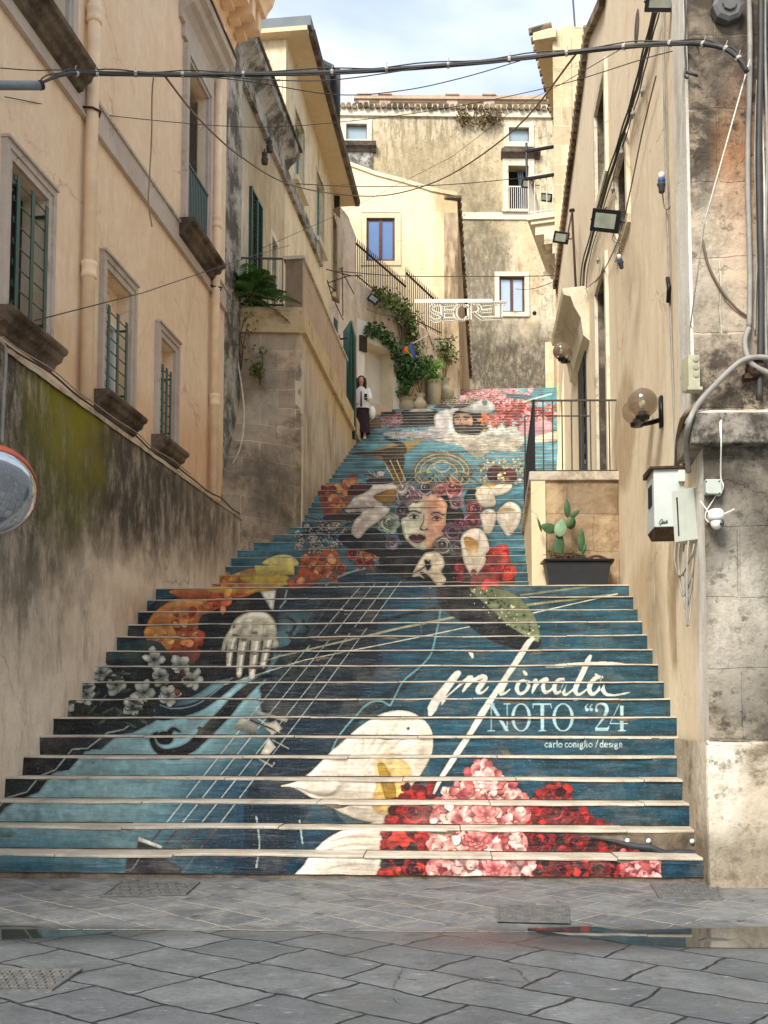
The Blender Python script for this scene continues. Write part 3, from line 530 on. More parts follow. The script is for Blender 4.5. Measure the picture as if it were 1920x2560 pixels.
# ---- the lettering
WH = '#d9dcd8'
def w_(pts, ww, c=WH): stroke(pts, ww, c, nz=.03)
w_([(1170, 1625), (1178, 1634), (1182, 1646)], [3, 11, 4])
w_([(1152, 1680), (1142, 1686), (1126, 1706), (1106, 1732), (1090, 1752), (1080, 1772), (1073, 1794)], [6, 18, 20, 22, 22, 24, 3]); w_([(1112, 1738), (1108, 1752), (1104, 1762)], [16, 10, 2])
w_([(1116, 1742), (1150, 1712), (1172, 1695), (1182, 1694)], [3, 6, 12, 10]); w_([(1182, 1692), (1170, 1710), (1156, 1730)], [12, 12, 4]); w_([(1158, 1728), (1180, 1704), (1200, 1693), (1212, 1694), (1206, 1708), (1196, 1722), (1196, 1732), (1208, 1730), (1222, 1716)], [3, 7, 12, 14, 15, 14, 9, 6, 3])
w_([(1336, 1594), (1322, 1606), (1304, 1634), (1282, 1668), (1256, 1706), (1232, 1742), (1204, 1786), (1178, 1830), (1150, 1872), (1122, 1915), (1100, 1950), (1084, 1985)], [8, 15, 16, 15, 13, 15, 18, 14, 16, 15, 12, 5])
w_([(1228, 1738), (1250, 1716), (1266, 1704)], [3, 6, 10]); w_([(1268, 1700), (1256, 1722), (1252, 1734), (1264, 1732), (1276, 1722)], [10, 12, 10, 6, 3]); w_([(1308, 1676), (1314, 1684), (1318, 1688)], [3, 10, 4])
w_([(1312, 1700), (1298, 1706), (1292, 1722), (1300, 1734), (1314, 1728), (1322, 1712), (1314, 1702), (1330, 1706)], [6, 9, 11, 8, 8, 9, 6, 3])
w_([(1332, 1704), (1340, 1700), (1336, 1718), (1330, 1734)], [3, 9, 10, 4]); w_([(1334, 1724), (1350, 1704), (1366, 1698), (1368, 1706)], [3, 7, 11, 5])
w_([(1366, 1700), (1358, 1714), (1362, 1730), (1376, 1726), (1394, 1708)], [4, 10, 10, 6, 3]); w_([(1412, 1698), (1396, 1700), (1386, 1716), (1390, 1732), (1404, 1726), (1416, 1704), (1408, 1722), (1412, 1736), (1426, 1730), (1438, 1716)], [6, 9, 11, 9, 6, 7, 11, 8, 5, 3])
w_([(1478, 1637), (1470, 1652), (1456, 1684), (1444, 1708), (1438, 1726), (1446, 1736), (1462, 1728), (1478, 1712)], [5, 14, 14, 13, 12, 8, 5, 3]); w_([(1363, 1667), (1400, 1664), (1470, 1660), (1530, 1658), (1578, 1663)], [2, 9, 11, 7, 2])
w_([(1508, 1692), (1488, 1696), (1474, 1716), (1478, 1734), (1492, 1730), (1506, 1708), (1508, 1690), (1506, 1716), (1514, 1734), (1534, 1738), (1560, 1734), (1576, 1730)], [6, 11, 13, 11, 7, 9, 10, 12, 9, 5, 5, 2]); w_([(1488, 1684), (1492, 1688), (1498, 1690)], [3, 8, 3])
w_([(1428, 1746), (1436, 1750), (1446, 1750)], [2, 5, 2]); w_([(1504, 1748), (1526, 1754), (1566, 1749)], [2, 6, 2])
LB = '#a9cbd4'
def bar(x0, y0, x1, y1, wd): poly([(x0 - wd / 2, y0), (x0 + wd / 2, y0), (x1 + wd / 2, y1), (x1 - wd / 2, y1)], LB, nz=.03, sm=False)
def hb(x0, x1, y, h=2.6): poly([(x0, y - h / 2), (x1, y - h / 2), (x1, y + h / 2), (x0, y + h / 2)], LB, nz=.03, sm=False)
T, B = 1759, 1828
bar(1228, T, 1228, B, 2.6); bar(1228, T, 1268, B, 10); bar(1268, T, 1268, B, 2.6); hb(1218, 1238, T + 1); hb(1219, 1238, B - 1); hb(1259, 1277, T + 1)
def letO(cx, rx):
    ell(cx, (T + B) / 2, rx, (B - T) / 2 + 1, LB, nz=.03, n=28)
    X = slice(int(cx - rx - OX), int(cx + rx - OX)); Y = slice(int(T - OY), int(B - OY))
    sub = ((gx[Y, X] - cx) / (rx - 8.5)) ** 2 + ((gy[Y, X] - (T + B) / 2) / ((B - T) / 2 - 2.2)) ** 2 < 1
    CV[Y, X] = np.where(sub[..., None], cc('#1f5568') * (1 + (NZ1[Y, X, None] - .5) * .3), CV[Y, X])
letO(1303, 25); letO(1408, 27)
hb(1332, 1378, T + 2, 4); bar(1356, T, 1356, B, 9); hb(1347, 1366, B - 1); bar(1334, T, 1332, T + 13, 2.4); bar(1377, T, 1379, T + 13, 2.4)
for x in (1468, 1479): ell(x, 1774, 4.4, 4.4, LB); stroke([(x - 3, 1773), (x - 3, 1766), (x + 3, 1760)], [5, 4, 2], LB)
stroke([(1490, 1776), (1492, 1764), (1502, 1759), (1514, 1763), (1517, 1776), (1508, 1796), (1496, 1812), (1488, 1822)], [5, 4, 5, 9, 10, 7, 3, 2.5], LB); ell(1492, 1776, 4, 4, LB); poly([(1487, 1828), (1489, 1820), (1518, 1820), (1524, 1812), (1521, 1828)], LB, sm=False)
stroke([(1549, 1759), (1526, 1807)], 2.4, LB, sm=False); hb(1525, 1570, 1809, 3.4); bar(1555, 1764, 1555, B, 9); hb(1546, 1566, B - 1)
# small credit line, drawn with a stroke alphabet on a 0..1 x-height grid
GL = {'c': [[(.8, .2), (.5, 0), (.12, .25), (.1, .7), (.45, 1), (.8, .8)]], 'a': [[(.15, .15), (.5, 0), (.72, .25), (.72, .95), (.9, 1)], [(.72, .45), (.3, .5), (.1, .75), (.35, 1), (.72, .8)]], 'r': [[(.25, 0), (.25, 1)], [(.25, .35), (.5, 0), (.8, .1)], [(.05, 1), (.5, 1)]],
      'l': [[(.3, -.75), (.3, 1)], [(.1, 1), (.55, 1)]], 'o': [[(.5, 0), (.1, .3), (.1, .7), (.5, 1), (.9, .7), (.9, .3), (.5, 0)]], 'n': [[(.2, 0), (.2, 1)], [(.2, .3), (.55, 0), (.8, .25), (.8, 1)], [(.05, 1), (.38, 1)], [(.65, 1), (.95, 1)]], 'i': [[(.3, 0), (.3, 1)], [(.1, 1), (.5, 1)], [(.3, -.5), (.3, -.38)]],
      'g': [[(.5, 0), (.15, .2), (.2, .55), (.55, .6), (.8, .35), (.5, 0)], [(.8, 0), (.95, -.05)], [(.3, .6), (.15, .85), (.8, 1), (.8, 1.35), (.3, 1.45), (.1, 1.2), (.3, .95)]], '/': [[(.75, -.75), (.1, 1.1)]], 'd': [[(.75, -.75), (.75, 1)], [(.75, .2), (.4, 0), (.1, .3), (.1, .75), (.4, 1), (.75, .8)], [(.75, 1), (.95, 1)]],
      'e': [[(.12, .45), (.85, .42), (.75, .1), (.45, 0), (.12, .25), (.12, .75), (.45, 1), (.85, .8)]], 's': [[(.75, .2), (.45, 0), (.18, .22), (.4, .45), (.75, .68), (.6, 1), (.15, .85)]], ' ': []}
AD = {'l': .52, 'i': .55, 'r': .78, ' ': .5, 's': .8, '/': .6, 'c': .86}
tot = sum(AD.get(ch, 1.0) for ch in 'carlo coniglio / design'); xs = 1362.0; adv = 196.0 / tot
for ch in 'carlo coniglio / design':
    for st in GL[ch]: stroke([(xs + p[0] * adv * (.62 if ch in 'li' else .88), 1857.5 + p[1] * 10.5) for p in st], 1.9, '#e2e8e8', nz=.02, seg=3)
    xs += adv * AD.get(ch, 1.0)
# ---- upper flights
poly([(855, 1148), (930, 1128), (970, 1112), (1010, 1106), (1060, 1096), (1045, 1108), (1022, 1128), (1008, 1140), (1010, 1180), (1002, 1208), (985, 1211), (975, 1180), (960, 1155), (925, 1140), (860, 1142)], '#c2a650', '#8d7a3c')
poly([(950, 1125), (1008, 1112), (1010, 1135), (940, 1140), (880, 1136), (905, 1130)], '#6b573c', '#4d4030'); poly([(955, 1140), (1008, 1137), (1005, 1175), (985, 1175)], '#5c4c30', '#6d5c36')
for a in ((975, 1150, 1003, 1211), (992, 1150, 1018, 1211), (962, 1158, 985, 1200)): stroke([a[:2], a[2:]], 3, '#efe2a4')
for rx, ry in ((70, 48), (58, 40), (40, 28)):
    t_ = np.radians(np.linspace(175, 370, 16)); stroke(np.stack([1105 + rx * np.cos(t_), 1180 + ry * np.sin(t_)], 1), 5, '#9b8d55'); stroke(np.stack([1105 + (rx - 3) * np.cos(t_), 1180 + (ry - 3) * np.sin(t_)], 1), 1.8, '#e3d9a6')
for i in range(40):
    x = rng.uniform(1020, 1190); stroke([(x, rng.uniform(1178, 1192)), (x + rng.uniform(-30, 30), 1208)], 2.2, ['#c9bd86', '#6d6238', '#3e3a28', '#a79a62'][rng.randint(4)], sm=False)
t_ = np.radians(np.linspace(0, 340, 14))
for cx, cy, r_ in ((1060, 1192, 22), (1150, 1195, 24), (1105, 1165, 20)): stroke(np.stack([cx + r_ * np.cos(t_), cy + r_ * .7 * np.sin(t_)], 1), 3, '#cdbf82')
for i in range(34):
    a = rng.uniform(150, 330); l = rng.uniform(20, 42); stroke([(945, 1196), (945 + l * math.cos(R(a)), 1196 + l * .75 * math.sin(R(a)))], [3, 1], ['#d9d9e0', '#8d8c98', '#55545f'][rng.randint(3)])
poly([(925, 1196), (972, 1194), (976, 1208), (920, 1210)], '#4b4750'); ell(952, 1184, 9, 7, '#dcdce2')
for i in range(160):
    x = rng.uniform(1200, 1312); y = rng.uniform(1150, 1212); petal(x, y, rng.uniform(180, 360), rng.uniform(6, 15), 4, '#8b8464', ['#ddd6b4', '#b7ad80', '#f0ecd4', '#5c5840'][rng.randint(4)])
ell(1240, 1186, 23, 22, '#6d2226', '#4a1c20'); ell(1272, 1190, 21, 20, '#8a2c2c', '#5b1d20'); dabs([(1245, 1185), (1268, 1180), (1272, 1200), (1250, 1204)], 8, 9, ['#efe6cc', '#a08a60'], 1.5)
# feathers and pale cloth
poly([(1085, 1100), (1130, 1080), (1180, 1088), (1260, 1086), (1312, 1092), (1300, 1120), (1270, 1130), (1230, 1126), (1205, 1142), (1190, 1146), (1160, 1120), (1130, 1108)], '#c9c9c0', '#a7a79c')
poly([(1215, 1050), (1310, 1060), (1315, 1092), (1210, 1092), (1190, 1070)], '#c7d2d4', '#aeb8b8'); poly([(1340, 1092), (1390, 1078), (1395, 1100), (1330, 1105)], '#d6ccbc')
poly([(1090, 1040), (1135, 1030), (1140, 1080), (1085, 1098), (1000, 1094), (960, 1088), (970, 1080), (1060, 1076)], '#d3d6da', '#a9abb0')
for i in range(230):
    x = rng.uniform(1085, 1305); y = rng.uniform(1055, 1138); stroke([(x, y), (x + rng.uniform(10, 45), y + rng.uniform(-5, 6))], [.6, 2.6, .6], ['#efefe8', '#75776f', '#9fa199', '#dcdcd2'][rng.randint(4)], al=.8)
for i in range(110):
    x = rng.uniform(965, 1130); y = rng.uniform(1070, 1100); stroke([(x, y), (x + rng.uniform(8, 26), y + rng.uniform(-4, 4))], [.6, 2.4, .6], ['#f0f0f2', '#5d5f64', '#b9bcc2'][rng.randint(3)], al=.8)
stroke([(962, 1094), (1005, 1112)], 7, '#23303a'); stroke([(985, 1098), (1012, 1114)], 5, '#2c3a44')
poly([(1000, 1034), (1020, 1025), (1070, 1022), (1095, 1030), (1096, 1062), (1040, 1064), (1000, 1062)], '#22292c', '#1b2023'); poly([(985, 1060), (1100, 1056), (1090, 1064), (1010, 1066)], '#15191b'); poly([(1022, 1026), (1060, 1021), (1085, 1027), (1040, 1030)], '#c9c7b8')
poly([(1092, 1032), (1140, 1018), (1150, 1040), (1135, 1058), (1140, 1078), (1095, 1076), (1085, 1050)], '#dde2e6', '#c3c8cc')
# man's head
ell(1180, 1052, 40, 36, '#8d7c50', '#6d6244'); ell(1172, 1052, 36, 33, '#2a2622'); poly([(1138, 1030), (1165, 1022), (1205, 1034), (1206, 1075), (1170, 1086), (1140, 1078), (1132, 1050)], '#25211f'); poly([(1138, 1036), (1160, 1032), (1178, 1038), (1182, 1056), (1174, 1068), (1150, 1072), (1138, 1060), (1135, 1048)], '#dcb996', '#b98a6c')
stroke([(1137, 1044), (1150, 1042)], 3, '#2d201a'); stroke([(1158, 1042), (1174, 1044)], 3, '#2d201a'); ell(1145, 1048, 3, 1.8, '#1c1512'); ell(1165, 1048, 3, 1.8, '#1c1512'); stroke([(1153, 1046), (1150, 1058), (1157, 1060)], 2, '#94664c'); poly([(1138, 1064), (1156, 1060), (1178, 1064), (1184, 1078), (1150, 1084), (1138, 1076)], '#2a201c'); stroke([(1144, 1067), (1156, 1066), (1166, 1068)], 3, '#a05a4c')
for i in range(26): stroke([(1206 + rng.uniform(-6, 8), 1024 + i * 2.2), (1216 + rng.uniform(-6, 6), 1026 + i * 2.2)], 2.4, ['#d5c58c', '#5f5232', '#a18c52'][rng.randint(3)])
# flowers at the top
for i in range(70):
    x = rng.uniform(1200, 1390); y = rng.uniform(990, 1064) + (x - 1300) * .05; c_ = [('#c8585c', '#e8a4a0', '#8a2a30'), ('#b9323a', '#d65a54', '#6c1820'), ('#d98c98', '#f0c0c6', '#a05a68'), ('#d06c3c', '#e69a5c', '#8a3a1c')][rng.randint(4)]
    flower(x, y, rng.uniform(9, 17), c_[0], c_[1], c_[2], 6, 2, .8)
for i in range(40):
    x = rng.uniform(1150, 1345); y = rng.uniform(968, 1000); flower(x, y, rng.uniform(8, 15), '#cf8a98', '#eebcc4', '#a3606c', 6, 2, .8)
poly([(1300, 1062), (1360, 1052), (1385, 1060), (1372, 1082), (1310, 1088)], '#d7b2be', '#c295a6')
poly([(1345, 968), (1400, 966), (1400, 1010), (1360, 1006), (1320, 998)], '#5aa2ba', '#63b0cc'); stroke([(1310, 1004), (1380, 984)], 4, '#c6e6ee'); poly([(1268, 984), (1330, 990), (1310, 998), (1275, 994)], '#4a8aa4')
for i in range(36): flower(rng.uniform(1070, 1200), rng.uniform(998, 1012), rng.uniform(4, 8), '#8c7c60', '#d9cdb0', '#5a4c3c', 5, 1)
poly([(1085, 1018), (1110, 1010), (1128, 1022)], '#6d3236'); poly([(1132, 1020), (1160, 1008), (1180, 1018)], '#7c3438'); poly([(1178, 1012), (1210, 998), (1232, 1008), (1236, 1026), (1200, 1034), (1150, 1026)], '#cfd8dc', '#aab4ba'); ell(1212, 1006, 7, 7, '#8a9298')
for i in range(40):
    x = rng.uniform(950, 1000); y = rng.uniform(1028, 1068); flower(x, y, rng.uniform(4, 9), '#a86c74', '#dfa8ac', '#6e3c44', 5, 2)
poly([(915, 1050), (925, 1044), (950, 1046), (955, 1058), (945, 1072), (916, 1072)], '#8d7558', '#75603f'); poly([(965, 1030), (985, 1026), (985, 1036), (950, 1040)], '#40565c')
def blur(A_, r_):
    for ax_ in (0, 1):
        c_ = np.cumsum(np.concatenate([np.repeat(np.take(A_, [0], ax_), r_ + 1, ax_), A_, np.repeat(np.take(A_, [-1], ax_), r_, ax_)], ax_), ax_, dtype=np.float64)
        A_ = ((np.take(c_, range(2 * r_ + 1, c_.shape[ax_]), ax_) - np.take(c_, range(0, c_.shape[ax_] - 2 * r_ - 1), ax_)) / (2 * r_ + 1)).astype(np.float32)
    return A_
LUM = CV.mean(2); B1 = blur(LUM, 2); B2 = blur(blur(LUM, 5), 5); B3 = blur(blur(LUM, 12), 12)
EG = blur(np.abs(np.gradient(B1)[0]) + np.abs(np.gradient(B1)[1]), 4)
# the print is of photographs: rounded petals, soft dark edges, grain
txt = ((gx > 1060) & (gx < 1590) & (gy > 1590) & (gy < 1885)).astype(np.float32)
rel = (1 + (.9 * (B2 - B3) + .6 * (LUM - B2)) * (1 - .8 * txt)) * (1 - np.clip(EG * 2.4, 0, .28) * (1 - .85 * txt))
NZ4 = vnoise(26, 20, 9, 4)
CV = np.clip(CV * rel[..., None] * (1 + (NZ3[..., None] - .5) * .12 + (NZ4[..., None] - .5) * .16 * (1 - .6 * txt[..., None])), 0, 1)
# ---------------------------------------------------------------- the staircase
RI = .185; A0 = R(3.4); UH = Vector((math.cos(A0), -math.sin(A0), 0)); VH = Vector((math.sin(A0), math.cos(A0), 0))
def Ck(k):
    if k <= 16: return 8.329 + .332 * k
    if k <= 31: return 16.18 + .351 * (k - 17)
    if k <= 44: return 21.73 + .4125 * (k - 32)
    if k <= 54: return 26.68 + .376 * (k - 44)
    return 30.44 + .40 * (k - 54)
def Zk(k): return max(0, k) * RI + (.19 if k >= 17 else 0)
def SP(u, c, z): p = UH * u + VH * c; return Vector((p.x, p.y, z))
def lineu(c, x0, y0, m):
    return (x0 + m * (c * math.cos(A0) - y0) - c * math.sin(A0)) / (math.cos(A0) + m * math.sin(A0))
def left_u(k):
    c = Ck(k)
    if k <= 24: return lineu(c, -3.4, 10.2, .128)
    if k <= 43: return lineu(c, -1.48, 19.1, .107)
    if k <= 54: return lineu(c, -2.67, 18.7, .122)
    if k <= 58: return lineu(c, -1.45, 28.6, .893)
    return lineu(c, 2.3, 32.8, .0985)
def right_u(k):
    c = Ck(k)
    if k <= 4: return 2.03
    if k <= 5: return 2.10
    if k <= 16: return lineu(c, 2.0, 0.0, .08)
    if k <= 23: return lineu(c, 1.99, 14.3, .10)
    return lineu(c, 3.50, 22.0, .165) if k >= 30 else lineu(c, 2.0, 0, .08)
NR = 32; KT = 63; U0, U1, TW = -4.5, 5.6, 1500
TEX = np.zeros((KT * NR, TW, 3), np.float32)
us = np.linspace(U0, U1, TW)
for k in range(1, KT + 1):
    for j in range(NR):
        z = Zk(k) - RI + (j + .5) / NR * RI; c = Ck(k)
        X = us * UH.x + c * VH.x; Y = us * UH.y + c * VH.y; dz = z - CH
        cp, sp = math.cos(PITCH), math.sin(PITCH)
        dep = Y * cp + dz * sp; up = -Y * sp + dz * cp
        px = PX0 + F * X / dep - OX; py = PY0 - F * up / dep - OY
        xi = np.clip(px.astype(int), 0, PW - 2); yi = np.clip(py.astype(int), 0, PH - 2)
        fx = np.clip(px - xi, 0, 1)[:, None]; fy = np.clip(py - yi, 0, 1)[:, None]
        TEX[(k - 1) * NR + j] = (CV[yi, xi] * (1 - fx) + CV[yi, xi + 1] * fx) * (1 - fy) + (CV[yi + 1, xi] * (1 - fx) + CV[yi + 1, xi + 1] * fx) * fy
img = bpy.data.images.new('printed_mural', TW, KT * NR)
buf = np.ones((KT * NR, TW, 4), np.float32); g_ = TEX.mean(2, keepdims=True); buf[..., :3] = np.clip(g_ + (TEX - g_) * .86, 0, 1) ** 1.28 * np.array([.97, .93, .88])
img.pixels.foreach_set(buf.ravel()); img.update(); img.pack()
# materials of the stair
M = {}
n = NT('printed_vinyl', .5, 0, .35)
ti = n.new('ShaderNodeTexImage'); ti.image = img; ti.interpolation = 'Linear'; ti.extension = 'EXTEND'
uvn = n.new('ShaderNodeUVMap'); uvn.uv_map = 'print'; n.t.links.new(uvn.outputs[0], ti.inputs[0])
g = n.noise(2.2, 8, .7); h = n.noise(55, 5, .8)
c = n.mix(n.math('MULTIPLY', n.ramp(g, (.5, 0.0), (.75, 1.0)), .3), ti.outputs[0], lin('#8f8878'))
c = n.mix(n.math('MULTIPLY', n.ramp(h, (.58, 0.0), (.70, 1.0)), .34), c, lin('#b9b2a2')); c = n.mix(n.ramp(n.noise(4, 11, .8, n.scale(n.pos, (1, 1, 3))), (.62, 0.0), (.68, .5)), c, lin('#a59c8a')); c = n.mix(n.ramp(n.noise(2.1, 8, .75, n.scale(n.pos, (1, 1, 5))), (.55, 0.0), (.7, .35)), c, lin('#1a1f22'))
sx = n.sep(); n.col(c)
wv = n.noise(1.0, 3, .5, n.scale(n.pos, (1.8, 1.8, 17.0)), .6); n.set(n.b.inputs['Roughness'], n.ramp(n.noise(3, 5), (.3, .34), (.7, .6)))
n.bump(n.math('ADD', wv, n.math('MULTIPLY', n.noise(9, 4, .6, n.scale(n.pos, (1, 1, 3))), .5)), .75, .016)
M['vinyl'] = n.m
n = NT('worn_step_stone', .85, 0, .25)
c = n.ramp(n.noise(3.2, 8, .65), (.3, lin('#968a78')), (.72, lin('#cfc4b1'))); c = n.mix(n.ramp(n.noise(26, 6, .8), (.56, 0.0), (.7, .7)), c, lin('#5c5146'))
c = n.mix(n.ramp(n.noise(1.1, 5, .6), (.55, 0.0), (.75, .5)), c, lin('#d6cab5')); n.col(c)
n.bump(n.noise(40, 8, .75), .5, .012); M['stone'] = n.m
n = NT('soiled_riser_stone', .95, 0, .1); c = n.ramp(n.noise(5, 8, .7), (.3, lin('#4b4238')), (.7, lin('#8b7c68'))); n.col(c); n.bump(n.noise(30, 8, .75), .7, .02); M['soil'] = n.m
M['vinylback'] = simple('vinyl_underside', '#34383d', .55, var=.15)
M['paperdot'] = simple('pale_adhesive', '#cfcfca', .7)
stair = thing('staircase', 'long outdoor stone staircase climbing between the buildings with a printed picture on its risers', 'staircase', SP(0, Ck(1), 0))
srng = random.Random(4)
def wob(k, u): return .010 * mnoise.noise(Vector((u * .9, k * 3.1, 0))) + .004 * mnoise.noise(Vector((u * 3.7, k * 1.7, 5)))
for k in range(1, KT + 1):
    ul, ur = left_u(k) - .12, right_u(k) + .12; c0, c1 = Ck(k), (Ck(k + 1) if k < KT else Ck(k) + 5.0)
    z1 = Zk(k); zb = (Zk(k + 1) - RI) if k < KT else z1; zl = Zk(k) - RI
    b = MB(); front = .014 if k > 1 else .02
    u = ul; nose = .019 if k <= 6 else (.015 if k <= 16 else .009)
    while u < ur - 1e-3:
        L_ = srng.uniform(.85, 1.6) if k <= 30 else 30
        u2 = min(ur, u + L_)
        if ur - u2 < .35: u2 = ur
        dz = srng.uniform(-.006, .005) if k <= 30 else 0; dc = srng.uniform(-.014, .014) if k <= 30 else 0
        g = .004 if k < 25 else 0
        m_ = max(2, int((u2 - u) / .12)) if k <= 24 else 6
        for i in range(m_):
            a = u + g + (u2 - u - 2 * g) * i / m_; e = u + g + (u2 - u - 2 * g) * (i + 1) / m_
            def edge(q, dd): return SP(q, c0 + dc + dd + wob(k, q) * 1.2, 0)
            p = []
            chip = lambda q: max(0, mnoise.noise(Vector((q * 6.5, k * 2.2, 9))) - .2) * (.07 if k <= 12 else .035) if k <= 24 else 0
            za, ze = z1 + dz + wob(k, a), z1 + dz + wob(k, e)
            fa, fe = c0 + dc + wob(k, a) + chip(a), c0 + dc + wob(k, e) + chip(e)
            A_, E_ = SP(a, fa, za - nose), SP(e, fe, ze - nose); A1, E1 = SP(a, fa, za - .008), SP(e, fe, ze - .008)
            A2, E2 = SP(a, fa + .012, za), SP(e, fe + .012, ze); A3, E3 = SP(a, c1 + .08, zb + dz), SP(e, c1 + .08, zb + dz)
            A4, E4 = SP(a, fa + .05, za - nose), SP(e, fe + .05, ze - nose)
            b.quad(A_, E_, E1, A1); b.quad(A1, E1, E2, A2); b.quad(A2, E2, E3, A3); b.quad(A4, E4, E_, A_)
            if i == 0: b.quad(A4, A_, A1, A2, A3)
            if i == m_ - 1: b.quad(E3, E2, E1, E_, E4)
        u = u2
    st = b.build('stone_step', M['stone'], stair)
    # the rough block behind the nosing
    b = MB(); q = 40 if k < 20 else 16
    b.grid(lambda s, t: SP(lerp(ul, ur, s), c0 + front + .012 * mnoise.noise(Vector((s * (ur - ul) * 4, t * .7 + k, 1))), lerp(zl - .03, z1 - nose + .002, t)), q, 3)
    b.build('riser_stone', M['soil'], st)
    # the printed strip
    peel = (k == 2)
    nu = int((ur - ul) / .05); nv = 5 if k <= 24 else 2
    hb = zl + (.035 if k == 1 else .006)
    def top(u):
        t = z1 - nose - .002 + wob(k, u) + .004 * mnoise.noise(Vector((u * 8, k * 1.3, 2)))
        if peel:
            s = (u - .98) / (2.03 - .98)
            if s > 0: t = lerp(t, zl + .012, min(1, s) ** .82)
        if k <= 12: t -= max(0, mnoise.noise(Vector((u * 2.6, k * 4.7, 11))) - .34) * .11
        return max(t, hb + .004)
    def sf(s, t):
        u = lerp(ul, ur, s); z = lerp(hb + .006 * mnoise.noise(Vector((u * 5, k, 7))), top(u), t)
        bow = .006 * mnoise.noise(Vector((u * 2.2, z * 9, k))) + .004 * mnoise.noise(Vector((u * 7, z * 25, k)))
        return SP(u, c0 - .002 + bow * (1 if k <= 24 else .4) + (.006 if k > 1 else .004), z)
    b = MB(); b.grid(sf, nu, nv); o = b.build('printed_strip', M['vinyl'], st, smooth=True)
    uv = o.data.uv_layers.new(name='print'); vco = [v.co for v in o.data.vertices]
    for lp in o.data.loops:
        P = Vector(vco[lp.vertex_index]); uu = P.dot(UH)
        uv.data[lp.index].uv = ((uu - U0) / (U1 - U0), ((k - 1) + min(.985, max(.015, (P.z - zl) / RI))) / KT)
    if peel:
        b = MB()
        def ff(s, t):
            u = lerp(1.15, 2.02, s); tz = top(u); wd = .055 * math.sin(min(1, s * 1.25 + .02) * math.pi * .62)
            return SP(u, c0 - .012 - .03 * math.sin(t * math.pi) * (.3 + s), tz + .004 - wd * t + .004 * math.sin(u * 20))
        b.grid(ff, 30, 5); b.build('peeled_strip_underside', M['vinylback'], st, smooth=True)
        for uu in (1.62, 1.97, 1.45):
            P = SP(uu, c0 - .008, zl + .095); b = MB(); b.lathe(P, [(.001, -.004), (.020, -.003), (.021, 0), (.0, .004)], 12, axis=-VH); b.build('adhesive_dot', M['paperdot'], st, smooth=True)
# ---------------------------------------------------------------- the street
n = NT('basalt_paving', .62, 0, .4)
s_ = n.sep(); wobx = n.noise(1.6, 4, .6); woby = n.noise(1.6, 4, .6, n.scale(n.pos, (1, 1, 1), (7, 3, 0)))
vx = n.math('ADD', s_[0], n.math('MULTIPLY', n.math('SUBTRACT', wobx, .5), .16)); vy = n.math('ADD', s_[1], n.math('MULTIPLY', n.math('SUBTRACT', woby, .5), .16))
def brick(ang, w_, h_, mort, off=.5, loc=(0, 0, 0)):
    b = n.new('ShaderNodeTexBrick'); n.set(b.inputs['Vector'], n.scale(n.comb(vx, vy), (1, 1, 1), loc, (0, 0, R(ang))))
    b.inputs['Scale'].default_value = 1; b.inputs['Brick Width'].default_value = w_; b.inputs['Row Height'].default_value = h_; b.inputs['Mortar Size'].default_value = mort; b.inputs['Mortar Smooth'].default_value = .4
    b.offset = off; b.squash = 1.25; b.squash_frequency = 3
    b.inputs['Color1'].default_value = (.0, .0, .0, 1); b.inputs['Color2'].default_value = (1, 1, 1, 1); b.inputs['Mortar'].default_value = (.5, .5, .5, 1); return b
bn = brick(38, .54, .41, .010); bf = brick(44, .40, .33, .013, loc=(.2, .1, 0))
far = n.math('GREATER_THAN', n.math('ADD', s_[1], n.math('MULTIPLY', s_[0], .03)), 6.62)
fac = n.mix(far, bn.outputs['Fac'], bf.outputs['Fac']); tint = n.mix(far, bn.outputs['Color'], bf.outputs['Color'])
kerb = n.ramp(n.math('ABSOLUTE', n.math('SUBTRACT', n.math('ADD', n.math('ADD', s_[1], n.math('MULTIPLY', s_[0], .03)), n.math('MULTIPLY', n.math('SUBTRACT', n.noise(5, 4), .5), .05)), 6.62)), (0.006, 1.0), (0.02, 0.0))
dv = n.new('ShaderNodeVectorMath', operation='ADD'); n.set(dv.inputs[0], n.pos); n.set(dv.inputs[1], n.mix(.25, (0, 0, 0), n.noise(2.6, 7, .75, col=True)))
ce = n.voro(1.15, dv.outputs[0], 'DISTANCE_TO_EDGE'); ck = n.math('MULTIPLY', n.ramp(ce, (.001, .7), (.004, 0.0)), n.ramp(n.noise(1.3, 3, .5, n.scale(n.pos, (1, 1, 1), (5, 2, 0))), (.60, 0.0), (.64, 1.0)))
fac = n.math('MAXIMUM', fac, n.math('MAXIMUM', kerb, ck))
wide = n.ramp(n.noise(6, 6, .8), (.45, 0.0), (.62, 1.0))
c = n.ramp(n.noise(3.0, 9, .7), (.3, lin('#545656')), (.7, lin('#7d7f7e')))
c = n.mix(n.math('MULTIPLY', tint, .6), c, lin('#3f4346')); pass
c = n.mix(n.ramp(n.noise(34, 9, .85), (.52, 0.0), (.64, .65)), c, lin('#2f3031'))
sc_ = n.noise(1.0, 7, .75, n.scale(n.pos, (7, 26, 1), (0, 0, 0), (0, 0, R(12)))); c = n.mix(n.ramp(sc_, (.6, 0.0), (.68, .55)), c, lin('#c4c2ba'))
c = n.mix(n.ramp(n.noise(2.4, 6, .7), (.60, 0.0), (.66, .55)), c, lin('#3a3b3b'))
near_m = n.mix(n.ramp(n.noise(7, 5, .7), (.50, 0.0), (.60, 1.0)), lin('#1b1b1b'), lin('#b3aea2')); jm = n.mix(far, n.mix(.05, lin('#131414'), near_m), n.mix(n.ramp(n.noise(3, 5), (.36, 0.0), (.46, 1.0)), lin('#242321'), lin('#8f897d')))
c = n.mix(fac, c, jm); n.col(c)
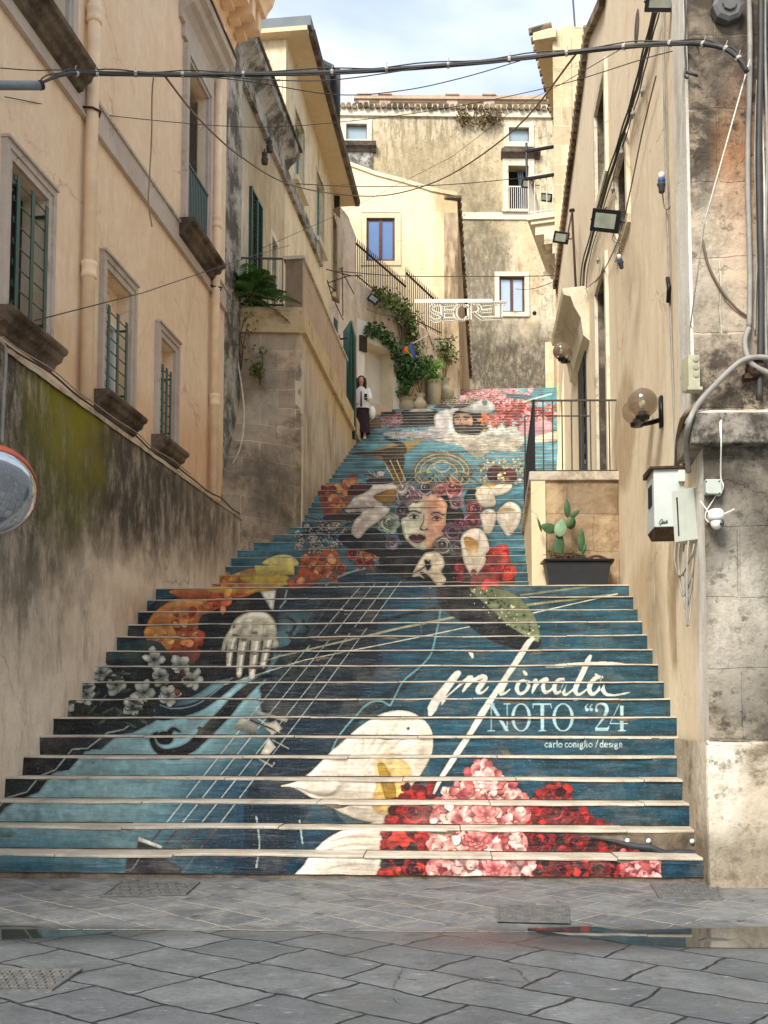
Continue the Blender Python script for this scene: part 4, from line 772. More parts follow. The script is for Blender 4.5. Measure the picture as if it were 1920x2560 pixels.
h = n.math('SUBTRACT', n.math('ADD', n.math('MULTIPLY', n.noise(9, 8, .7), .45), n.math('MULTIPLY', n.noise(1.6, 3), .9)), n.math('MULTIPLY', fac, .9)); h = n.math('ADD', h, n.math('MULTIPLY', n.noise(45, 6, .8), .12)); n.bump(h, .95, .035)
c = n.mix(far, c, n.mix(n.ramp(n.noise(5, 9, .8), (.48, 0.0), (.62, .6)), c, lin('#8c8880')))
def gpx(px, py): d_ = ray(px, py); k_ = -CH / d_[2]; return (d_[0] * k_, d_[1] * k_, 0)
wet = n.math('MAXIMUM', n.patch(gpx(1680, 2343), (1.55, .36, 1), .35, 3.0, .35), n.patch(gpx(30, 2333), (.95, .30, 1), .35, 3.0, .35))
c = n.mix(n.math('MULTIPLY', wet, .72), c, lin('#26282a')); n.col(c)
rg = n.ramp(n.noise(4, 6), (.3, .36), (.7, .72)); n.set(n.b.inputs['Roughness'], n.mix(wet, rg, (.16, .16, .16)))
M['paving'] = n.m
def gz(x, y):   # gently dished towards the gutter
    g = -.012 * math.exp(-((y - 6.75) / .25) ** 2)
    return g + .006 * mnoise.noise(Vector((x * 1.3, y * 1.3, 0))) + (.004 * mnoise.noise(Vector((x * 5, y * 5, 3))))
b = MB(); b.grid(lambda s, t: (lerp(-9, 9, s), lerp(3.0, 8.75, t), gz(lerp(-9, 9, s), lerp(3.0, 8.75, t))), 240, 96)
tag(b.build('pavement', M['paving'], smooth=True), kind='structure')
b = MB(); b.quad((-60, -60, -.03), (60, -60, -.03), (60, 60, -.03), (-60, 60, -.03)); b.quad((-9, -30, -.004), (9, -30, -.004), (9, 3.02, -.004), (-9, 3.02, -.004))
tag(b.build('ground', M['paving']), kind='structure')
n = NT('standing_water', .03, 0, .5); n.col(lin('#2c2f2d')); n.b.inputs['IOR'].default_value = 1.33; n.b.inputs['Roughness'].default_value = .025; n.b.inputs['Transmission Weight'].default_value = 0.0
n.b.inputs['Specular IOR Level'].default_value = 1.6; n.bump(n.noise(5, 3), .02, .004); M['water'] = n.m
def puddle(pts, z, nm):
    P = spline([(x, y, z) for x, y in pts] + [(pts[0][0], pts[0][1], z)], 8)[:-1]
    b = MB(); b.prism([Vector((p.x + .012 * mnoise.noise(p * 9), p.y + .012 * mnoise.noise(p * 11), p.z)) for p in P][::-1], (0, 0, -.02)); return tag(b.build(nm, M['water']), kind='structure')
def gp(px, py): d = ray(px, py); k = -CH / d[2]; return (d[0] * k, d[1] * k)
puddle([gp(*q) for q in ((1320, 2322), (1480, 2318), (1560, 2326), (1780, 2322), (1960, 2322), (1980, 2366), (1760, 2370), (1600, 2364), (1500, 2348), (1400, 2336))], .004, 'puddle')
puddle([gp(*q) for q in ((-120, 2318), (60, 2316), (150, 2326), (280, 2330), (180, 2342), (60, 2348), (-120, 2352))], .004, 'puddle')
# cast covers let into the paving
def cover(nm, q, label, group, nx, ny, stone=False):
    P = [Vector((*gp(*p), .002)) for p in q]; t = thing(nm, label, 'manhole cover', sum(P, Vector()) / 4, group)
    fr = MB(); inn = [p.lerp(sum(P, Vector()) / 4, .07) for p in P]
    for i in range(4):
        j = (i + 1) % 4; a, b_, c_, d = P[i], P[j], inn[j], inn[i]; up = Vector((0, 0, .010)); fr.box8([a, b_, c_, d, a + up, b_ + up, c_ + up, d + up])
    fr.build('frame', M['iron'], t); pl = MB(); up = Vector((0, 0, .008)); pl.box8([p - up for p in inn] + [p + up * .3 for p in inn])
    for i in range(nx):
        for j in range(ny):
            s0, s1 = (i + .14) / nx, (i + .86) / nx; t0, t1 = (j + .2) / ny, (j + .8) / ny
            if (i + j) % 2: t0, t1 = t0 + .25 / ny, t1 - .25 / ny
            B = lambda s, t_: inn[0].lerp(inn[1], s).lerp(inn[3].lerp(inn[2], s), t_)
            lo = [B(s0, t0), B(s1, t0), B(s1, t1), B(s0, t1)]; pl.box8([p + up * .3 for p in lo] + [p + up * .9 for p in lo])
    pl.build('lid', M['iron'], t); return t
M['iron'] = simple('rusty_cast_iron', '#6b6a66', .55, .3, .4, .2, 14, .004)
# ---------------------------------------------------------------- wall materials
def P3(px, py, Y): p = atY(px, py, Y); return (p.x, p.y, p.z)
LRw = Wall(-3.4, 10.2, -3.4 + .128 * 8, 18.2)             # retaining wall beside the stair, left
LO = Wall(-3.7, 10.2, -3.7 + .128 * 8, 18.2)              # orange facade
WG = Wall(-2.67, 18.7, -2.67 + .122 * 10.3, 29.0)         # old grey facade and the yellow one after it
BS = Wall(-1.48, 19.1, -1.48 + .107 * 7.6, 26.7)          # side of the bastion
RWp = Wall(-1.45, 28.6, 2.3, 32.8)                        # garden ramp wall
RY = Wall(2.0 + .08 * 9.95, 9.95, 2.0 + .08 * 23.4, 23.4, -1)   # yellow wall right
PS = Wall(2.49, 8.3, 2.70, 9.95, -1)                      # pilaster side
mpos = lambda W, px, py, o=0: tuple(W.at(px, py, o))
M['orange'] = plaster('orange_lime_plaster', '#efcda2', '#f4d8b0', streak='#b98a5c', sk_amt=.28, sk_lo=.5, sk_hi=.78, bump=.25,
    patches=[(mpos(LO, 30, 780), (1.6, 1.6, .5), '#b08a66', .35, .5), (mpos(LO, 500, 1180), (1.2, 1.6, .9), '#c98f60', .5, .6), (mpos(LO, 300, 1010), (1.0, 2.0, .5), '#c79a6c', .4)])
M['cream_orange'] = simple('painted_cement_trim', '#eecaa0', .8, var=.06, sc=3)
M['pipe'] = simple('painted_drainpipe', '#efd2ae', .5, var=.07, sc=4)
M['trimstone'] = plaster('grey_limestone_trim', '#b9a896', '#cbbcab', stain='#7c6f60', st_lo=.58, st_hi=.75, bump=.3)
M['darkstone'] = plaster('weathered_dark_sill_stone', '#6b5c4c', '#8b7a66', stain='#3c3228', st_lo=.45, st_hi=.65, bump=.6)
M['retain'] = plaster('stained_retaining_plaster', '#e2c8a8', '#ecd8bc', streak='#7b6f5e', sk_amt=.5, sk_lo=.52, sk_hi=.68, bump=.6, patches=[
    (mpos(LRw, 30, 1030), (.9, 3.4, 1.35), '#33322a', .95, .5, .4, 2.2), (mpos(LRw, 330, 1200), (.9, 2.6, .85), '#3c3830', .92, .55, .45, 2.2), (mpos(LRw, 500, 1270), (.9, 2.4, .75), '#48413a', .85, .55, .45, 2.2), (mpos(LRw, 0, 1350), (.9, 1.6, 1.0), '#4a463c', .7, .6, .5, 2.2),
    (mpos(LRw, 165, 1130), (.7, .8, .75), '#6d6d22', .6, .9, .7, 3.4), (mpos(LRw, 185, 1040), (.6, .75, .5), '#877c1a', .62, .9, .7, 3.4), (mpos(LRw, 400, 1560), (.9, 1.4, .35), '#9a7650', .6, .5)])
M['coping'] = plaster('pale_worn_coping', '#c9b9a2', '#ddd0ba', stain='#8a7860', st_lo=.5, st_hi=.66, bump=.5)
M['bastion'] = plaster('bastion_limestone_blocks', '#cdb494', '#dcc6a6', stain='#6b5f50', st_lo=.52, st_hi=.68, streak='#7b6c58', sk_amt=.6, bump=.7, courses=((1, .1), .62, .36, '#d8c6a8', .85),
    patches=[((-2.2, 19.1, 5.2), (1.1, 1.5, .9), '#5d564b', .8, .6, .4), ((-2.35, 19.1, 7.2), (.55, 1, .9), '#8d8778', .6, .6), ((-2.7, 19, 7.6), (.35, 1, .8), '#a08560', .5)])
M['bastionside'] = plaster('bastion_side_render', '#cbb99c', '#d9c8ac', streak='#75695a', sk_amt=.75, sk_lo=.46, sk_hi=.64, bump=.5, patches=[((-1.0, 23, 8.2), (1, 4, .5), '#c9a868', .5, .4), ((-1.3, 20.5, 5.2), (1, 1.6, .6), '#6e6350', .5)])
M['parapet'] = plaster('parapet_render', '#bb9c7c', '#c8ae90', streak='#8c7358', sk_amt=.5, bump=.35)
M['yellowband'] = plaster('lichen_stone_band', '#c9ab74', '#d3bb8a', stain='#7f7050', st_lo=.56, st_hi=.7, bump=.6)
M['greywall'] = plaster('weathered_grey_plaster', '#c9ba9a', '#d9cbaa', streak='#4e4a40', sk_amt=.85, sk_lo=.47, sk_hi=.64, stain='#8a8370', bump=.5, patches=[(mpos(WG, 590, 300), (1.0, 1.0, 3.0), '#d6cfc0', .8, .6, .3, 3.0), (mpos(WG, 640, 330), (1.0, 1.6, 1.6), '#6c675a', .7, .6), (mpos(WG, 700, 640), (1, 4, 2), '#c9ac7c', .5, .5)])
M['greystone'] = plaster('grey_flaked_stone', '#a59c8c', '#c9c2b4', stain='#4a463e', st_lo=.46, st_hi=.6, bump=.6)
M['yellow1'] = plaster('yellow_render', '#ead09c', '#efdcb0', streak='#8c7c5e', sk_amt=.7, bump=.2)
M['soffit'] = plaster('eaves_render', '#d9bc8a', '#e2c898', bump=.2)
M['ramp'] = plaster('pinkish_ramp_render', '#dcc4a6', '#e6d2b6', streak='#8d7a62', sk_amt=.75, sk_lo=.46, sk_hi=.66, bump=.4)
M['midyellow'] = plaster('pale_yellow_render', '#f1d9a2', '#f4e0b2', streak='#d0ac72', sk_amt=.35, bump=.25, patches=[((2.0, 32.8, 17.6), (.45, .6, .9), '#a8906a', .8, .5), ((2.0, 32.8, 12.5), (.5, .6, 5.), '#c8a878', .5, .5)])
M['pier'] = plaster('worn_corner_stone', '#b9a078', '#d2b98e', streak='#6a5538', sk_amt=.9, sk_lo=.45, sk_hi=.6, bump=.6)
M['back'] = plaster('old_stained_plaster', '#cbb68e', '#dac8a2', streak='#6c6048', sk_amt=.85, sk_lo=.50, sk_hi=.62, stain='#776b52', st_lo=.58, st_hi=.68, bump=.6, patches=[
    ((1.5, 46, 24.5), (6, 2, 2.6), '#d9c08c', .5, .5), ((4.2, 46, 20.5), (1.3, 2, 3.6), '#5f5848', .85, .8, .4, 1.4), ((6, 46, 16.6), (5, 2, 1.7), '#4b4439', .92, .6, .4, 1.2), ((2.0, 46, 25), (3.4, 2, 2.4), '#6e6450', .6, .9, .5, 1.6), ((6.4, 46, 21), (.5, 2, 2), '#c9a06e', .4)], spots='#6a5f4a')
M['palestone'] = plaster('pale_window_stone', '#d3c5a4', '#e2d6b8', stain='#8b8270', st_lo=.58, st_hi=.7, bump=.4)
M['ochre'] = plaster('ochre_stone_blocks', '#ebcf98', '#f0d8a6', streak='#a08458', sk_amt=.4, bump=.4, courses=((1, 0), .62, .46, '#e6d3a8', .5))
M['yelwall'] = plaster('warm_yellow_plaster', '#ecd6ac', '#f0deba', streak='#b3956a', sk_amt=.42, sk_lo=.48, sk_hi=.75, bump=.25, patches=[
    (mpos(RY, 1560, 1080), (.6, 1.0, .75), '#b39b78', .85, .25, .12, 2.5), (mpos(RY, 1610, 1500), (.5, 1.3, .5), '#a8875a', .5, .7), (mpos(RY, 1690, 1480), (.4, .45, .8), '#a78f6e', .85, .25, .12, 2.5), (mpos(RY, 1640, 1700), (.4, .6, 1.3), '#8d8068', .6, .4)])
M['whitestrip'] = plaster('flaking_white_render', '#e2dccd', '#efeade', streak='#978a72', sk_amt=.6, sk_lo=.48, sk_hi=.66, bump=.4)
M['pilaster'] = plaster('stained_limestone_pilaster', '#ab967a', '#c6b497', stain='#3d362e', st_lo=.47, st_hi=.58, bump=.8, courses=((1, 0), .9, .62, '#c3b59c', .4), spots='#38332c', patches=[
    ((2.9, 8.3, 5.6), (.22, .6, .8), '#c48a5c', .5, .4), ((2.9, 8.3, 5.0), (.5, .6, .6), '#c9bca4', .5), ((2.9, 8.3, 7.4), (.7, .6, 1.2), '#453d35', .8, .7, .4, 2.4)])
M['pilcap'] = plaster('pitted_grey_limestone', '#8b8170', '#a39a88', stain='#3a352e', st_lo=.5, st_hi=.62, bump=1.0, spots='#2c2824')
M['pillow'] = plaster('patched_lower_render', '#9b907c', '#b5a993', stain='#4b4538', st_lo=.48, st_hi=.60, spots='#3f3a33', bump=.9, courses=((1, 0), 1.1, .55, '#8e8470', .35), patches=[((2.9, 8.3, 2.7), (.8, .8, .55), '#4f4a42', .75, .6, .4), ((2.75, 8.3, 2.0), (.25, .5, .7), '#c9c0ae', .6), ((3.0, 8.3, 1.5), (.4, .5, .4), '#6d665a', .6)])
M['plinth'] = plaster('sandy_plinth_render', '#b3a386', '#c4b496', stain='#6f6450', st_lo=.56, st_hi=.66, spots='#5f5644', bump=1.0, patches=[((2.9, 8.3, .12), (3, 1, .28), '#6f6452', .7, .7), ((2.55, 8.3, .9), (.18, .5, .45), '#e6dcc8', .7, .5)])
M['oldreveal'] = plaster('brown_worn_reveal', '#7d6f5e', '#94866f', stain='#3f372e', st_lo=.45, st_hi=.6, bump=.4)
M['green'] = simple('dark_green_paint', '#1f4d46', .45, var=.12, sc=6)
M['greenlite'] = simple('faded_green_paint', '#4f8474', .6, var=.15, sc=6)
M['shutterteal'] = simple('slate_roller_slats', '#465c5c', .6, var=.1)
M['brown'] = simple('dark_brown_wood', '#5a2f22', .5, var=.2, sc=9)
M['dark'] = simple('dim_interior', '#15130f', .9, var=.3)
M['darkroom'] = simple('dim_reddish_interior', '#140a08', .9, var=.3, sc=4)
M['blackmetal'] = simple('black_painted_metal', '#17171a', .42, .3, var=.15)
M['railgrey'] = simple('weathered_rail_paint', '#4a463f', .6, .3)
M['whitemetal'] = simple('white_painted_rail', '#cfc8b8', .5, var=.06)
M['rust'] = simple('rusted_iron', '#4c3828', .8, .4, var=.3, sc=20)
M['tile'] = plaster('old_clay_tiles', '#8a7458', '#a58c6a', stain='#4a4034', st_lo=.48, st_hi=.6, bump=.5)
M['slate'] = simple('lead_grey_roofing', '#5c6468', .6, var=.12, sc=3)
M['whitepaint'] = simple('white_limewash', '#e2dccf', .8, var=.05, sc=3)
M['creampaint'] = simple('cream_limewash', '#dccfb2', .85, var=.05, sc=2)
def glass(name, c, rough=.06):
    n = NT(name, rough, 0, .9); n.col(n.mix(n.noise(1.4, 3), lin(c), tuple(x * .7 for x in lin(c)))); n.b.inputs['Coat Weight'].default_value = .6; n.b.inputs['Coat Roughness'].default_value = .03; return n.m
M['glassblue'] = glass('sky_reflecting_pane', '#5c7fb0'); M['glassgrey'] = glass('clouded_pane', '#8fa3a8', .2); M['glassdark'] = glass('dark_pane', '#22282a'); M['glasspale'] = glass('pale_curtained_pane', '#a9b9c2', .15)
# ---------------------------------------------------------------- facade sheets with real openings
def facade(b, W, a0, a1, z0, z1, ops=(), o=0.0):
    A = sorted({a0, a1} | {x for p in ops for x in p[:2] if a0 < x < a1}); Z = sorted({z0, z1} | {x for p in ops for x in p[2:4] if z0 < x < z1})
    for i in range(len(A) - 1):
        for j in range(len(Z) - 1):
            ca, cz = (A[i] + A[i + 1]) / 2, (Z[j] + Z[j + 1]) / 2
            if any(p[0] < ca < p[1] and p[2] < cz < p[3] for p in ops): continue
            b.quad(W.pt(A[i], Z[j], o), W.pt(A[i + 1], Z[j], o), W.pt(A[i + 1], Z[j + 1], o), W.pt(A[i], Z[j + 1], o))
    for s0, s1, t0, t1, d in [(*p[:4], p[4] if len(p) > 4 else .25) for p in ops]:
        s0_, s1_ = max(s0, a0), min(s1, a1); t1_ = min(t1, z1)
        b.quad(W.pt(s0_, t0, o), W.pt(s0_, t0, o - d), W.pt(s0_, t1_, o - d), W.pt(s0_, t1_, o)); b.quad(W.pt(s1_, t0, o), W.pt(s1_, t1_, o), W.pt(s1_, t1_, o - d), W.pt(s1_, t0, o - d))
        b.quad(W.pt(s0_, t0, o), W.pt(s1_, t0, o), W.pt(s1_, t0, o - d), W.pt(s0_, t0, o - d)); b.quad(W.pt(s0_, t1_, o), W.pt(s0_, t1_, o - d), W.pt(s1_, t1_, o - d), W.pt(s1_, t1_, o))
def frame(b, W, s0, s1, t0, t1, w_, o0, o1, sides='lrtb', wt=None, wb=None):
    wt = wt or w_; wb = wb or w_
    if 'l' in sides: b.wbox(W, s0 - w_, s0, t0, t1, o0, o1)
    if 'r' in sides: b.wbox(W, s1, s1 + w_, t0, t1, o0, o1)
    if 't' in sides: b.wbox(W, s0 - w_, s1 + w_, t1, t1 + wt, o0, o1 + .002)
    if 'b' in sides: b.wbox(W, s0 - w_, s1 + w_, t0 - wb, t0, o0, o1 + .002)
def profile(b, W, a0, a1, prof):
    """moulding: prof = (o, z) outline extruded along the wall"""
    P = [W.pt(a0, z, o) for o, z in prof]; b.prism(P, W.d.to_3d() * (a1 - a0))
def grille(W, s0, s1, t0, t1, o, parent, nv=3, nh=7, m='green'):
    g = MB()
    for i in range(nv):
        s = lerp(s0 + .02, s1 - .02, i / (nv - 1)); g.wbox(W, s - .034, s + .034, t0, t1, o, o + .012)
    for i in range(nh):
        z = lerp(t0 + .08, t1 - .06, i / (nh - 1)); g.wbox(W, s0 - .06, s1, z - .006, z + .006, o - .012, o - .002); g.wbox(W, s0 - .06, s0 - .04, z, z + .05, o - .012, o - .002)
    for s in (s0, s1):
        for z in (t0 + .15, t1 - .1): g.wbox(W, s - .012, s + .012, z - .012, z + .012, o - .16, o)
    return g.build('grille', M[m], parent)
def casement(W, s0, s1, t0, t1, o, parent, fm, gm, fw=.06, mull=True, name='casement_frame'):
    f = MB(); frame(f, W, s0 + fw, s1 - fw, t0 + fw, t1 - fw, fw, o - .04, o + .02)
    if mull: c_ = (s0 + s1) / 2; f.wbox(W, c_ - fw * .7, c_ + fw * .7, t0 + fw, t1 - fw, o - .03, o + .03)
    fo = f.build(name, fm, parent); g = MB()
    if mull:
        g.wbox(W, s0 + fw, c_ - fw * .7, t0 + fw, t1 - fw, o - .02, o - .005); g.wbox(W, c_ + fw * .7, s1 - fw, t0 + fw, t1 - fw, o - .02, o - .005)
    else: g.wbox(W, s0 + fw, s1 - fw, t0 + fw, t1 - fw, o - .02, o - .005)
    g.build('pane', gm, fo); return fo
sv = lambda W, px, py, o=0: W.hit(px, py, o)[0]; zv = lambda W, px, py, o=0: W.hit(px, py, o)[1]
# ================================================================ left retaining wall
t = thing('retaining_wall', 'tall plaster retaining wall stained black and mossy green, left of the lower steps', 'wall', LRw.pt(0, 0, 0))
ZT = zv(LRw, 300, 1075); aE = sv(LRw, 613, 1310) + .02
b = MB(); A_ = -3.2
def lw(s, q):
    a = lerp(A_, aE, s); z = lerp(-.05, ZT, q); o = .02 * mnoise.noise(Vector((a * 1.2, z * 1.4, 0))) + .008 * mnoise.noise(Vector((a * 6, z * 6, 2)))
    return LRw.pt(a, z, o)
b.grid(lw, 130, 60); b.quad(LRw.pt(aE, 0, 0), LRw.pt(aE, ZT, 0), LRw.pt(aE, ZT, -.3), LRw.pt(aE, 0, -.3)); b.quad(LRw.pt(A_, 0, 0), LRw.pt(A_, ZT, 0), LRw.pt(A_, ZT, -3), LRw.pt(A_, 0, -3)); b.build('wall_face', M['retain'], t, smooth=True)
b = MB(); b.grid(lambda s, q: LRw.pt(lerp(A_, aE, s), ZT + lerp(-.01, .16, q) + .02 * mnoise.noise(Vector((s * 40, q * 3, 0))), lerp(.035, -.30, q) + .012 * mnoise.noise(Vector((s * 60, q * 3, 4)))), 120, 4)
b.grid(lambda s, q: LRw.pt(lerp(A_, aE, s), ZT + lerp(-.05, -.01, q) + .01 * mnoise.noise(Vector((s * 40, 0, 0))), lerp(.02, .035, q) + .012 * mnoise.noise(Vector((s * 60, 0, 4)))), 120, 1); b.build('coping', M['coping'], t)
# ================================================================ orange palazzo
t = thing('orange_building', 'orange plastered palazzo with stone framed windows and green grilles above the retaining wall', 'building', LO.pt(0, 0, 0)); orange = t
aF = sv(LO, 562, 700); z0o = ZT + .02
zc = zv(LO, 575, 118)
def W3(o, pxL, pxR, top, bot): return [sv(LO, pxL, 500), sv(LO, pxR, 500), zv(LO, *top), zv(LO, *bot)]
w1 = W3(0, 18, 113, (113, 500), (104, 857)); w2 = W3(0, 264, 327, (327, 742), (324, 1040)); w3 = W3(0, 402, 438, (438, 885), (437, 1130))
uB = W3(0, 461, 512, (512, 240), (504, 632)); uA = W3(0, 10, 152, (152, -60), (152, 88)); uA[0] = uA[1] - 1.25; uA[3] = uB[3]; uA[2] = max(uA[2], uA[3] + .1)
uA[2], uB[2]
uA = [uA[0], uA[1], uB[3], uB[2]]; uB = [uB[0], uB[1], uB[3], uB[2]]
uA = [uA[0], uA[1], uA[2], uA[3]]
# each is s0,s1,zbottom,ztop
w1, w2, w3 = [[q[0], q[1], q[3], q[2]] for q in (w1, w2, w3)]
print('orange windows', w1, w2, w3, uA, uB, 'cornice', zc, 'end', aF)
zl = (w2[2] + w3[2]) / 2; zt = (w2[3] + w3[3]) / 2
b = MB(); facade(b, LO, -7.0, aF, z0o - .3, zc + 1.2, [(*w1, .3), (*w2, .16), (*w3, .16), (*uA, .3), (*uB, .38)]); b.quad(LO.pt(aF, z0o - .3, 0), LO.pt(aF, zc + 1.2, 0), LO.pt(aF, zc + 1.2, -9), LO.pt(aF, z0o - .3, -9)); b.build('wall', M['orange'], t)
b = MB(); b.wbox(LO, -7.0, aF - .01, 0, z0o - .3, -9, -.32); b.wbox(LO, -7.0, aF - .01, z0o - .3, zc + 1.2, -9, -.6); b.build('inner_mass', M['dark'], t)
b = MB(); b.wbox(LO, -7.3, aF + .2, zc + 1.2, zc + 1.32, -9, .75); b.build('roof', M['tile'], t)
# string course
zs1 = zv(LO, 444, 617); zs0 = zv(LO, 440, 560); b = MB(); p2 = sv(LO, 548, 800)
sB1 = uB[0] - .45
b.wbox(LO, -7, aF - .02, zs1, zs1 + .34, 0, .035); b.wbox(LO, -7, aF - .02, zs1 - .03, zs1, 0, .06); b.wbox(LO, -7, aF - .02, zs1 + .34, zs1 + .38, 0, .06); b.build('string_course', M['trimstone'], t)
def stone_window(q, nm, gr, fill=None, lit='glassdark'):
    w = MB(); s0, s1, b0, b1 = q
    for k, (ww, oo) in enumerate(((.08, .045), (.15, .065))):
        inner = 0 if k == 0 else .08
        for (x0, x1) in ((s0 - ww, s0 - inner), (s1 + inner, s1 + ww)): w.wbox(LO, x0, x1, b0, b1 + ww, 0, oo)
        w.wbox(LO, s0 - inner, s1 + inner, b1 + inner, b1 + ww, 0, oo - .001)
    w.wbox(LO, s0 - .16, s1 + .16, b1 + .151, b1 + .18, 0, .09)
    fo = w.build('window', M['trimstone'], t); tag(fo, nm)
    s = MB(); profile(s, LO, s0 - .24, s1 + .22, [(.0, b0), (.19, b0), (.205, b0 - .035), (.19, b0 - .07), (.15, b0 - .09), (.13, b0 - .15), (.07, b0 - .18), (.05, b0 - .23), (0, b0 - .25)]); s.build('sill', M['darkstone'], fo, bevel=.008)
    return fo
fo = stone_window(w1, 'nearest barred window with dark reddish interior', 3); b = MB(); b.wbox(LO, w1[0], w1[1], w1[2], w1[3], -.42, -.40); b.build('dark_interior', M['darkroom'], fo)
sh = MB()
for i in range(24): z = lerp(w1[2] + .05, w1[3] - .08, i / 23); sh.obox(LO.pt((w1[0] + w1[1]) / 2, z, -.30), LO.d.to_3d() * ((w1[1] - w1[0]) / 2), LO.n.to_3d() * .03 + Vector((0, 0, -.02)), (0, 0, .006))
sh.build('louvre_shutter', simple('dark_red_louvre', '#150b09', .8), fo); b = MB(); b.wbox(LO, w1[0] + .62 * (w1[1] - w1[0]), w1[0] + .66 * (w1[1] - w1[0]), w1[2], w1[3], -.2, -.16); b.wbox(LO, w1[0] + .68 * (w1[1] - w1[0]), w1[1], w1[2], w1[3], -.27, -.25); b.build('inner_frame', simple('dull_inner_frame', '#3c332b', .8), fo)
grille(LO, w1[0] + .12, w1[1] - .03, w1[2] + .02, w1[3] - .10, .04, fo, 3, 7)
for q, g0, g1, gt, nm in ((w2, 266, 316, (263, 752), 'middle window with walled-up head'), (w3, 403, 428, (402, 905), 'far window with walled-up head')):
    fo = stone_window(q, nm, 3); zt_ = zv(LO, *gt, .06); sa, sb = q[0] + .02, sv(LO, g1, 1000, .06)
    c = MB(); frame(c, LO, q[0] + .1, q[0] + .75 * (q[1] - q[0]), q[2] + .02, zt_ - .1, .07, -.155, -.10); c.build('casement_frame', M['whitepaint'], fo)
    b = MB(); b.wbox(LO, q[0] + .1, q[0] + .75 * (q[1] - q[0]), q[2] + .02, zt_ - .1, -.158, -.135); b.build('pane', M['glasspale'], fo)
    b = MB(); b.wbox(LO, q[0], q[1], q[2], q[3], -.20, -.159); b.build('blocked_panel', M['orange'], fo)
    grille(LO, sa, sb, q[2] + .02, zt_, .05, fo, 3, 7)
# upper windows
for q, nm in ((uA, 'upper window with slatted green shutters'), (uB, 'upper balcony window with half lowered roller shutter')):
    w = MB(); s0, s1, b0, b1 = q; frame(w, LO, s0, s1, b0, b1, .17, 0, .05, 'lrt'); frame(w, LO, s0 - .05, s1 + .05, b0, b1 + .05, .12, .05, .08, 'lrt'); fo = w.build('window', M['trimstone'], t); tag(fo, nm)
    s = MB(); profile(s, LO, s0 - .33, s1 + .33, [(0, b0), (.26, b0), (.28, b0 - .03), (.265, b0 - .08), (.21, b0 - .10), (.19, b0 - .16), (.12, b0 - .2), (.09, b0 - .26), (0, b0 - .29)]); s.build('sill', M['darkstone'], fo, bevel=.01)
    h = MB(); profile(h, LO, s0 - .4, s1 + .4, [(0, b1 + .42), (.06, b1 + .42), (.08, b1 + .52), (.16, b1 + .60), (.24, b1 + .64), (.28, b1 + .72), (.36, b1 + .76), (.38, b1 + .86), (.0, b1 + .92)]); h.wbox(LO, s0 - .25, s1 + .25, b1 + .22, b1 + .42, 0, .06); h.build('hood', M['trimstone'], fo)
    g = MB(); g.wbox(LO, s0 - .39, s1 + .39, b1 + .862, b1 + .90, 0, .40); g.build('hood_top', M['darkstone'], fo)
    b = MB(); b.wbox(LO, s0, s1, b0, b1, -.46, -.44); b.build('dark_interior', M['dark'], fo)
    r = MB(); zr = lerp(b0, b1, .52) if q is uB else b0 + .05
    nn = int((b1 - zr) / .05)
    for i in range(nn): z = lerp(zr, b1 - .02, i / nn); r.obox(LO.pt((s0 + s1) / 2, z, -.14), LO.d.to_3d() * ((s1 - s0) / 2), LO.n.to_3d() * .012 + Vector((0, 0, -.022)), (0, 0, .003))
    r.build('roller_shutter' if q is uB else 'slatted_shutter', M['shutterteal'], fo)
    if q is uB:
        r = MB(); r.wbox(LO, s0, s1, b0 + .98, b0 + 1.02, .02, .06); r.wbox(LO, s0, s1, b0 + .04, b0 + .07, .02, .06)
        for i in range(13): s_ = lerp(s0 + .02, s1 - .02, i / 12); r.wbox(LO, s_ - .022, s_ + .022, b0 + .05, b0 + 1.0, .03, .045)
        r.build('railing', M['shutterteal'], fo)
# cornice with brackets
b = MB(); profile(b, LO, -7.2, aF + .25, [(0, zc), (.06, zc), (.1, zc + .12), (.14, zc + .16), (.14, zc + .5), (.62, zc + .52), (.66, zc + .62), (.74, zc + .72), (.78, zc + .86), (.86, zc + .95), (.86, zc + 1.02), (0, zc + 1.12)]); b.build('cornice', M['cream_orange'], t)
b = MB()
for i in range(34):
    a = aF + .12 - i * .42; b.wbox(LO, a - .13, a + .08, zc + .17, zc + .515, .13, .55); b.wbox(LO, a - .13, a + .08, zc + .10, zc + .17, .13, .30)
b.build('cornice_brackets', M['cream_orange'], t)
# drainpipes
def pipe(W, s, z0, z1, r, o, joints, label, name='drainpipe'):
    t_ = thing(name, label, 'pipe', W.pt(s, z0, o), 'painted drainpipes on the orange facade'); b = MB(); b.tube([W.pt(s, z0, o), W.pt(s, z1, o)], r, 16); b.build('tube', M['pipe'], t_, smooth=True)
    for z in joints:
        b = MB(); b.lathe(W.pt(s, z - .1, o), [(r + .002, 0), (r + .018, .01), (r + .02, .05), (r + .012, .07), (r + .012, .13), (r + .022, .15), (r + .022, .19), (r + .002, .2)], 16); b.build('joint_collar', M['pipe'], t_, smooth=True)
    b = MB(); P = [W.pt(s, z1 - 1.0, o)]; return t_
sp = sv(LO, 222, 700, .1)
pt_ = pipe(LO, sp, zv(LO, 200, 985, .1), zc + .1, .072, .1, [zv(LO, 240, 45, .1), zv(LO, 222, 675, .1)], 'thick cream drainpipe between the nearest barred window and the middle one')
for z in (zv(LO, 232, 282, .1),): b = MB(); b.tube([LO.pt(sp, z, .01) + LO.d.to_3d() * -.12, LO.pt(sp, z, .14) + LO.d.to_3d() * -.09, LO.pt(sp, z, .2), LO.pt(sp, z, .14) + LO.d.to_3d() * .1, LO.pt(sp, z - .06, .02) + LO.d.to_3d() * .12], .014, 8); b.build('bracket', M['rust'], pt_, smooth=True)
sp2 = sv(LO, 540, 700, .1)
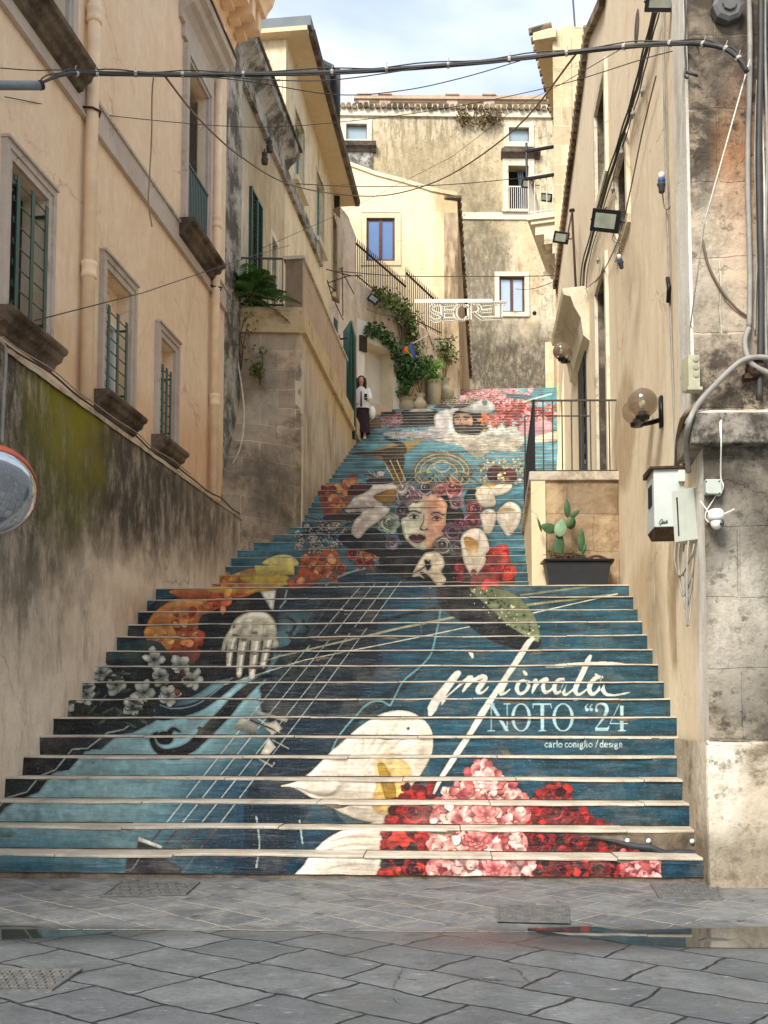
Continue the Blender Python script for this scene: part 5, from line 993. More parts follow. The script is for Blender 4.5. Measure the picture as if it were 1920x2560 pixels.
pt_ = pipe(LO, sp2, zv(LO, 534, 1238, .1), zv(LO, 548, 105, .1), .066, .1, [zv(LO, 541, 555, .1), zv(LO, 534, 998, .1)], 'cream drainpipe at the far end of the orange facade')
b = MB(); z = zv(LO, 548, 105, .1); b.lathe(LO.pt(sp2, z - .05, .1), [(.06, 0), (.11, .06), (.12, .2), (.12, .26)], 16); b.build('hopper', M['pipe'], pt_, smooth=True)
b = MB(); z = zv(LO, 540, 720, .1); b.tube([LO.pt(sp2, z, .01) + LO.d.to_3d() * -.12, LO.pt(sp2, z, .2), LO.pt(sp2 + .1, z, .15), LO.pt(sp2 + .12, z, .0)], .012, 8); b.build('bracket', M['rust'], pt_, smooth=True)
# ================================================================ bastion with terrace
t = thing('stone_bastion', 'stone bastion with rounded base, terrace parapet and yellowed band beside the upper steps', 'bastion', (-2, 19.1, 0))
FB = Wall(-3.2, 19.02, -1.48, 19.1); fe = FB.len
zT = atY(757, 768, 19.1).z; zP = atY(745, 648, 19.1).z; zb_ = atY(757, 885, 19.1).z
def front(s, q):
    a = lerp(0, fe, s); z = lerp(2.8, zT, q); x = a / fe
    w_ = max(0.0, min(1.0, (7.4 - z) / 2.6)); w_ = w_ * w_ * (3 - 2 * w_); bulge = 1.25 * w_ * max(0.0, math.sin(min(1.0, (1 - x) * 1.15 + .02) * math.pi * .5)) ** .9 if x < 1 else 0
    o = bulge + .02 * mnoise.noise(Vector((a * 4, z * 4, 1))) + .03 * mnoise.noise(Vector((a * 1.5, z * 1.5, 1)))
    return FB.pt(a, z, max(0, o) if s < 1 else 0)
b = MB(); b.grid(front, 60, 90); b.build('block_face', M['bastion'], t, smooth=True)
b = MB(); sE = BS.len + .3
b.quad(BS.pt(0, 2.8, 0), BS.pt(sE, 2.8, 0), BS.pt(sE, zT, 0), BS.pt(0, zT, 0)); b.quad(BS.pt(sE, 2.8, 0), BS.pt(sE, zT, 0), BS.pt(sE, zT, -1.2), BS.pt(sE, 2.8, -1.2)); b.quad(BS.pt(0, zT - .03, 0), BS.pt(sE, zT - .03, 0), BS.pt(sE, zT - .03, -1.6), BS.pt(0, zT - .03, -2.0)); b.build('side_face', M['bastionside'], t)
b = MB(); b.wbox(BS, -.02, .10, 3, zb_ - .1, 0, .012); b.wbox(FB, fe - .12, fe + .012, 3, zb_ - .1, 0, .014); b.build('corner_strip', M['palestone'], t)
b = MB(); b.wbox(BS, -.03, sE, zT - .42, zT - .02, -.05, .05); b.wbox(FB, 0, fe - .052, zT - .42, zT - .02, -.05, .045); b.wbox(BS, -.05, sE, zT - .50, zT - .42, -.05, .08); b.wbox(FB, 0, fe - .052, zT - .50, zT - .42, -.05, .075); b.build('band', M['yellowband'], t, bevel=.01)
s1_ = sv(BS, 866, 904); b = MB(); b.wbox(BS, 0, s1_, zT - .02, zP, -.16, 0); b.wbox(BS, 0, .02, zT - .02, zP, -.32, 0); b.wbox(BS, 0, .42, zT - .02, zP - .003, -.32, -.16); b.build('parapet', M['parapet'], t)
b = MB(); b.wbox(BS, .5, s1_ + .02, zP, zP + .05, -.20, .04); b.wbox(BS, -.04, .5, zP, zP + .06, -.36, .04); b.build('parapet_cap', M['coping'], t)
b = MB(); r0, r1 = .0, fe - .33
for z in (zP + .02, zT + .05): b.wbox(FB, r0 + .05, r1, z - .015, z + .015, -.06, -.03)
for i in range(9): s_ = lerp(r0 + .3, r1 - .04, i / 8); b.wbox(FB, s_ - .008, s_ + .008, zT, zP + .01, -.052, -.036)
b.build('terrace_railing', M['railgrey'], t)
# ================================================================ old grey building
t = thing('old_grey_building', 'old plaster building with dark rain streaks and a green louvred door behind the bastion terrace', 'building', WG.pt(0, 0, 0))
aS = sv(WG, 714, 300); zC = zv(WG, 700, 345)
dG = [sv(WG, 622, 600), sv(WG, 650, 600), zT, zv(WG, 640, 500)]; wG2 = [sv(WG, 676, 640), sv(WG, 690, 640), zT + .3, zv(WG, 688, 612)]
b = MB(); facade(b, WG, -.9, aS, 2.8, zC, [(*dG, .2), (*wG2, .2)]); b.quad(WG.pt(-.9, 2.8, 0), WG.pt(-.9, zC, 0), WG.pt(-.9, zC, -6), WG.pt(-.9, 2.8, -6)); b.build('wall', M['greywall'], t)
b = MB(); b.wbox(WG, -.89, aS, 2.8, zC, -6, -.4); b.build('inner_mass', M['dark'], t)
b = MB(); b.wbox(WG, -.9, .28, 4, zC - .02, 0, .05); b.build('corner_pilaster', M['greystone'], t)
b = MB(); profile(b, WG, -.9, aS + .1, [(0, zC - .42), (.04, zC - .42), (.1, zC - .3), (.2, zC - .22), (.3, zC - .14), (.32, zC), (.0, zC + .05)]); b.build('cornice', M['greystone'], t); b = MB(); b.wbox(WG, -.9, aS + .12, zC, zC + .06, -6, .36); b.build('cornice_top', M['darkstone'], t)
zs_ = zv(WG, 787, 633); b = MB(); aL = sv(WG, 800, 640); b.wbox(WG, .3, aL, zs_, zs_ + .34, 0, .06); b.wbox(WG, .3, aL, zs_ - .05, zs_, 0, .09); b.build('string_course', M['greystone'], t)
d = MB()
for s0 in (dG[0], (dG[0] + dG[1]) / 2):
    for i in range(30): z = lerp(dG[2] + .1, dG[3] - .1, i / 29); d.obox(WG.pt(s0 + (dG[1] - dG[0]) * .25, z, .03), WG.d.to_3d() * (dG[1] - dG[0]) * .23, WG.n.to_3d() * .018 + Vector((0, 0, -.028)), (0, 0, .004))
frame(d, WG, dG[0] + .04, dG[1] - .04, dG[2] + .02, dG[3] - .04, .05, .0, .06); d.wbox(WG, (dG[0] + dG[1]) / 2 - .03, (dG[0] + dG[1]) / 2 + .03, dG[2], dG[3], .0, .065)
fo = d.build('louvred_door', M['green'], t); b = MB(); b.wbox(WG, dG[0], dG[1], dG[2], dG[3], -.38, -.19); b.build('dark_interior', M['dark'], fo)
f = MB(); frame(f, WG, wG2[0], wG2[1], wG2[2], wG2[3], .12, 0, .04); fo = f.build('window', M['palestone'], t); casement(WG, *wG2, -.1, fo, M['greenlite'], M['glassgrey'], .05)
# ================================================================ yellow building after it
t = thing('yellow_building', 'narrow yellow building with deep sloping eaves and faded green windows, left of the sky', 'building', WG.pt(aS, 0, 0))
Ye = 29.6; aY = (Ye - 18.7) / WG.d.y; EZ0 = atY(712, 100, 22.9).z; zE = atY(868, 520, 29.6).z
w4 = [sv(WG, 735, 400), sv(WG, 759, 400), zv(WG, 759, 500), zv(WG, 757, 325)]; w5 = [sv(WG, 790, 500), sv(WG, 809, 500), zv(WG, 809, 640), zv(WG, 808, 470)]; w6 = [sv(WG, 830, 600), sv(WG, 841, 600), zv(WG, 841, 760), zv(WG, 841, 565)]
zEw = zE + .1
b = MB(); facade(b, WG, aS, aY, 2.8, zEw, [(*w4, .22), (*w5, .22), (*w6, .2)]); b.quad(WG.pt(aS, zC, 0), WG.pt(aS, EZ0, 0), WG.pt(aS, EZ0, -1.15), WG.pt(aS, zC, -1.15)); b.quad(WG.pt(aS, zEw, 0), WG.pt(aY, zEw, 0), WG.pt(aY, zEw + .01, 0), WG.pt(aS, EZ0, 0)); b.quad(WG.pt(aS, EZ0, -1.15), WG.pt(aS, zC, -1.15), WG.pt(aY, zC, -1.15), WG.pt(aY, zEw, -1.15)); b.build('wall', M['yellow1'], t)
b = MB(); b.wbox(WG, aS + .01, aY - .01, 2.8, min(zEw, EZ0) - .1, -1.1, -.3); b.build('inner_mass', M['dark'], t)
b = MB(); q = sv(WG, 714, 300)
e0, e1 = aS - .25, aY + .15; z0_, z1_ = EZ0, zEw
def slab(b, o0, o1, th, dz): b.box8([WG.pt(e0, z0_ + dz, o0), WG.pt(e1, z1_ + dz, o0), WG.pt(e1, z1_ + dz, o1), WG.pt(e0, z0_ + dz, o1), WG.pt(e0, z0_ + th + dz, o0), WG.pt(e1, z1_ + th + dz, o0), WG.pt(e1, z1_ + th + dz, o1), WG.pt(e0, z0_ + th + dz, o1)])
slab(b, -1.3, .52, .10, .0); b.build('eaves', M['soffit'], t); b = MB(); slab(b, -1.35, .60, .22, .101); b.build('roof', M['slate'], t)
b = MB(); b.box8([WG.pt(e0 + .2, z0_ - .02, .52), WG.pt(e1, z1_ - .02, .52), WG.pt(e1, z1_ - .02, .63), WG.pt(e0 + .2, z0_ - .02, .63), WG.pt(e0 + .2, z0_ + .12, .52), WG.pt(e1, z1_ + .12, .52), WG.pt(e1, z1_ + .12, .66), WG.pt(e0 + .2, z0_ + .12, .66)]); b.build('gutter', M['darkstone'], t)
b = MB(); zz = atY(690, 62, 22.9).z; b.wbox(WG, aS - .1, aS + 1.3, EZ0 + .3, zz, -1.5, -.35); b.build('roof_box', M['slate'], t)
b = MB(); FE = Wall(WG.pt(aS, 0, -1.15).x, WG.pt(aS, 0, -1.15).y, WG.pt(aS, 0, 0).x, WG.pt(aS, 0, 0).y); frame(b, FE, .28, FE.len - .12, zC + .3, EZ0 - .95, .035, 0, .03, 'rt'); b.build('end_wall_moulding', M['creampaint'], t)
b = MB(); b.wbox(FE, .1, .62, zC + .2, EZ0 - 1.6, .004, .02); b.build('rendered_panel', M['greystone'], t); b = MB(); b.lathe(FE.pt(.72, EZ0 - .5, .0), [(.06, 0), (.06, .012), (.045, .014)], 14, axis=(FE.n.x, FE.n.y, 0)); b.build('vent_hole', M['darkstone'], t)
for q in (w4, w5, w6):
    f = MB(); frame(f, WG, q[0], q[1], q[2], q[3], .04, -.02, .025); f.wbox(WG, q[0] - .1, q[1] + .1, q[2] - .12, q[2], 0, .12); fo = f.build('window', M['palestone'] if q is not w6 else M['soffit'], t); casement(WG, *q, -.14, fo, M['greenlite'], M['glasspale'], .05)
# rooftop glazed box
t = thing('glazed_rooftop_room', 'dark framed glass rooftop room poking above the yellow eaves', 'roof room', atY(800, 300, 27.5))
GL_ = Wall(*atY(758, 400, 26.2).xy, *atY(826, 400, 29.2).xy); Y_ = 26.2
za = atY(770, 140, 26.2).z; zb2 = atY(828, 172, 29.2).z; zlow = zE - .2
f = MB(); L_ = GL_.len
f.box8([GL_.pt(0, za - .1, -.1), GL_.pt(L_, zb2 - .1, -.1), GL_.pt(L_, zb2 - .1, .1), GL_.pt(0, za - .1, .1), GL_.pt(0, za, -.1), GL_.pt(L_, zb2, -.1), GL_.pt(L_, zb2, .1), GL_.pt(0, za, .1)])
for s_ in (0, L_ * .45, L_): f.wbox(GL_, s_ - .07, s_ + .07, zlow, lerp(za, zb2, s_ / L_) - .1, -.06, .06)
zm = atY(826, 265, 29.2).z; f.wbox(GL_, .07, L_ - .07, zm, zm + .1, -.05, .05); f.wbox(GL_, L_, L_ + .1, zlow, zb2, -1.2, .26); f.build('frame', simple('charred_timber', '#2b2520', .6), t)
b = MB(); b.quad(GL_.pt(.05, zlow, 0), GL_.pt(L_ - .05, zlow, 0), GL_.pt(L_ - .05, zb2 - .1, 0), GL_.pt(.05, za - .1, 0)); b.build('glazing', glass('tinted_rooftop_glass', '#7fa3b4'), t)
b = MB(); b.box8([GL_.pt(0, za + .002, -1.5), GL_.pt(L_, zb2 + .002, -1.5), GL_.pt(L_, zb2 + .002, .1), GL_.pt(0, za + .002, .1), GL_.pt(0, za + .10, -1.5), GL_.pt(L_, zb2 + .10, -1.5), GL_.pt(L_, zb2 + .10, .1), GL_.pt(0, za + .10, .1)]); b.build('roof_panel', M['slate'], t)
# ================================================================ garden ramp wall
t = thing('ramp_wall', 'pinkish plaster wall under the garden railing with a whitewashed doorway', 'wall', RWp.pt(0, 9, 0))
sL = sv(RWp, 889, 800); sR = RWp.len
prof = [(850, 515), (870, 540), (889, 590), (889, 696), (924, 723), (975, 764), (1019, 800), (1062, 822), (1103, 842), (1145, 880)]
base = 8.0; dor = [sv(RWp, 910, 950), sv(RWp, 983, 950), Zk(54), zv(RWp, 912, 852)]
zmin = 11.3; ops = [(*dor, .55)]
topz = [(RWp.hit(x, y)) for x, y in prof]; zcut = min(z for s, z in topz) - .02; print('ramp', topz, dor)
dor[3] = min(dor[3], zcut - .02)
b = MB(); facade(b, RWp, -.3, sR, base, zcut, [(*dor, .55)])
for (s0, z0), (s1, z1) in zip(topz[:-1], topz[1:]):
    if abs(s1 - s0) < .01: continue
    b.quad(RWp.pt(s0, zcut), RWp.pt(s1, zcut), RWp.pt(s1, z1), RWp.pt(s0, z0)); b.quad(RWp.pt(s0, z0), RWp.pt(s1, z1), RWp.pt(s1, z1, -.3), RWp.pt(s0, z0, -.3))
b.quad(WG.pt(aY - .1, base), WG.pt(aY + 1.2, base), WG.pt(aY + 1.2, topz[0][1] + .3), WG.pt(aY - .1, topz[0][1] + .5))
b.build('wall_face', M['ramp'], t)
b = MB(); WH2 = [(893, 1022), (893, 795), (920, 808), (960, 835), (1000, 880), (1000, 1022)]; P = [RWp.at(*p, .012) for p in WH2]; 
dd = dor; b.quad(P[0], RWp.pt(dd[0], P[0].z, .012), RWp.pt(dd[0], P[1].z, .012), P[1]); b.quad(RWp.pt(dd[0], dd[3], .012), RWp.pt(dd[1], dd[3], .012), P[4] * .25 + P[3] * .75, P[2], RWp.pt(dd[0], P[1].z, .012)); b.quad(RWp.pt(dd[1], P[0].z - .3, .012), P[5], P[4], P[4] * .25 + P[3] * .75, RWp.pt(dd[1], dd[3], .012)); b.build('whitewash', M['whitepaint'], t)
b = MB(); b.wbox(RWp, dd[0], dd[0] + .02, dd[2] - .3, dd[3], -.55, .014); b.wbox(RWp, dd[1] - .02, dd[1], dd[2] - .3, dd[3], -.55, .014); b.wbox(RWp, dd[0] + .02, dd[1] - .02, dd[3] - .02, dd[3], -.55, .014); b.build('doorway_reveal', M['creampaint'], t)
b = MB(); b.wbox(RWp, dd[0] + .02, dd[1] - .02, dd[2] - .3, dd[3] - .02, -.56, -.5); b.build('door', M['whitepaint'], t)
b = MB(); b.wbox(RWp, sv(RWp, 896, 860), sv(RWp, 912, 860), zv(RWp, 905, 880), zv(RWp, 905, 842), .03, .09); tag(b.build('wall_plaque', simple('dark_brown_panel', '#33261f', .5)), 'small dark brown box sign beside the whitewashed doorway', 'sign')
def iron_rail(W, p0, p1, h0, h1, n, label, parent=None, name='garden_railing'):
    t_ = thing(name, label, 'railing', p0, 'spiked iron railings on the garden ramp')
    p0, p1 = Vector(p0), Vector(p1); b = MB(); b.tube([p0 + Vector((0, 0, h0)), p1 + Vector((0, 0, h1))], .03, 6); b.tube([p0 + Vector((0, 0, .12)), p1 + Vector((0, 0, .12))], .018, 6); b.build('rail', M['rust'], t_)
    b = MB()
    for i in range(n): q = p0.lerp(p1, i / (n - 1)); h = lerp(h0, h1, i / (n - 1)); b.tube([q + Vector((0, 0, .02)), q + Vector((0, 0, h + .12))], [.014, .014], 5); b.lathe(q + Vector((0, 0, h + .12)), [(.016, 0), (.0, .08)], 5)
    b.build('bars', M['rust'], t_); return t_
p0, p1 = RWp.at(889, 697, -.15), RWp.at(1015, 800, -.15); iron_rail(RWp, p0, p1, RWp.at(889, 608, -.15).z - p0.z, RWp.at(1015, 717, -.15).z - p1.z, 30, 'spiked iron railing nearest the pinkish wall end, under the blue paned window')
p0, p1 = RWp.at(1015, 798, -.12), RWp.at(1103, 842, -.12); q0, q1 = RWp.at(1014, 682, -.12), RWp.at(1103, 765, -.12); iron_rail(RWp, p0, p1, q0.z - p0.z, q1.z - p1.z, 20, 'spiked iron railing behind the lit word sign, lower on the ramp')
# ================================================================ middle yellow house
FM = Wall(-2.6, 32.8, 2.3, 32.8); t = thing('middle_yellow_house', 'pale yellow house with one brown framed window and worn corner, behind the ramp railings', 'building', (0, 32.8, 0))
wm = [sv(FM, 916, 600), sv(FM, 987, 600), zv(FM, 950, 653), zv(FM, 950, 545)]
prof = [(835, 398), (880, 408), (940, 430), (1010, 448), (1080, 470), (1142, 482)]; tz = [FM.hit(*p) for p in prof]; tz[0] = (0, tz[0][1] + .25); tz[-1] = (FM.len, tz[-1][1]); zc2 = min(z for _, z in tz) - .05
b = MB(); facade(b, FM, 0, FM.len, 8, zc2, [(*wm, .14)])
for (s0, z0), (s1, z1) in zip(tz[:-1], tz[1:]): b.quad(FM.pt(s0, zc2), FM.pt(s1, zc2), FM.pt(s1, z1), FM.pt(s0, z0)); b.box8([FM.pt(s0, z0 - .12, -.3), FM.pt(s1, z1 - .12, -.3), FM.pt(s1, z1 - .12, .05), FM.pt(s0, z0 - .12, .05), FM.pt(s0, z0, -.3), FM.pt(s1, z1, -.3), FM.pt(s1, z1, .05), FM.pt(s0, z0, .05)])
b.build('wall', M['midyellow'], t)
b = MB(); b.wbox(FM, FM.len - .42, FM.len + .012, 8, zc2 - .6, .0, .014); b.build('corner_quoins', M['pier'], t)
SM = Wall(2.3, 32.8, 3.75, 46.0); b = MB(); zsm = zc2 - .15; b.quad(SM.pt(0, 8), SM.pt(12.5, 8), SM.pt(12.5, zsm - 1.9), SM.pt(0, zsm)); b.quad(SM.pt(-.02, 8, .12), SM.pt(1.6, 8, .12), SM.pt(1.6, zsm - 3, .0), SM.pt(-.02, zsm - 3, .0)); b.quad(SM.pt(-.02, 8, 0), SM.pt(-.02, 8, .12), SM.pt(-.02, zsm - 3, 0)); b.build('side_wall', M['pier'], t)
b = MB()
for i in range(34): s_ = i * .36; z = zsm - 1.9 * s_ / 12.5; b.tube([SM.pt(s_, z + .05, -.4), SM.pt(s_, z + .02, .13)], .09, 7); b.tube([SM.pt(s_ + .18, z, -.4), SM.pt(s_ + .18, z - .03, .10)], .07, 7)
b.build('verge_tiles', M['tile'], t)
b = MB(); b.box8([FM.pt(0, 8, -.2), FM.pt(FM.len - .02, 8, -.2), SM.pt(12.4, 8, -.05), FM.pt(0, 8, -12), FM.pt(0, zc2 - .1, -.2), FM.pt(FM.len - .02, zc2 - .1, -.2), SM.pt(12.4, zsm - 2, -.05), FM.pt(0, zc2 - .1, -12)]); b.build('inner_mass', M['tile'], t)
f = MB(); frame(f, FM, *wm, .16, 0, .03, 'lrtb', .16, .14); frame(f, FM, wm[0] - .16, wm[1] + .16, wm[2] - .14, wm[3] + .16, .025, 0, .05, 'lrt'); fo = f.build('window', M['midyellow'], t); casement(FM, *wm, -.06, fo, M['brown'], M['glassblue'], .07)
# ================================================================ big back building
FK = Wall(-6, 46, 14, 46.4); t = thing('back_building', 'large stained plaster building closing the alley at the top of the stairs, tiled eaves', 'building', (4, 46, 0))
KS = lambda x: sv(FK, x, 500)
kL = [KS(865), KS(917), zv(FK, 890, 350), zv(FK, 890, 311)]; kR = [KS(1273), KS(1324), zv(FK, 1300, 356), zv(FK, 1300, 320)]; kD = [KS(1271), KS(1322), zv(FK, 1300, 526), zv(FK, 1300, 416)]; kW = [KS(1246), KS(1309), zv(FK, 1280, 781), zv(FK, 1280, 692)]; kD2 = [KS(880), KS(917), zv(FK, 900, 470), zv(FK, 900, 410)]
zKt = zv(FK, 1100, 277)
b = MB(); facade(b, FK, 0, FK.len, 8, zKt, [(*kL, .2), (*kR, .2), (*kD, .5), (*kW, .16)]); b.build('wall', M['back'], t)
b = MB(); b.wbox(FK, .02, FK.len, 8, zKt + .02, -9, -.6); b.build('inner_mass', M['dark'], t)
b = MB(); b.wbox(FK, 0, FK.len, zKt - .3, zKt + .12, -.3, .10); b.wbox(FK, 0, KS(1395), zv(FK, 1200, 549), zv(FK, 1200, 532), .0, .06); b.build('frieze', M['palestone'], t)
b = MB()
for i in range(78):
    s_ = i * .255 + .1; b.lathe(FK.pt(s_, zKt + .20 + .02 * math.sin(i * 1.7), -.9), [(.13, 0), (.115, 1.15 + .05 * math.sin(i * 2.3))], 8, axis=(FK.n.x, FK.n.y, -.10)); 
b.build('eave_tiles', M['tile'], t)
b = MB(); b.box8([FK.pt(0, zKt + .12, -.2), FK.pt(FK.len, zKt + .12, -.2), FK.pt(FK.len, zKt + 1.0, -5), FK.pt(0, zKt + 1.0, -5), FK.pt(0, zKt + .22, -.2), FK.pt(FK.len, zKt + .22, -.2), FK.pt(FK.len, zKt + 1.1, -5), FK.pt(0, zKt + 1.1, -5)]); b.build('roof', M['tile'], t)
def kwin(q, g, fm=None, mull=False, fr=.22, hood=False, nm=None):
    f = MB(); frame(f, FK, *q, fr, 0, .07, 'lrtb'); fo = f.build('window', M['palestone'], t)
    if nm: tag(fo, nm)
    if fm: casement(FK, *q, -.1, fo, fm, g, .09, mull)
    else: casement(FK, *q, -.14, fo, M['slate'], g, .03, False)
    return fo
kwin(kL, M['glassgrey'], nm='small square attic window on the left'); kwin(kR, M['glassgrey'], nm='small square attic window on the right'); kwin(kW, M['glasspale'], M['brown'], True, .2, nm='brown framed lower window')
for xa, xb, y0, y1 in ((838, 940, 363, 378), (1253, 1350, 377, 390)):
    b = MB(); z1, z0 = zv(FK, 1000, y0), zv(FK, 1000, y1); profile(b, FK, KS(xa), KS(xb), [(0, z0 - .12), (.12, z0 - .1), (.2, z0), (.34, z0 + .08), (.36, z1), (0, z1 + .03)]); b.build('window_hood', M['darkstone'], t)
f = MB(); frame(f, FK, *kD, .25, 0, .08, 'lrt', .55); f.wbox(FK, kD[0] - .3, kD[1] + .3, kD[2] - .12, kD[2], 0, .16); fo = f.build('balcony_door', M['palestone'], t); tag(fo, 'open dark door with low balcony bars')
b = MB(); b.wbox(FK, kD[0], kD[1], kD[2], kD[3], -.58, -.52); b.build('dark_interior', M['dark'], fo)
b = MB(); b.wbox(FK, kD[0], kD[1], kD[2] + 1.05, kD[2] + 1.1, .0, .04)
for i in range(10): s_ = lerp(kD[0] + .04, kD[1] - .04, i / 9); b.wbox(FK, s_ - .012, s_ + .012, kD[2], kD[2] + 1.05, .01, .03)
b.build('balcony_bars', M['whitemetal'], fo); b = MB(); b.grid(lambda s, q: FK.pt(lerp(kD[0] + .55, kD[1] - .1, s) - .12 * q * q, lerp(kD[2], kD[3] - .1, q), -.2 + .04 * math.sin(s * 16)), 24, 6); b.build('curtain', simple('grey_curtain', '#4d5257', .9), fo, smooth=True)
b = MB(); b.wbox(FK, KS(852), KS(932), zv(FK, 900, 425), zv(FK, 900, 380), 0, .07); b.build('blind_door_head', M['greystone'], t)
b = MB(); b.lathe(FK.pt(KS(1333), zv(FK, 1333, 783), 0), [(.09, 0), (.09, .02), (.06, .022), (.06, -.0)], 14, axis=(FK.n.x, FK.n.y, 0)); b.build('pipe_mouth', M['dark'], t)
# parapet building further
FP = Wall(-5, 54, 18, 54.2); t = thing('far_parapet_building', 'upper wall with a plain moulded parapet rising behind the tiled eaves', 'building', (4, 54, 0))
a0, a1 = sv(FP, 892, 250), 22; z1 = zv(FP, 1000, 247); b = MB(); b.wbox(FP, a0, a1, 15, z1, -3, 0); b.build('wall', M['midyellow'], t)
b = MB(); b.wbox(FP, a0 - .1, a1, z1 - .22, z1 - .1, -.1, .08); b.wbox(FP, a0 - .15, a1, z1 - .1, z1 + .1, -.1, .2)
for x in (910, 962, 1130, 1222): s_ = sv(FP, x, 250); b.wbox(FP, s_ - .28, s_ + .28, z1 - 1.2, z1 - .1, .0, .12); b.wbox(FP, s_ - .36, s_ + .36, z1 + .1, z1 + .17, -.1, .26)
b.build('parapet_moulding', M['parapet'], t)
# ================================================================ second right building (ochre blocks) with balcony
FO = Wall(3.85, 23.6, 7.5, 23.75); SO = Wall(3.85, 23.6, 3.85 + .30 * 20, 43.6, -1); t = thing('ochre_block_building', 'ochre stone block building with tiled eaves, beyond the yellow wall on the right', 'building', (4, 23.6, 0))
zO = atY(1400, 88, 23.6).z
b = MB(); b.quad(FO.pt(0, 3), FO.pt(3.65, 3), FO.pt(3.65, zO - 1.2), FO.pt(1.1, zO + .15), FO.pt(.3, zO + .25), FO.pt(0, zO)); b.quad(SO.pt(0, 3), SO.pt(20, 3), SO.pt(20, zO), SO.pt(0, zO)); b.quad(SO.pt(20, 3), SO.pt(20, zO), FO.pt(3.65, zO, -20), FO.pt(3.65, 3, -20)); b.build('wall', M['ochre'], t)
b = MB(); b.wbox(FO, .0, .42, 4.0, zO - .02, .0, .03); 
for i in range(10): b.wbox(FO, .42, .62, zO - 3.1 - i * .92, zO - 2.64 - i * .92, 0, .028)
b.build('quoins', M['ochre'], t)
b = MB(); eo = .42; b.box8([SO.pt(-.15, zO - .14, -.1), SO.pt(20, zO - .14, -.1), SO.pt(20, zO - .14, eo), SO.pt(-.15, zO - .14, eo), SO.pt(-.15, zO + .08, -.1), SO.pt(20, zO + .08, -.1), SO.pt(20, zO + .08, eo), SO.pt(-.15, zO + .08, eo)]); b.build('eaves', M['soffit'], t)
b = MB()
for i in range(60): s_ = i * .33 - .1; b.tube([SO.pt(s_, zO + .16, .0), SO.pt(s_, zO + .10, eo + .1)], .085, 7)
b.build('eave_tiles', M['tile'], t)
b = MB(); b.box8([FO.pt(.05, 3, -.1), FO.pt(3.6, 3, -.1), FO.pt(3.6, 3, -18), SO.pt(18, 3, -.1), FO.pt(.05, zO - 1.3, -.1), FO.pt(3.6, zO - 1.3, -.1), FO.pt(3.6, zO - 1.3, -18), SO.pt(18, zO - .2, -.1)]); b.build('inner_mass', M['ochre'], t)
b = MB(); p = [(3.42, 22.3), (5.6, 35.5)]; BW = Wall(*p[0], *p[1], -1); b.quad(BW.pt(0, 4, .0), BW.pt(BW.len, 4, .0), BW.pt(BW.len, 12.6, -.35), BW.pt(0, 10.4, -.5)); b.quad(BW.pt(0, 4, 0), BW.pt(0, 10.4, -.5), BW.pt(0, 10.4, -1.5), BW.pt(0, 4, -1.5)); b.quad(BW.pt(0, 10.4, -.5), BW.pt(BW.len, 12.6, -.35), BW.pt(BW.len, 12.6, -3), BW.pt(0, 10.4, -3)); b.build('battered_base', M['yelwall'], t)
# balcony on it
ts = thing('stone_balcony', 'stone balcony on stepped corbels with a white railing, on the ochre building', 'balcony', SO.pt(5, 14, 0))
Yb = 27.0; sb0 = 2.3; sb1 = 5.6; zB = atY(1338, 578, Yb).z; ob = .98
b = MB(); b.wbox(SO, sb0, sb1, zB - .14, zB, 0, ob); b.wbox(SO, sb0 + .05, sb1 - .05, zB - .24, zB - .14, 0, ob - .08); b.build('slab', M['palestone'], ts)
for s_ in (sb0 + .12, (sb0 + sb1) / 2 - .3, sb1 - .7):
    b = MB()
    for k, (o1, z1_, z0_) in enumerate(((.8, .24, .5), (.58, .5, .76), (.38, .76, 1.02), (.2, 1.02, 1.3))): b.wbox(SO, s_, s_ + .36, zB - z0_, zB - z1_, 0, o1 - .001 * k)
    b.build('corbel', M['palestone'], ts)
b = MB()
for z in (zB + .06, zB + 1.0): b.tube([SO.pt(sb0 + .03, z, 0), SO.pt(sb0 + .03, z, ob - .04), SO.pt(sb1, z, ob - .04), SO.pt(sb1, z, 0)], .02, 6)
for i in range(7): o_ = lerp(.04, ob - .04, i / 6); b.tube([SO.pt(sb0 + .03, zB, o_), SO.pt(sb0 + .03, zB + 1.0, o_)], .013, 5)
for i in range(22): s_ = lerp(sb0, sb1, i / 21); b.tube([SO.pt(s_, zB, ob - .04), SO.pt(s_, zB + 1.0, ob - .04)], .013, 5)
b.build('railing', M['whitemetal'], ts)
b = MB(); b.grid(lambda s, q: SO.pt(sb0 + .1 + .9 * s, lerp(zB + .02, zB + .95, q), ob - .1 - .25 * (1 - q) * (1 - s)), 6, 6); b.build('white_cloth', M['whitepaint'], ts, smooth=True)
b = MB(); z = atY(1370, 423, Yb).z; b.tube([SO.pt(sb0, zB + .9, ob), SO.pt(sb0, z + .2, ob)], .03, 6); b.tube([SO.pt(sb0, z, 0), SO.pt(sb0, z - .02, ob + .02)], .045, 6); b.tube([SO.pt(sb0, z - .72, 0), SO.pt(sb0, z - .74, ob + .02)], .045, 6); b.build('awning_bracket', M['blackmetal'], ts)
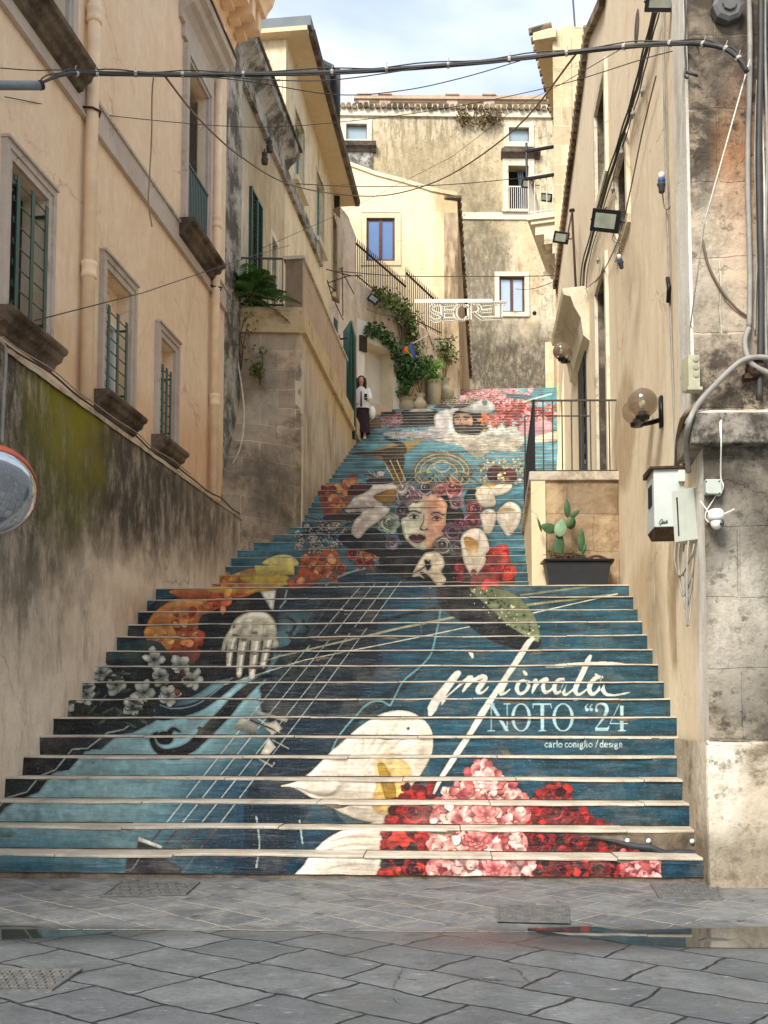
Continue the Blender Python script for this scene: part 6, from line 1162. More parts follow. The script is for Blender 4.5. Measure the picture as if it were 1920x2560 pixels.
# ================================================================ yellow wall building on the right
t = thing('yellow_wall_building', 'tall warm yellow plastered building running up the right side of the stairs', 'building', RY.pt(0, 0, 0)); yellow = t
E1 = sv(RY, 1419, 520); E0 = sv(RY, 1474, 91); ze1, ze0 = zv(RY, 1419, 520), zv(RY, 1474, 91); RL = RY.len; pe = sv(RY, 1512, 10); zpe = zv(RY, 1512, 10)
slope = (ze1 - ze0) / (E1 - E0); zend = ze1 + slope * (RL - E1)
r1 = [sv(RY, 1517, 300), sv(RY, 1492, 300), zv(RY, 1517, 423), zv(RY, 1516, 175)]; r2 = [sv(RY, 1571, 450), sv(RY, 1545, 450), zv(RY, 1571, 545), zv(RY, 1571, 348)]
zTR = atY(1400, 1180, 14.3).z; r3 = [sv(RY, 1519, 800), sv(RY, 1494, 800), zTR, zv(RY, 1518, 655)]; r4 = [sv(RY, 1467, 1000), sv(RY, 1448, 1000), zTR, zv(RY, 1467, 845)]
print('right', r1, r2, r3, r4, 'len', RL, E0, E1, ze0, ze1, zTR, 'pe', pe, zpe)
zflat = min(ze0, ze1, zend) - .3
b = MB(); facade(b, RY, 0, RL, 0, zflat, [(*r1, .35), (*r2, .35), (*r3, .35), (*r4, .25)])
tops = [(0, max(zpe, ze0) + 3.0), (pe, zpe), (E0, ze0), (E1, ze1), (RL, zend)]
tops[0] = (0, zpe + (zpe - ze0) / (pe - E0) * (0 - pe))
if tops[0][1] < zpe: tops[0] = (0, zpe + 1)
for (s0, z0), (s1, z1) in zip(tops[:-1], tops[1:]): b.quad(RY.pt(s0, zflat), RY.pt(s1, zflat), RY.pt(s1, z1), RY.pt(s0, z0))
b.quad(RY.pt(RL, 0), RY.pt(RL, zend), RY.pt(RL, zend, -6), RY.pt(RL, 0, -6)); b.build('wall', M['yelwall'], t)
b = MB(); b.wbox(RY, 0.02, RL - .02, 0, zflat, -6, -.6); b.build('inner_mass', M['dark'], t)
b = MB()
for i in range(40):
    s_ = lerp(E0 - .1, RL + .1, i / 39); z = ze0 + slope * (s_ - E0); b.tube([RY.pt(s_, z + .10, -.5), RY.pt(s_, z + .02, .10)], .075, 7)
for (s0, z0), (s1, z1) in zip(tops[:2], tops[1:3]): b.box8([RY.pt(s0, z0 - .04, -.5), RY.pt(s1, z1 - .04, -.5), RY.pt(s1, z1 - .04, .09), RY.pt(s0, z0 - .04, .09), RY.pt(s0, z0 + .1, -.5), RY.pt(s1, z1 + .1, -.5), RY.pt(s1, z1 + .1, .09), RY.pt(s0, z0 + .1, .09)])
b.build('roof_tiles', M['tile'], t)
for q, nm in ((r1, 'narrow tall window highest on the yellow wall'), (r2, 'second window, half hidden by cables'), (r3, 'tall stone framed opening above the terrace')):
    f = MB(); frame(f, RY, q[0], q[1], q[2], q[3], .14, 0, .045, 'lrtb' if q is not r3 else 'lrt'); fo = f.build('window', M['palestone'], t); tag(fo, nm); b = MB(); b.wbox(RY, q[1] - .015, q[1] - .002, q[2] + .002, q[3] - .002, -.34, -.004); b.wbox(RY, q[0] + .002, q[1] - .016, q[3] - .017, q[3] - .003, -.34, -.004); b.build('stone_reveal', M['oldreveal'], fo); b = MB(); b.wbox(RY, q[0], q[1], q[2], q[3], -.37, -.341); b.build('pane', M['glassdark'], fo); b = MB(); frame(b, RY, q[0] + .05, q[1] - .05, q[2] + .05, q[3] - .05, .05, -.33, -.29); b.build('casement_frame', M['greystone'], fo)
b = MB(); b.wbox(RY, r4[0], r4[1], r4[2], r4[3], -.22, .02)
fo = b.build('terrace_door', simple('black_door_paint', '#23282b', .5), t); b = MB(); b.tube([RY.pt(r4[0] + .1, r4[2] + 1.0, .03) + Vector((0, 0, .05 * math.sin(i * 1.6))) * 0 + Vector((0, 0, i * .09)) + RY.d.to_3d() * .03 * math.sin(i * 1.9) for i in range(22)], .014, 6); b.build('twisted_bar', M['blackmetal'], fo)
# hood over that door
hd0, hd1 = sv(RY, 1470, 760, 0), sv(RY, 1452, 760, 0); hz = atY(1470, 728, RY.pt(hd0, 0).y).z; b = MB(); profile(b, RY, hd0 - .15, hd1 + 1.2, [(0, hz - .9), (.10, hz - .8), (.14, hz - .5), (.24, hz - .32), (.3, hz - .14), (.42, hz - .1), (.44, hz), (0, hz + .04)]); b.build('door_hood', M['palestone'], t)
b = MB(); sw = sv(RY, 1592, 70); zw = zv(RY, 1592, 70); b.lathe(RY.pt(sw, zw, 0), [(.0, .004), (.17, .004), (.20, .0)], 20, axis=(RY.n.x, RY.n.y, 0)); o = b.build('oval_vent', M['darkstone'], t)
# terrace block with planter on the landing
FT = Wall(1.99, 14.3, 3.14, 14.28); ST = Wall(1.99, 14.3, 1.99 + .10 * 4.6, 18.9, -1); t = thing('terrace_block', 'rough plastered terrace block with stone coping on the landing, right of the steps', 'terrace', (2.5, 14.3, 2.96))
b = MB()
def tf(s, q): a = lerp(0, FT.len, s); z = lerp(2.9, zTR - .12, q); return FT.pt(a, z, .015 * mnoise.noise(Vector((a * 5, z * 5, 0))) + .012 * mnoise.noise(Vector((a * 14, z * 14, 0))))
b.grid(tf, 40, 50); b.build('front_face', plaster('crumbling_terrace_render', '#b0926c', '#c4a880', stain='#7c664a', st_lo=.52, st_hi=.66, streak='#5c4a36', sk_amt=.5, bump=.9, courses=((1, 0), .7, .5, '#7a6448', .4), patches=[((2.15, 14.3, 4.1), (.2, .4, .4), '#d0b78e', .6, .4)]), t, smooth=True)
b = MB(); b.quad(ST.pt(0, 2.9), ST.pt(ST.len, 2.9), ST.pt(ST.len, zTR - .12), ST.pt(0, zTR - .12)); b.wbox(ST, 0, .10, 2.9, zTR - .12, .0, .02); b.wbox(FT, -.02, .17, 2.9, zTR - .12, .0, .03); b.build('side_face', M['midyellow'], t)
b = MB(); b.box8([ST.pt(-.05, zTR - .12, .04), FT.pt(FT.len + .1, zTR - .12, .04), ST.pt(ST.len, zTR - .12, -1.4), ST.pt(ST.len, zTR - .12, .04), ST.pt(-.05, zTR, .04), FT.pt(FT.len + .1, zTR, .04), ST.pt(ST.len, zTR, -1.4), ST.pt(ST.len, zTR, .04)]); b.build('coping_slab', M['coping'], t, bevel=.01)
tr = thing('terrace_railing', 'dark metal railing with side panel standing on the terrace block above the planter', 'railing', FT.pt(0, zTR, 0))
hR = atY(1340, 998, 14.3).z - zTR; b = MB(); b.wbox(FT, .0, FT.len, zTR + hR - .02, zTR + hR, -.05, -.02); b.wbox(FT, 0, FT.len, zTR + .01, zTR + .03, -.05, -.02)
for i in range(8): s_ = lerp(.16, FT.len - .1, i / 7); b.wbox(FT, s_ - .008, s_ + .008, zTR + .03, zTR + hR - .02, -.043, -.027)
b.build('front_bars', M['railgrey'], tr); b = MB(); b.wbox(ST, 0, ST.len - .1, zTR + hR - .02, zTR + hR, -.05, -.02); b.wbox(ST, 0, ST.len, zTR + .01, zTR + .03, -.05, -.02)
for i in range(34): s_ = lerp(.01, ST.len - .1, i / 33); b.wbox(ST, s_ - .008, s_ + .008, zTR + .03, zTR + hR - .02, -.045, -.025)
b.build('side_bars', M['blackmetal'], tr)
b = MB(); hz_ = atY(1450, 1040, 17.6).z; x0 = atY(1312, 1040, 17.6).x; x1 = atY(1475, 1040, 17.6).x; b.tube([(x0, 17.6, zTR), (x0, 17.6, hz_), (x1, 17.6, hz_)], .014, 6); b.build('far_rail', M['railgrey'], tr)
# ================================================================ near stone pilaster
t = thing('stone_pilaster', 'huge weathered limestone corner pilaster with ledge and plastered foot at the right edge', 'pilaster', (3.2, 8.3, 0))
FPs = Wall(2.49, 8.3, 5.2, 8.24)
zl0, zl1 = atY(1730, 1110, 8.2).z, atY(1740, 1026, 8.12).z; zpl = atY(1720, 1862, 8.25).z
def rough(W, a0, a1, z0, z1, o, seed, amp=.02):
    return lambda s, q: W.pt(lerp(a0, a1, s), lerp(z0, z1, q), o + amp * mnoise.noise(Vector((lerp(a0, a1, s) * 3, lerp(z0, z1, q) * 3, seed))) * (0 if s in (0, 1) else 1) + amp * .5 * mnoise.noise(Vector((lerp(a0, a1, s) * 11, lerp(z0, z1, q) * 11, seed))) * (0 if s in (0, 1) else 1))
b = MB(); b.grid(rough(FPs, -.02, 2.7, zl1, 9.6, -.12, 3, .035), 60, 140); b.build('shaft', M['pilaster'], t, smooth=True)
b = MB(); b.quad(PS.pt(-.0, 0, 0), PS.pt(.4, 0, 0), PS.pt(.4, zl0, 0), PS.pt(0, zl0, 0)); b.wbox(PS, .25, .9, zl1, 9.6, -.12, .035); b.build('white_edge_strip', M['whitestrip'], t)
b = MB(); b.quad(PS.pt(.9, zl1, -.03), PS.pt(PS.len, zl1, -.03), PS.pt(PS.len, 9.6, -.03), PS.pt(.9, 9.6, -.03)); b.quad(PS.pt(.4, 0, -.003), PS.pt(PS.len, 0, -.003), PS.pt(PS.len, zl0, -.003), PS.pt(.4, zl0, -.003)); b.build('side_render', M['yelwall'], t)
b = MB(); b.grid(rough(FPs, 0, 2.7, zpl, zl0, 0, 5), 50, 50); b.build('lower_shaft', M['pillow'], t, smooth=True)
b = MB(); b.box8([FPs.pt(-.12, zl0, .13), FPs.pt(2.7, zl0, .13), FPs.pt(2.7, zl0, -.4), PS.pt(.55, zl0, .12), FPs.pt(-.12, zl1 - .0, .13), FPs.pt(2.7, zl1, .13), FPs.pt(2.7, zl1, -.4), PS.pt(.55, zl1, .12)]); b.build('ledge', M['pilcap'], t, bevel=.015)
b = MB(); b.box8([FPs.pt(-.10, zl1, .12), FPs.pt(2.7, zl1, .12), FPs.pt(2.7, zl1, -.3), PS.pt(.5, zl1, .1), FPs.pt(-.0, zl1 + .07, -.05), FPs.pt(2.7, zl1 + .07, -.05), FPs.pt(2.7, zl1 + .07, -.3), PS.pt(.5, zl1 + .07, .0)]); b.build('ledge_top', M['coping'], t)
b = MB(); b.grid(rough(FPs, -.045, 2.7, -.05, zpl, .06, 8, .03), 60, 40); b.quad(FPs.pt(-.02, zpl, .06), FPs.pt(2.7, zpl, .06), FPs.pt(2.7, zpl + .03, -.02), FPs.pt(-.02, zpl + .03, -.02)); b.grid(rough(PS, -.075, PS.len, 0, zpl + .02, .035, 9, .012), 30, 24); b.build('plinth', M['plinth'], t, smooth=True)
# ================================================================ loose things
M['cable'] = simple('dark_cable_sheath', '#3a3833', .6); M['cablegrey'] = simple('grey_cable_sheath', '#8f8a80', .6); M['cablepale'] = simple('pale_cable_sheath', '#c9c2b2', .6); M['cablebrown'] = simple('brown_wire', '#6e5a44', .6)
M['plastic'] = simple('light_grey_enclosure', '#aeb2a6', .5, var=.05); M['cabinetpaint'] = simple('painted_steel_cabinet', '#b9c0bb', .5, var=.08, sc=4); M['white'] = simple('white_plastic', '#dedacb', .4, var=.03); M['ties'] = simple('cable_tie_plastic', '#b0aca2', .5)
M['terracotta'] = plaster('pale_glazed_terracotta', '#a79a78', '#b8ac8c', stain='#7b6f55', st_lo=.55, st_hi=.7, bump=.3); M['soil2'] = simple('dry_potting_soil', '#6b5138', .95, var=.3, sc=20)
def leafmat(nm, c1, c2, rough=.5):
    n = NT(nm, rough, 0, .4); oi = n.new('ShaderNodeNewGeometry'); r_ = oi.outputs['Random Per Island']
    c = n.mix(r_, lin(c1), lin(c2)); c = n.mix(n.math('MULTIPLY', n.noise(8, 3), .4), c, tuple(x * .5 for x in lin(c1))); n.col(c); n.b.inputs['Transmission Weight'].default_value = 0; n.b.inputs['Subsurface Weight'].default_value = 0; return n.m
M['leafdark'] = leafmat('dark_leaves', '#2c4a24', '#568045'); M['leaffresh'] = leafmat('fresh_green_leaves', '#5c8833', '#93b558'); M['leafolive'] = leafmat('olive_ivy_leaves', '#465428', '#84904a'); M['dryleaf'] = leafmat('dry_tendrils', '#6e5a38', '#8d7a50'); M['stem'] = simple('woody_stem', '#5a4630', .9, var=.25, sc=20)
M['cactus'] = simple('cactus_pad_skin', '#3d5f38', .55, var=.2, sc=10, bump=.004); M['cactuspale'] = simple('pale_dusty_cactus_pad', '#84a381', .6, var=.12, sc=12)
def cable(path, r, label, m='cable', name='cable', group=None, n=6):
    b = MB(); b.tube(path, r, n); return tag(b.build(name, M[m], smooth=True), label, 'cable', group)
def leaf(b, p, d, up, l, w_):
    p = Vector(p); d = Vector(d).normalized(); s = d.cross(Vector(up)).normalized() * w_ * .5; n_ = s.cross(d).normalized()
    b.quad(p, p + d * l * .35 + s + n_ * w_ * .12, p + d * l, p + d * l * .35 - s + n_ * w_ * .12)
    b.quad(p + d * l * .35 + s + n_ * w_ * .12, p + d * l * .7 + s * .7, p + d * l, p + d * l * .5)
rr = random.Random(11)
def rv(): return Vector((rr.uniform(-1, 1), rr.uniform(-1, 1), rr.uniform(-1, 1)))
# ---- the big overhead cable bundle
tb = thing('cable_bundle', 'thick black clamped cable bundle crossing the whole alley overhead', 'cable', atY(900, 180, 9))
YC = 8.9; pts = [(104, 207, 8.3), (150, 188, 8.5), (190, 183, 8.7), (260, 184, 8.9), (400, 186, 9.0), (560, 187, 9), (830, 181, 9), (1000, 172, 9), (1200, 156, 9), (1380, 137, 8.9), (1560, 117, 8.7), (1700, 108, 8.4), (1790, 115, 8.15), (1838, 138, 8.1), (1868, 180, 8.08)]
P = spline([atY(*q) for q in pts], 5); b = MB(); b.tube(P, [.020 if i > 8 else lerp(.010, .020, i / 8) for i in range(len(P))], 10); b.build('conduit', M['cable'], tb, smooth=True)
b = MB(); b.tube([p + Vector((0, -.012, .022 + .012 * math.sin(i * .9))) for i, p in enumerate(P)], .006, 6); b.tube([p + Vector((0, -.02, -.018 + .010 * math.sin(i * .55))) for i, p in enumerate(P[10:])], .005, 6); b.build('lashed_wires', M['cable'], tb, smooth=True)
for i in range(10, len(P) - 4, 4):
    b = MB(); b.lathe(P[i], [(.026, -.012), (.028, 0), (.026, .012)], 8, axis=(P[i + 1] - P[i])); b.tube([P[i] + Vector((0, -.02, .02)), P[i] + Vector((.008, -.03, .05))], .004, 4)
    b.build('clamp', M['ties'], tb)
t = thing('tube_lamp', 'grey tubular lamp housing at the left end of the black overhead cable', 'lamp', atY(50, 213, 8.2))
b = MB(); b.tube([atY(-60, 213, 8.0), atY(101, 214, 8.28)], .035, 14); b.build('housing', simple('grey_lamp_housing', '#70767a', .4), t, smooth=True); b = MB(); b.tube([atY(98, 214, 8.275), atY(106, 212, 8.29)], .038, 14); b.build('end_cap', M['blackmetal'], t)
# ---- thin lines across
cable(spline([atY(0, 170, 8.4), atY(90, 176, 8.5), atY(190, 176, 8.6), atY(560, 196, 8.9), atY(830, 236, 9.2), atY(1000, 227, 9.2), atY(1150, 196, 9.1), atY(1300, 152, 9.1)]), .0045, 'thin wire hanging in a long curve just below the black bundle')
cable(spline([atY(560, 188, 8.95), atY(640, 198, 8.95), atY(830, 200, 8.95), atY(1060, 168, 8.95)]), .005, 'short slack wire against the sky left of centre')
cable(spline([LO.pt(sv(LO, 0, 243), zv(LO, 0, 243), .05), atY(300, 292, 13), atY(640, 318, 15), atY(900, 300, 15), atY(1130, 268, 14), atY(1390, 214, 12), atY(1620, 144, 10), atY(1760, 110, 8.2)]), .0055, 'thin wire rising from the orange facade to the pilaster top, crossing the attic windows')
cable(spline([atY(412, 190, 9), atY(500, 300, 11), atY(600, 390, 13), atY(720, 460, 15), atY(860, 487, 17), atY(980, 486, 17), atY(1120, 440, 15.5), atY(1290, 320, 13), atY(1440, 135, 9)]), .010, 'heaviest brown sagging cable, lowest swoop between orange facade and bundle', 'cablebrown')
cable(spline([WG.pt(sv(WG, 730, 460), zv(WG, 730, 460), .1), atY(900, 466, 22), atY(1130, 461, 23), atY(1390, 436, 25)]), .009, 'straight cable above the blue paned window, reaching the ochre building')
cable([WG.pt(sv(WG, 640, 625), zv(WG, 640, 625), .05), atY(860, 530, 22), atY(1130, 392, 19), atY(1300, 262, 16), atY(1400, 212, 13), atY(1560, 118, 8.75)], .004, 'straight diagonal wire running up over the middle yellow house')
cable([LO.pt(sv(LO, 0, 806), zv(LO, 0, 806), .35), LO.pt(sv(LO, 300, 735), zv(LO, 300, 735), .3), atY(620, 643, 18), WG.pt(sv(WG, 700, 615), zv(WG, 700, 615), .2)], .006, 'thin rising wire across the middle barred window')
cable(spline([WG.at(846, 678, .02), atY(868, 680, 27.5), atY(1000, 690, 27.5), atY(1150, 691, 27.5), atY(1350, 690, 27.3), SO.pt(3.75, atY(1350, 688, 27.3).z, .02)]), .012, 'level cable carrying the lit word sign')
cable(sag(atY(1290, 722, 30), atY(1390, 700, 27), .1), .008, 'short wire right of the lit word sign, upper'); cable(sag(atY(1060, 782, 27.5), atY(915, 772, 28), .15), .007, 'short slack wire left of the lit word sign')
# hanging ends on the left
cable(spline([atY(384, 190, 8.95), atY(380, 240, 9), atY(379, 340, 9.1), atY(374, 440, 9.1), atY(371, 505, 9.1), atY(380, 566, 9.1)]), .007, 'loose cable end dangling in front of the orange string course', 'cablebrown')
cable(spline([FB.at(590, 770, .05), FB.at(587, 830, .06), FB.at(594, 900, .15), FB.at(606, 980, .45), FB.at(610, 1050, .8), FB.at(600, 1120, .9), FB.at(570, 1180, .8), FB.at(540, 1235, .4)]), .016, 'pale hose hanging down the bastion to the orange drainpipe', 'cablepale')
# ---- right wall cables
cab = [(1640, 30), (1612, 140), (1590, 230), (1560, 330), (1525, 440), (1490, 560), (1463, 660), (1458, 715)]
t = thing('wall_cable_run', 'bundle of dark twisted cables slanting down the yellow wall behind the angled floodlight', 'cable', RY.at(1560, 330))
for k, (r_, do, ph) in enumerate(((.020, .07, 0), (.012, .10, 2), (.008, .06, 4))):
    P = spline([RY.at(x + [0, -7, 8][k], y, do + .02 * math.sin(i * 2 + ph)) for i, (x, y) in enumerate(cab)], 8); b = MB(); b.tube([p + Vector((0, 0, .015 * math.sin(i * .8 + ph))) for i, p in enumerate(P)], r_, 7); b.build('cable', M['cable'], t, smooth=True)
for i, (x, y) in enumerate(((1606, 215), (1582, 272), (1532, 462), (1495, 640), (1554, 370))):
    p = RY.at(x, y, .08); b = MB(); b.tube([RY.at(x, y, 0), p, p + Vector((0, 0, -.07)), p + Vector((0, 0, -.09)) + RY.d.to_3d() * .05], .012, 6); b.ball(p + Vector((0, 0, -.06)), .03, 8, 6); b.build('hook', M['cablegrey'], t)
cable(spline([RY.at(1640, 190, .05), RY.at(1606, 330, .05), RY.at(1575, 480, .06), RY.at(1545, 600, .06), RY.at(1500, 690, .05), RY.at(1458, 725, .05)]), .008, 'single brown cable parallel to the twisted bundle on the yellow wall', 'cablebrown')
cable(spline([RY.at(1655, 0, .04), RY.at(1658, 60, .04), RY.at(1662, 300, .04), RY.at(1668, 520, .04), RY.at(1674, 720, .04), RY.at(1684, 1000, .04), RY.at(1690, 1168, .04)]), .012, 'grey vertical conduit down the yellow wall to the steel cabinet', 'cablegrey')
t = tag(MB().tube([RY.at(1669, 696, .06), RY.at(1673, 720, .07), RY.at(1671, 755, .06)], .022, 8).build('taped_splice', M['blackmetal'], smooth=True), 'black taped splice halfway down the grey conduit', 'cable splice')
cable(spline([RY.at(1655, 468, .05), RY.at(1662, 520, .06), RY.at(1680, 510, .06), RY.at(1698, 430, .06), RY.at(1710, 300, .05), RY.at(1712, 200, .05)]), .006, 'thin looped cord below the blue and white plug', 'cablebrown')
def at8(x, y, o=.02): return FPs.at(x, y, -.12 + o)
cable([at8(1874, 150, .1), RY.at(1760, 560, .3), RY.at(1728, 800, .2), RY.at(1690, 1140, .08)], .006, 'tight pale cord slanting from the pilaster top to the cabinet', 'cablepale')
cable(spline([at8(1756, 600, .02), at8(1770, 660), at8(1800, 720), at8(1840, 770), at8(1876, 795)]), .010, 'beige cable curving across the pilaster stones', 'cablebrown')
cable(spline([at8(1960, 905, .1), at8(1900, 893, .12), at8(1850, 905, .12), at8(1790, 960, .12), at8(1745, 1010, .2), FPs.at(1722, 1060, .15), PS.at(1716, 1120, .12), PS.at(1722, 1180, .08)]), .022, 'thick grey hose arching over the pilaster ledge down to the boxes', 'cablegrey', n=10)
cable(spline([at8(1742, 1010, .16), PS.at(1712, 1040, .14), PS.at(1700, 1075, .12), PS.at(1695, 1110, .1), PS.at(1692, 1165, .08)]), .024, 'corrugated brown conduit entering the steel cabinet', 'cablebrown')
for i, (x, y0, y1, w_, m) in enumerate(((1872, -20, 820, .022, 'cablegrey'), (1900, -20, 1000, .026, 'cable'), (1890, 200, 830, .008, 'cablegrey'), (1908, 100, 860, .009, 'cablepale'), (1915, -20, 900, .012, 'cablegrey'))):
    cable(spline([at8(x + 3 * math.sin(k * 1.3 + i), lerp(y0, y1, k / 7), .03 + w_) for k in range(8)]), w_, ['fat grey conduit, leftmost of the vertical lines on the pilaster', 'dark broad conduit nearest the right picture edge', 'thin grey wire tied along the pilaster conduit', 'thin pale wire on the pilaster right edge', 'grey wire hugging the dark broad conduit'][i], m, group='vertical cables on the pilaster')
cable(spline([at8(1872, 820, .06), at8(1862, 860, .08), at8(1880, 910, .1), at8(1940, 940, .1)]), .024, 'grey conduit elbow bending right beside the rusty bell', 'cablegrey')
for i in range(4):
    a = [1690, 1700, 1712, 1722][i]; y1 = [1440, 1490, 1520, 1560][i]; cable(spline([PS.at(a, 1350, .06), PS.at(a - 4, 1400, .10), PS.at((a + 1722) / 2 - 4, y1, .12), PS.at(1728, y1 - 50, .08), PS.at(1735, 1360, .05)]), .007 + .002 * (i % 2), ['shortest', 'second', 'third', 'longest'][i] + ' of the cable loops drooping under the electrical boxes', 'cablegrey', group='cable loops under the boxes')
cable(spline([FPs.at(1802, 1098, .14), FPs.at(1800, 1060, .14), FPs.at(1803, 1050, .15)]) + spline([FPs.at(1803, 1112, .14), FPs.at(1802, 1190, .02), FPs.at(1808, 1215, .02), FPs.at(1800, 1237, .02), FPs.at(1790, 1238, .03)]), .006, 'white lead running over the ledge to the small junction box', 'white')
# ---- floodlights
def flood(c, nrm, w_, h_, label, wallpt, roll=0.0):
    c = Vector(c); n_ = Vector(nrm).normalized(); u = n_.cross(Vector((0, 0, 1))).normalized(); v = u.cross(n_).normalized(); ca, sa = math.cos(roll), math.sin(roll); u, v = u * ca + v * sa, v * ca - u * sa
    t = thing('floodlight', label, 'floodlight', c, 'floodlights on the buildings'); b = MB(); b.obox(c, u * w_ / 2, v * h_ / 2, n_ * .025); 
    for i in range(7): b.obox(c - n_ * .04 + u * lerp(-w_ * .4, w_ * .4, i / 6), u * .004, v * h_ * .4, n_ * .02)
    b.build('housing', M['blackmetal'], t, bevel=.008); b = MB(); b.obox(c + n_ * .026, u * w_ * .36, v * h_ * .32, n_ * .003); b.build('lens', simple('floodlight_lens', '#8b8f80', .25), t)
    b = MB(); b.tube([c + u * w_ * .52, c + u * w_ * .52 - n_ * .10, Vector(wallpt) + u * .08], .012, 5); b.tube([c - u * w_ * .52, c - u * w_ * .52 - n_ * .10, Vector(wallpt) - u * .08], .012, 5); b.build('bracket', M['blackmetal'], t); return t
p = RY.at(1515, 552, .45); flood(p, (-.55, -.75, -.35), .34, .24, 'large black floodlight tilted on the yellow wall beside the twisted cables', RY.at(1530, 520, .02), .35)
p = RY.at(1403, 594, .35); flood(p, (-.5, -.8, -.3), .28, .20, 'black floodlight on a pole just under the white balcony railing', RY.at(1425, 590, .0), .35)
p = atY(1652, 4, 9.6); flood(p, (-.3, -.85, -.4), .28, .17, 'black floodlight cut by the top picture edge', RY.at(1700, 20, .0), .2)
flood(atY(1320, 460, 28.5), (-.4, -.85, -.3), .36, .22, 'small floodlight in front of the open dark balcony door', atY(1345, 462, 28.7), .3); flood(atY(1366, 494, 29), (-.4, -.85, -.3), .34, .22, 'small floodlight seen through the white balcony railing', atY(1395, 505, 29), .3)
flood(RWp.at(933, 748, .3), (.2, -.9, .1), .30, .22, 'grey floodlight on the pinkish wall below the spiked railing', RWp.at(928, 760, 0), .6)
b = MB(); b.tube([RY.at(1430, 528, .15), RY.at(1440, 725, .15)], .022, 7); b.tube([RY.at(1430, 528, .15), RY.at(1417, 600, .5)], .014, 6); b.lathe(RY.at(1430, 528, .15), [(.05, 0), (.05, .03)], 10); tag(b.build('floodlight_pole', M['rust'], smooth=True), 'thin rusty pole standing on the door hood, holding a floodlight', 'pole')
# ---- plugs
def plug(p, r_, label, tilt=(0, 0, -1)):
    t = thing('hanging_plug', label, 'plug', p); a = Vector(tilt).normalized()
    for nm, pr, m in (('white_body', [(r_ * .5, -3.2 * r_), (r_ * .85, -2.9 * r_), (r_ * .95, -1.2 * r_)], M['white']), ('blue_ring', [(r_ * 1.0, -1.2 * r_), (r_ * 1.05, .1 * r_)], simple('blue_connector', '#1c4a8c', .5)), ('grey_socket', [(r_ * 1.3, .1 * r_), (r_ * 1.3, .5 * r_), (r_ * .95, .9 * r_), (r_ * .85, 2.6 * r_), (r_ * .5, 2.9 * r_)], simple('grey_connector', '#4a4a4a', .6))):
        b = MB(); b.lathe(p, pr, 14, axis=a); b.build(nm, m, t, smooth=True)
plug(RY.at(1654, 458, .08), .035, 'blue and white industrial plug hanging by the grey conduit'); plug(RY.at(1551, 655, .15), .030, 'small dark blue plug dangling below the angled floodlight', (.2, 0, -1))
cable([RY.at(1546, 560, .15), RY.at(1549, 640, .15)], .005, 'wire pair down to the small dark plug', 'cablebrown'); cable(spline([RY.at(1530, 575, .2) + Vector((.0, 0, 0)), RY.at(1545, 605, .2), RY.at(1552, 585, .2), RY.at(1540, 570, .2), RY.at(1532, 600, .2), RY.at(1550, 608, .2)]), .006, 'tangled wire coil hanging under the angled floodlight', 'cablebrown')
# ---- globe lamps
gm = NT('smoked_acrylic_globe', .05, 0, .5); gm.col(lin('#b3a48f')); gm.b.inputs['Transmission Weight'].default_value = .82; gm.b.inputs['IOR'].default_value = 1.12; gm.b.inputs['Roughness'].default_value = .03; gm.b.inputs['Coat Weight'].default_value = .8
M['bulb'] = simple('unlit_opal_bulb', '#d8d2c4', .4)
def globe_lamp(W, c, r_, label, wp):
    t = thing('globe_wall_lamp', label, 'wall lamp', c[0], 'smoked globe lamps on the yellow wall'); b = MB(); w_ = Vector(wp); m_ = (Vector(c[0]) + Vector(c[1])) / 2 - Vector((0, 0, r_ * 1.15))
    b.obox(w_, W.d.to_3d() * .05, W.n.to_3d() * .015, Vector((0, 0, .16)))
    for q in c: q = Vector(q); b.tube(spline([w_ - Vector((0, 0, .08)), (w_ + m_) / 2 - Vector((0, 0, .05)), m_, q - Vector((0, 0, r_ * 1.05))], 6), .026, 8); b.lathe(q - Vector((0, 0, r_ * 1.1)), [(r_ * .42, 0), (r_ * .48, .03), (r_ * .44, .05)], 16)
    b.build('arm', M['blackmetal'], t, smooth=True)
    for q in c:
        q = Vector(q); g = MB().ball(q, r_, 32, 20).build('globe', gm.m, t, smooth=True); MB().ball(q + Vector((0, 0, -r_ * .1)), r_ * .22, 14, 10, (1, 1, 1.3)).build('bulb', M['bulb'], g, smooth=True); MB().lathe(q - Vector((0, 0, r_ * .97)), [(r_ * .28, 0), (r_ * .26, r_ * .45)], 12).build('lamp_holder', M['blackmetal'], g)
Yg = 10.9; globe_lamp(RY, [atY(1606, 1008, Yg - .1), atY(1592, 1028, Yg + .55)], .155, 'near pair of smoked glass globes on a black bracket, right of the terrace railing', RY.at(1652, 1030, .02))
Yg = 17.6; globe_lamp(RY, [atY(1404, 878, Yg), atY(1410, 884, Yg + .7)], .145, 'far pair of smoked glass globes under the stone door hood', RY.at(1428, 892, .02))
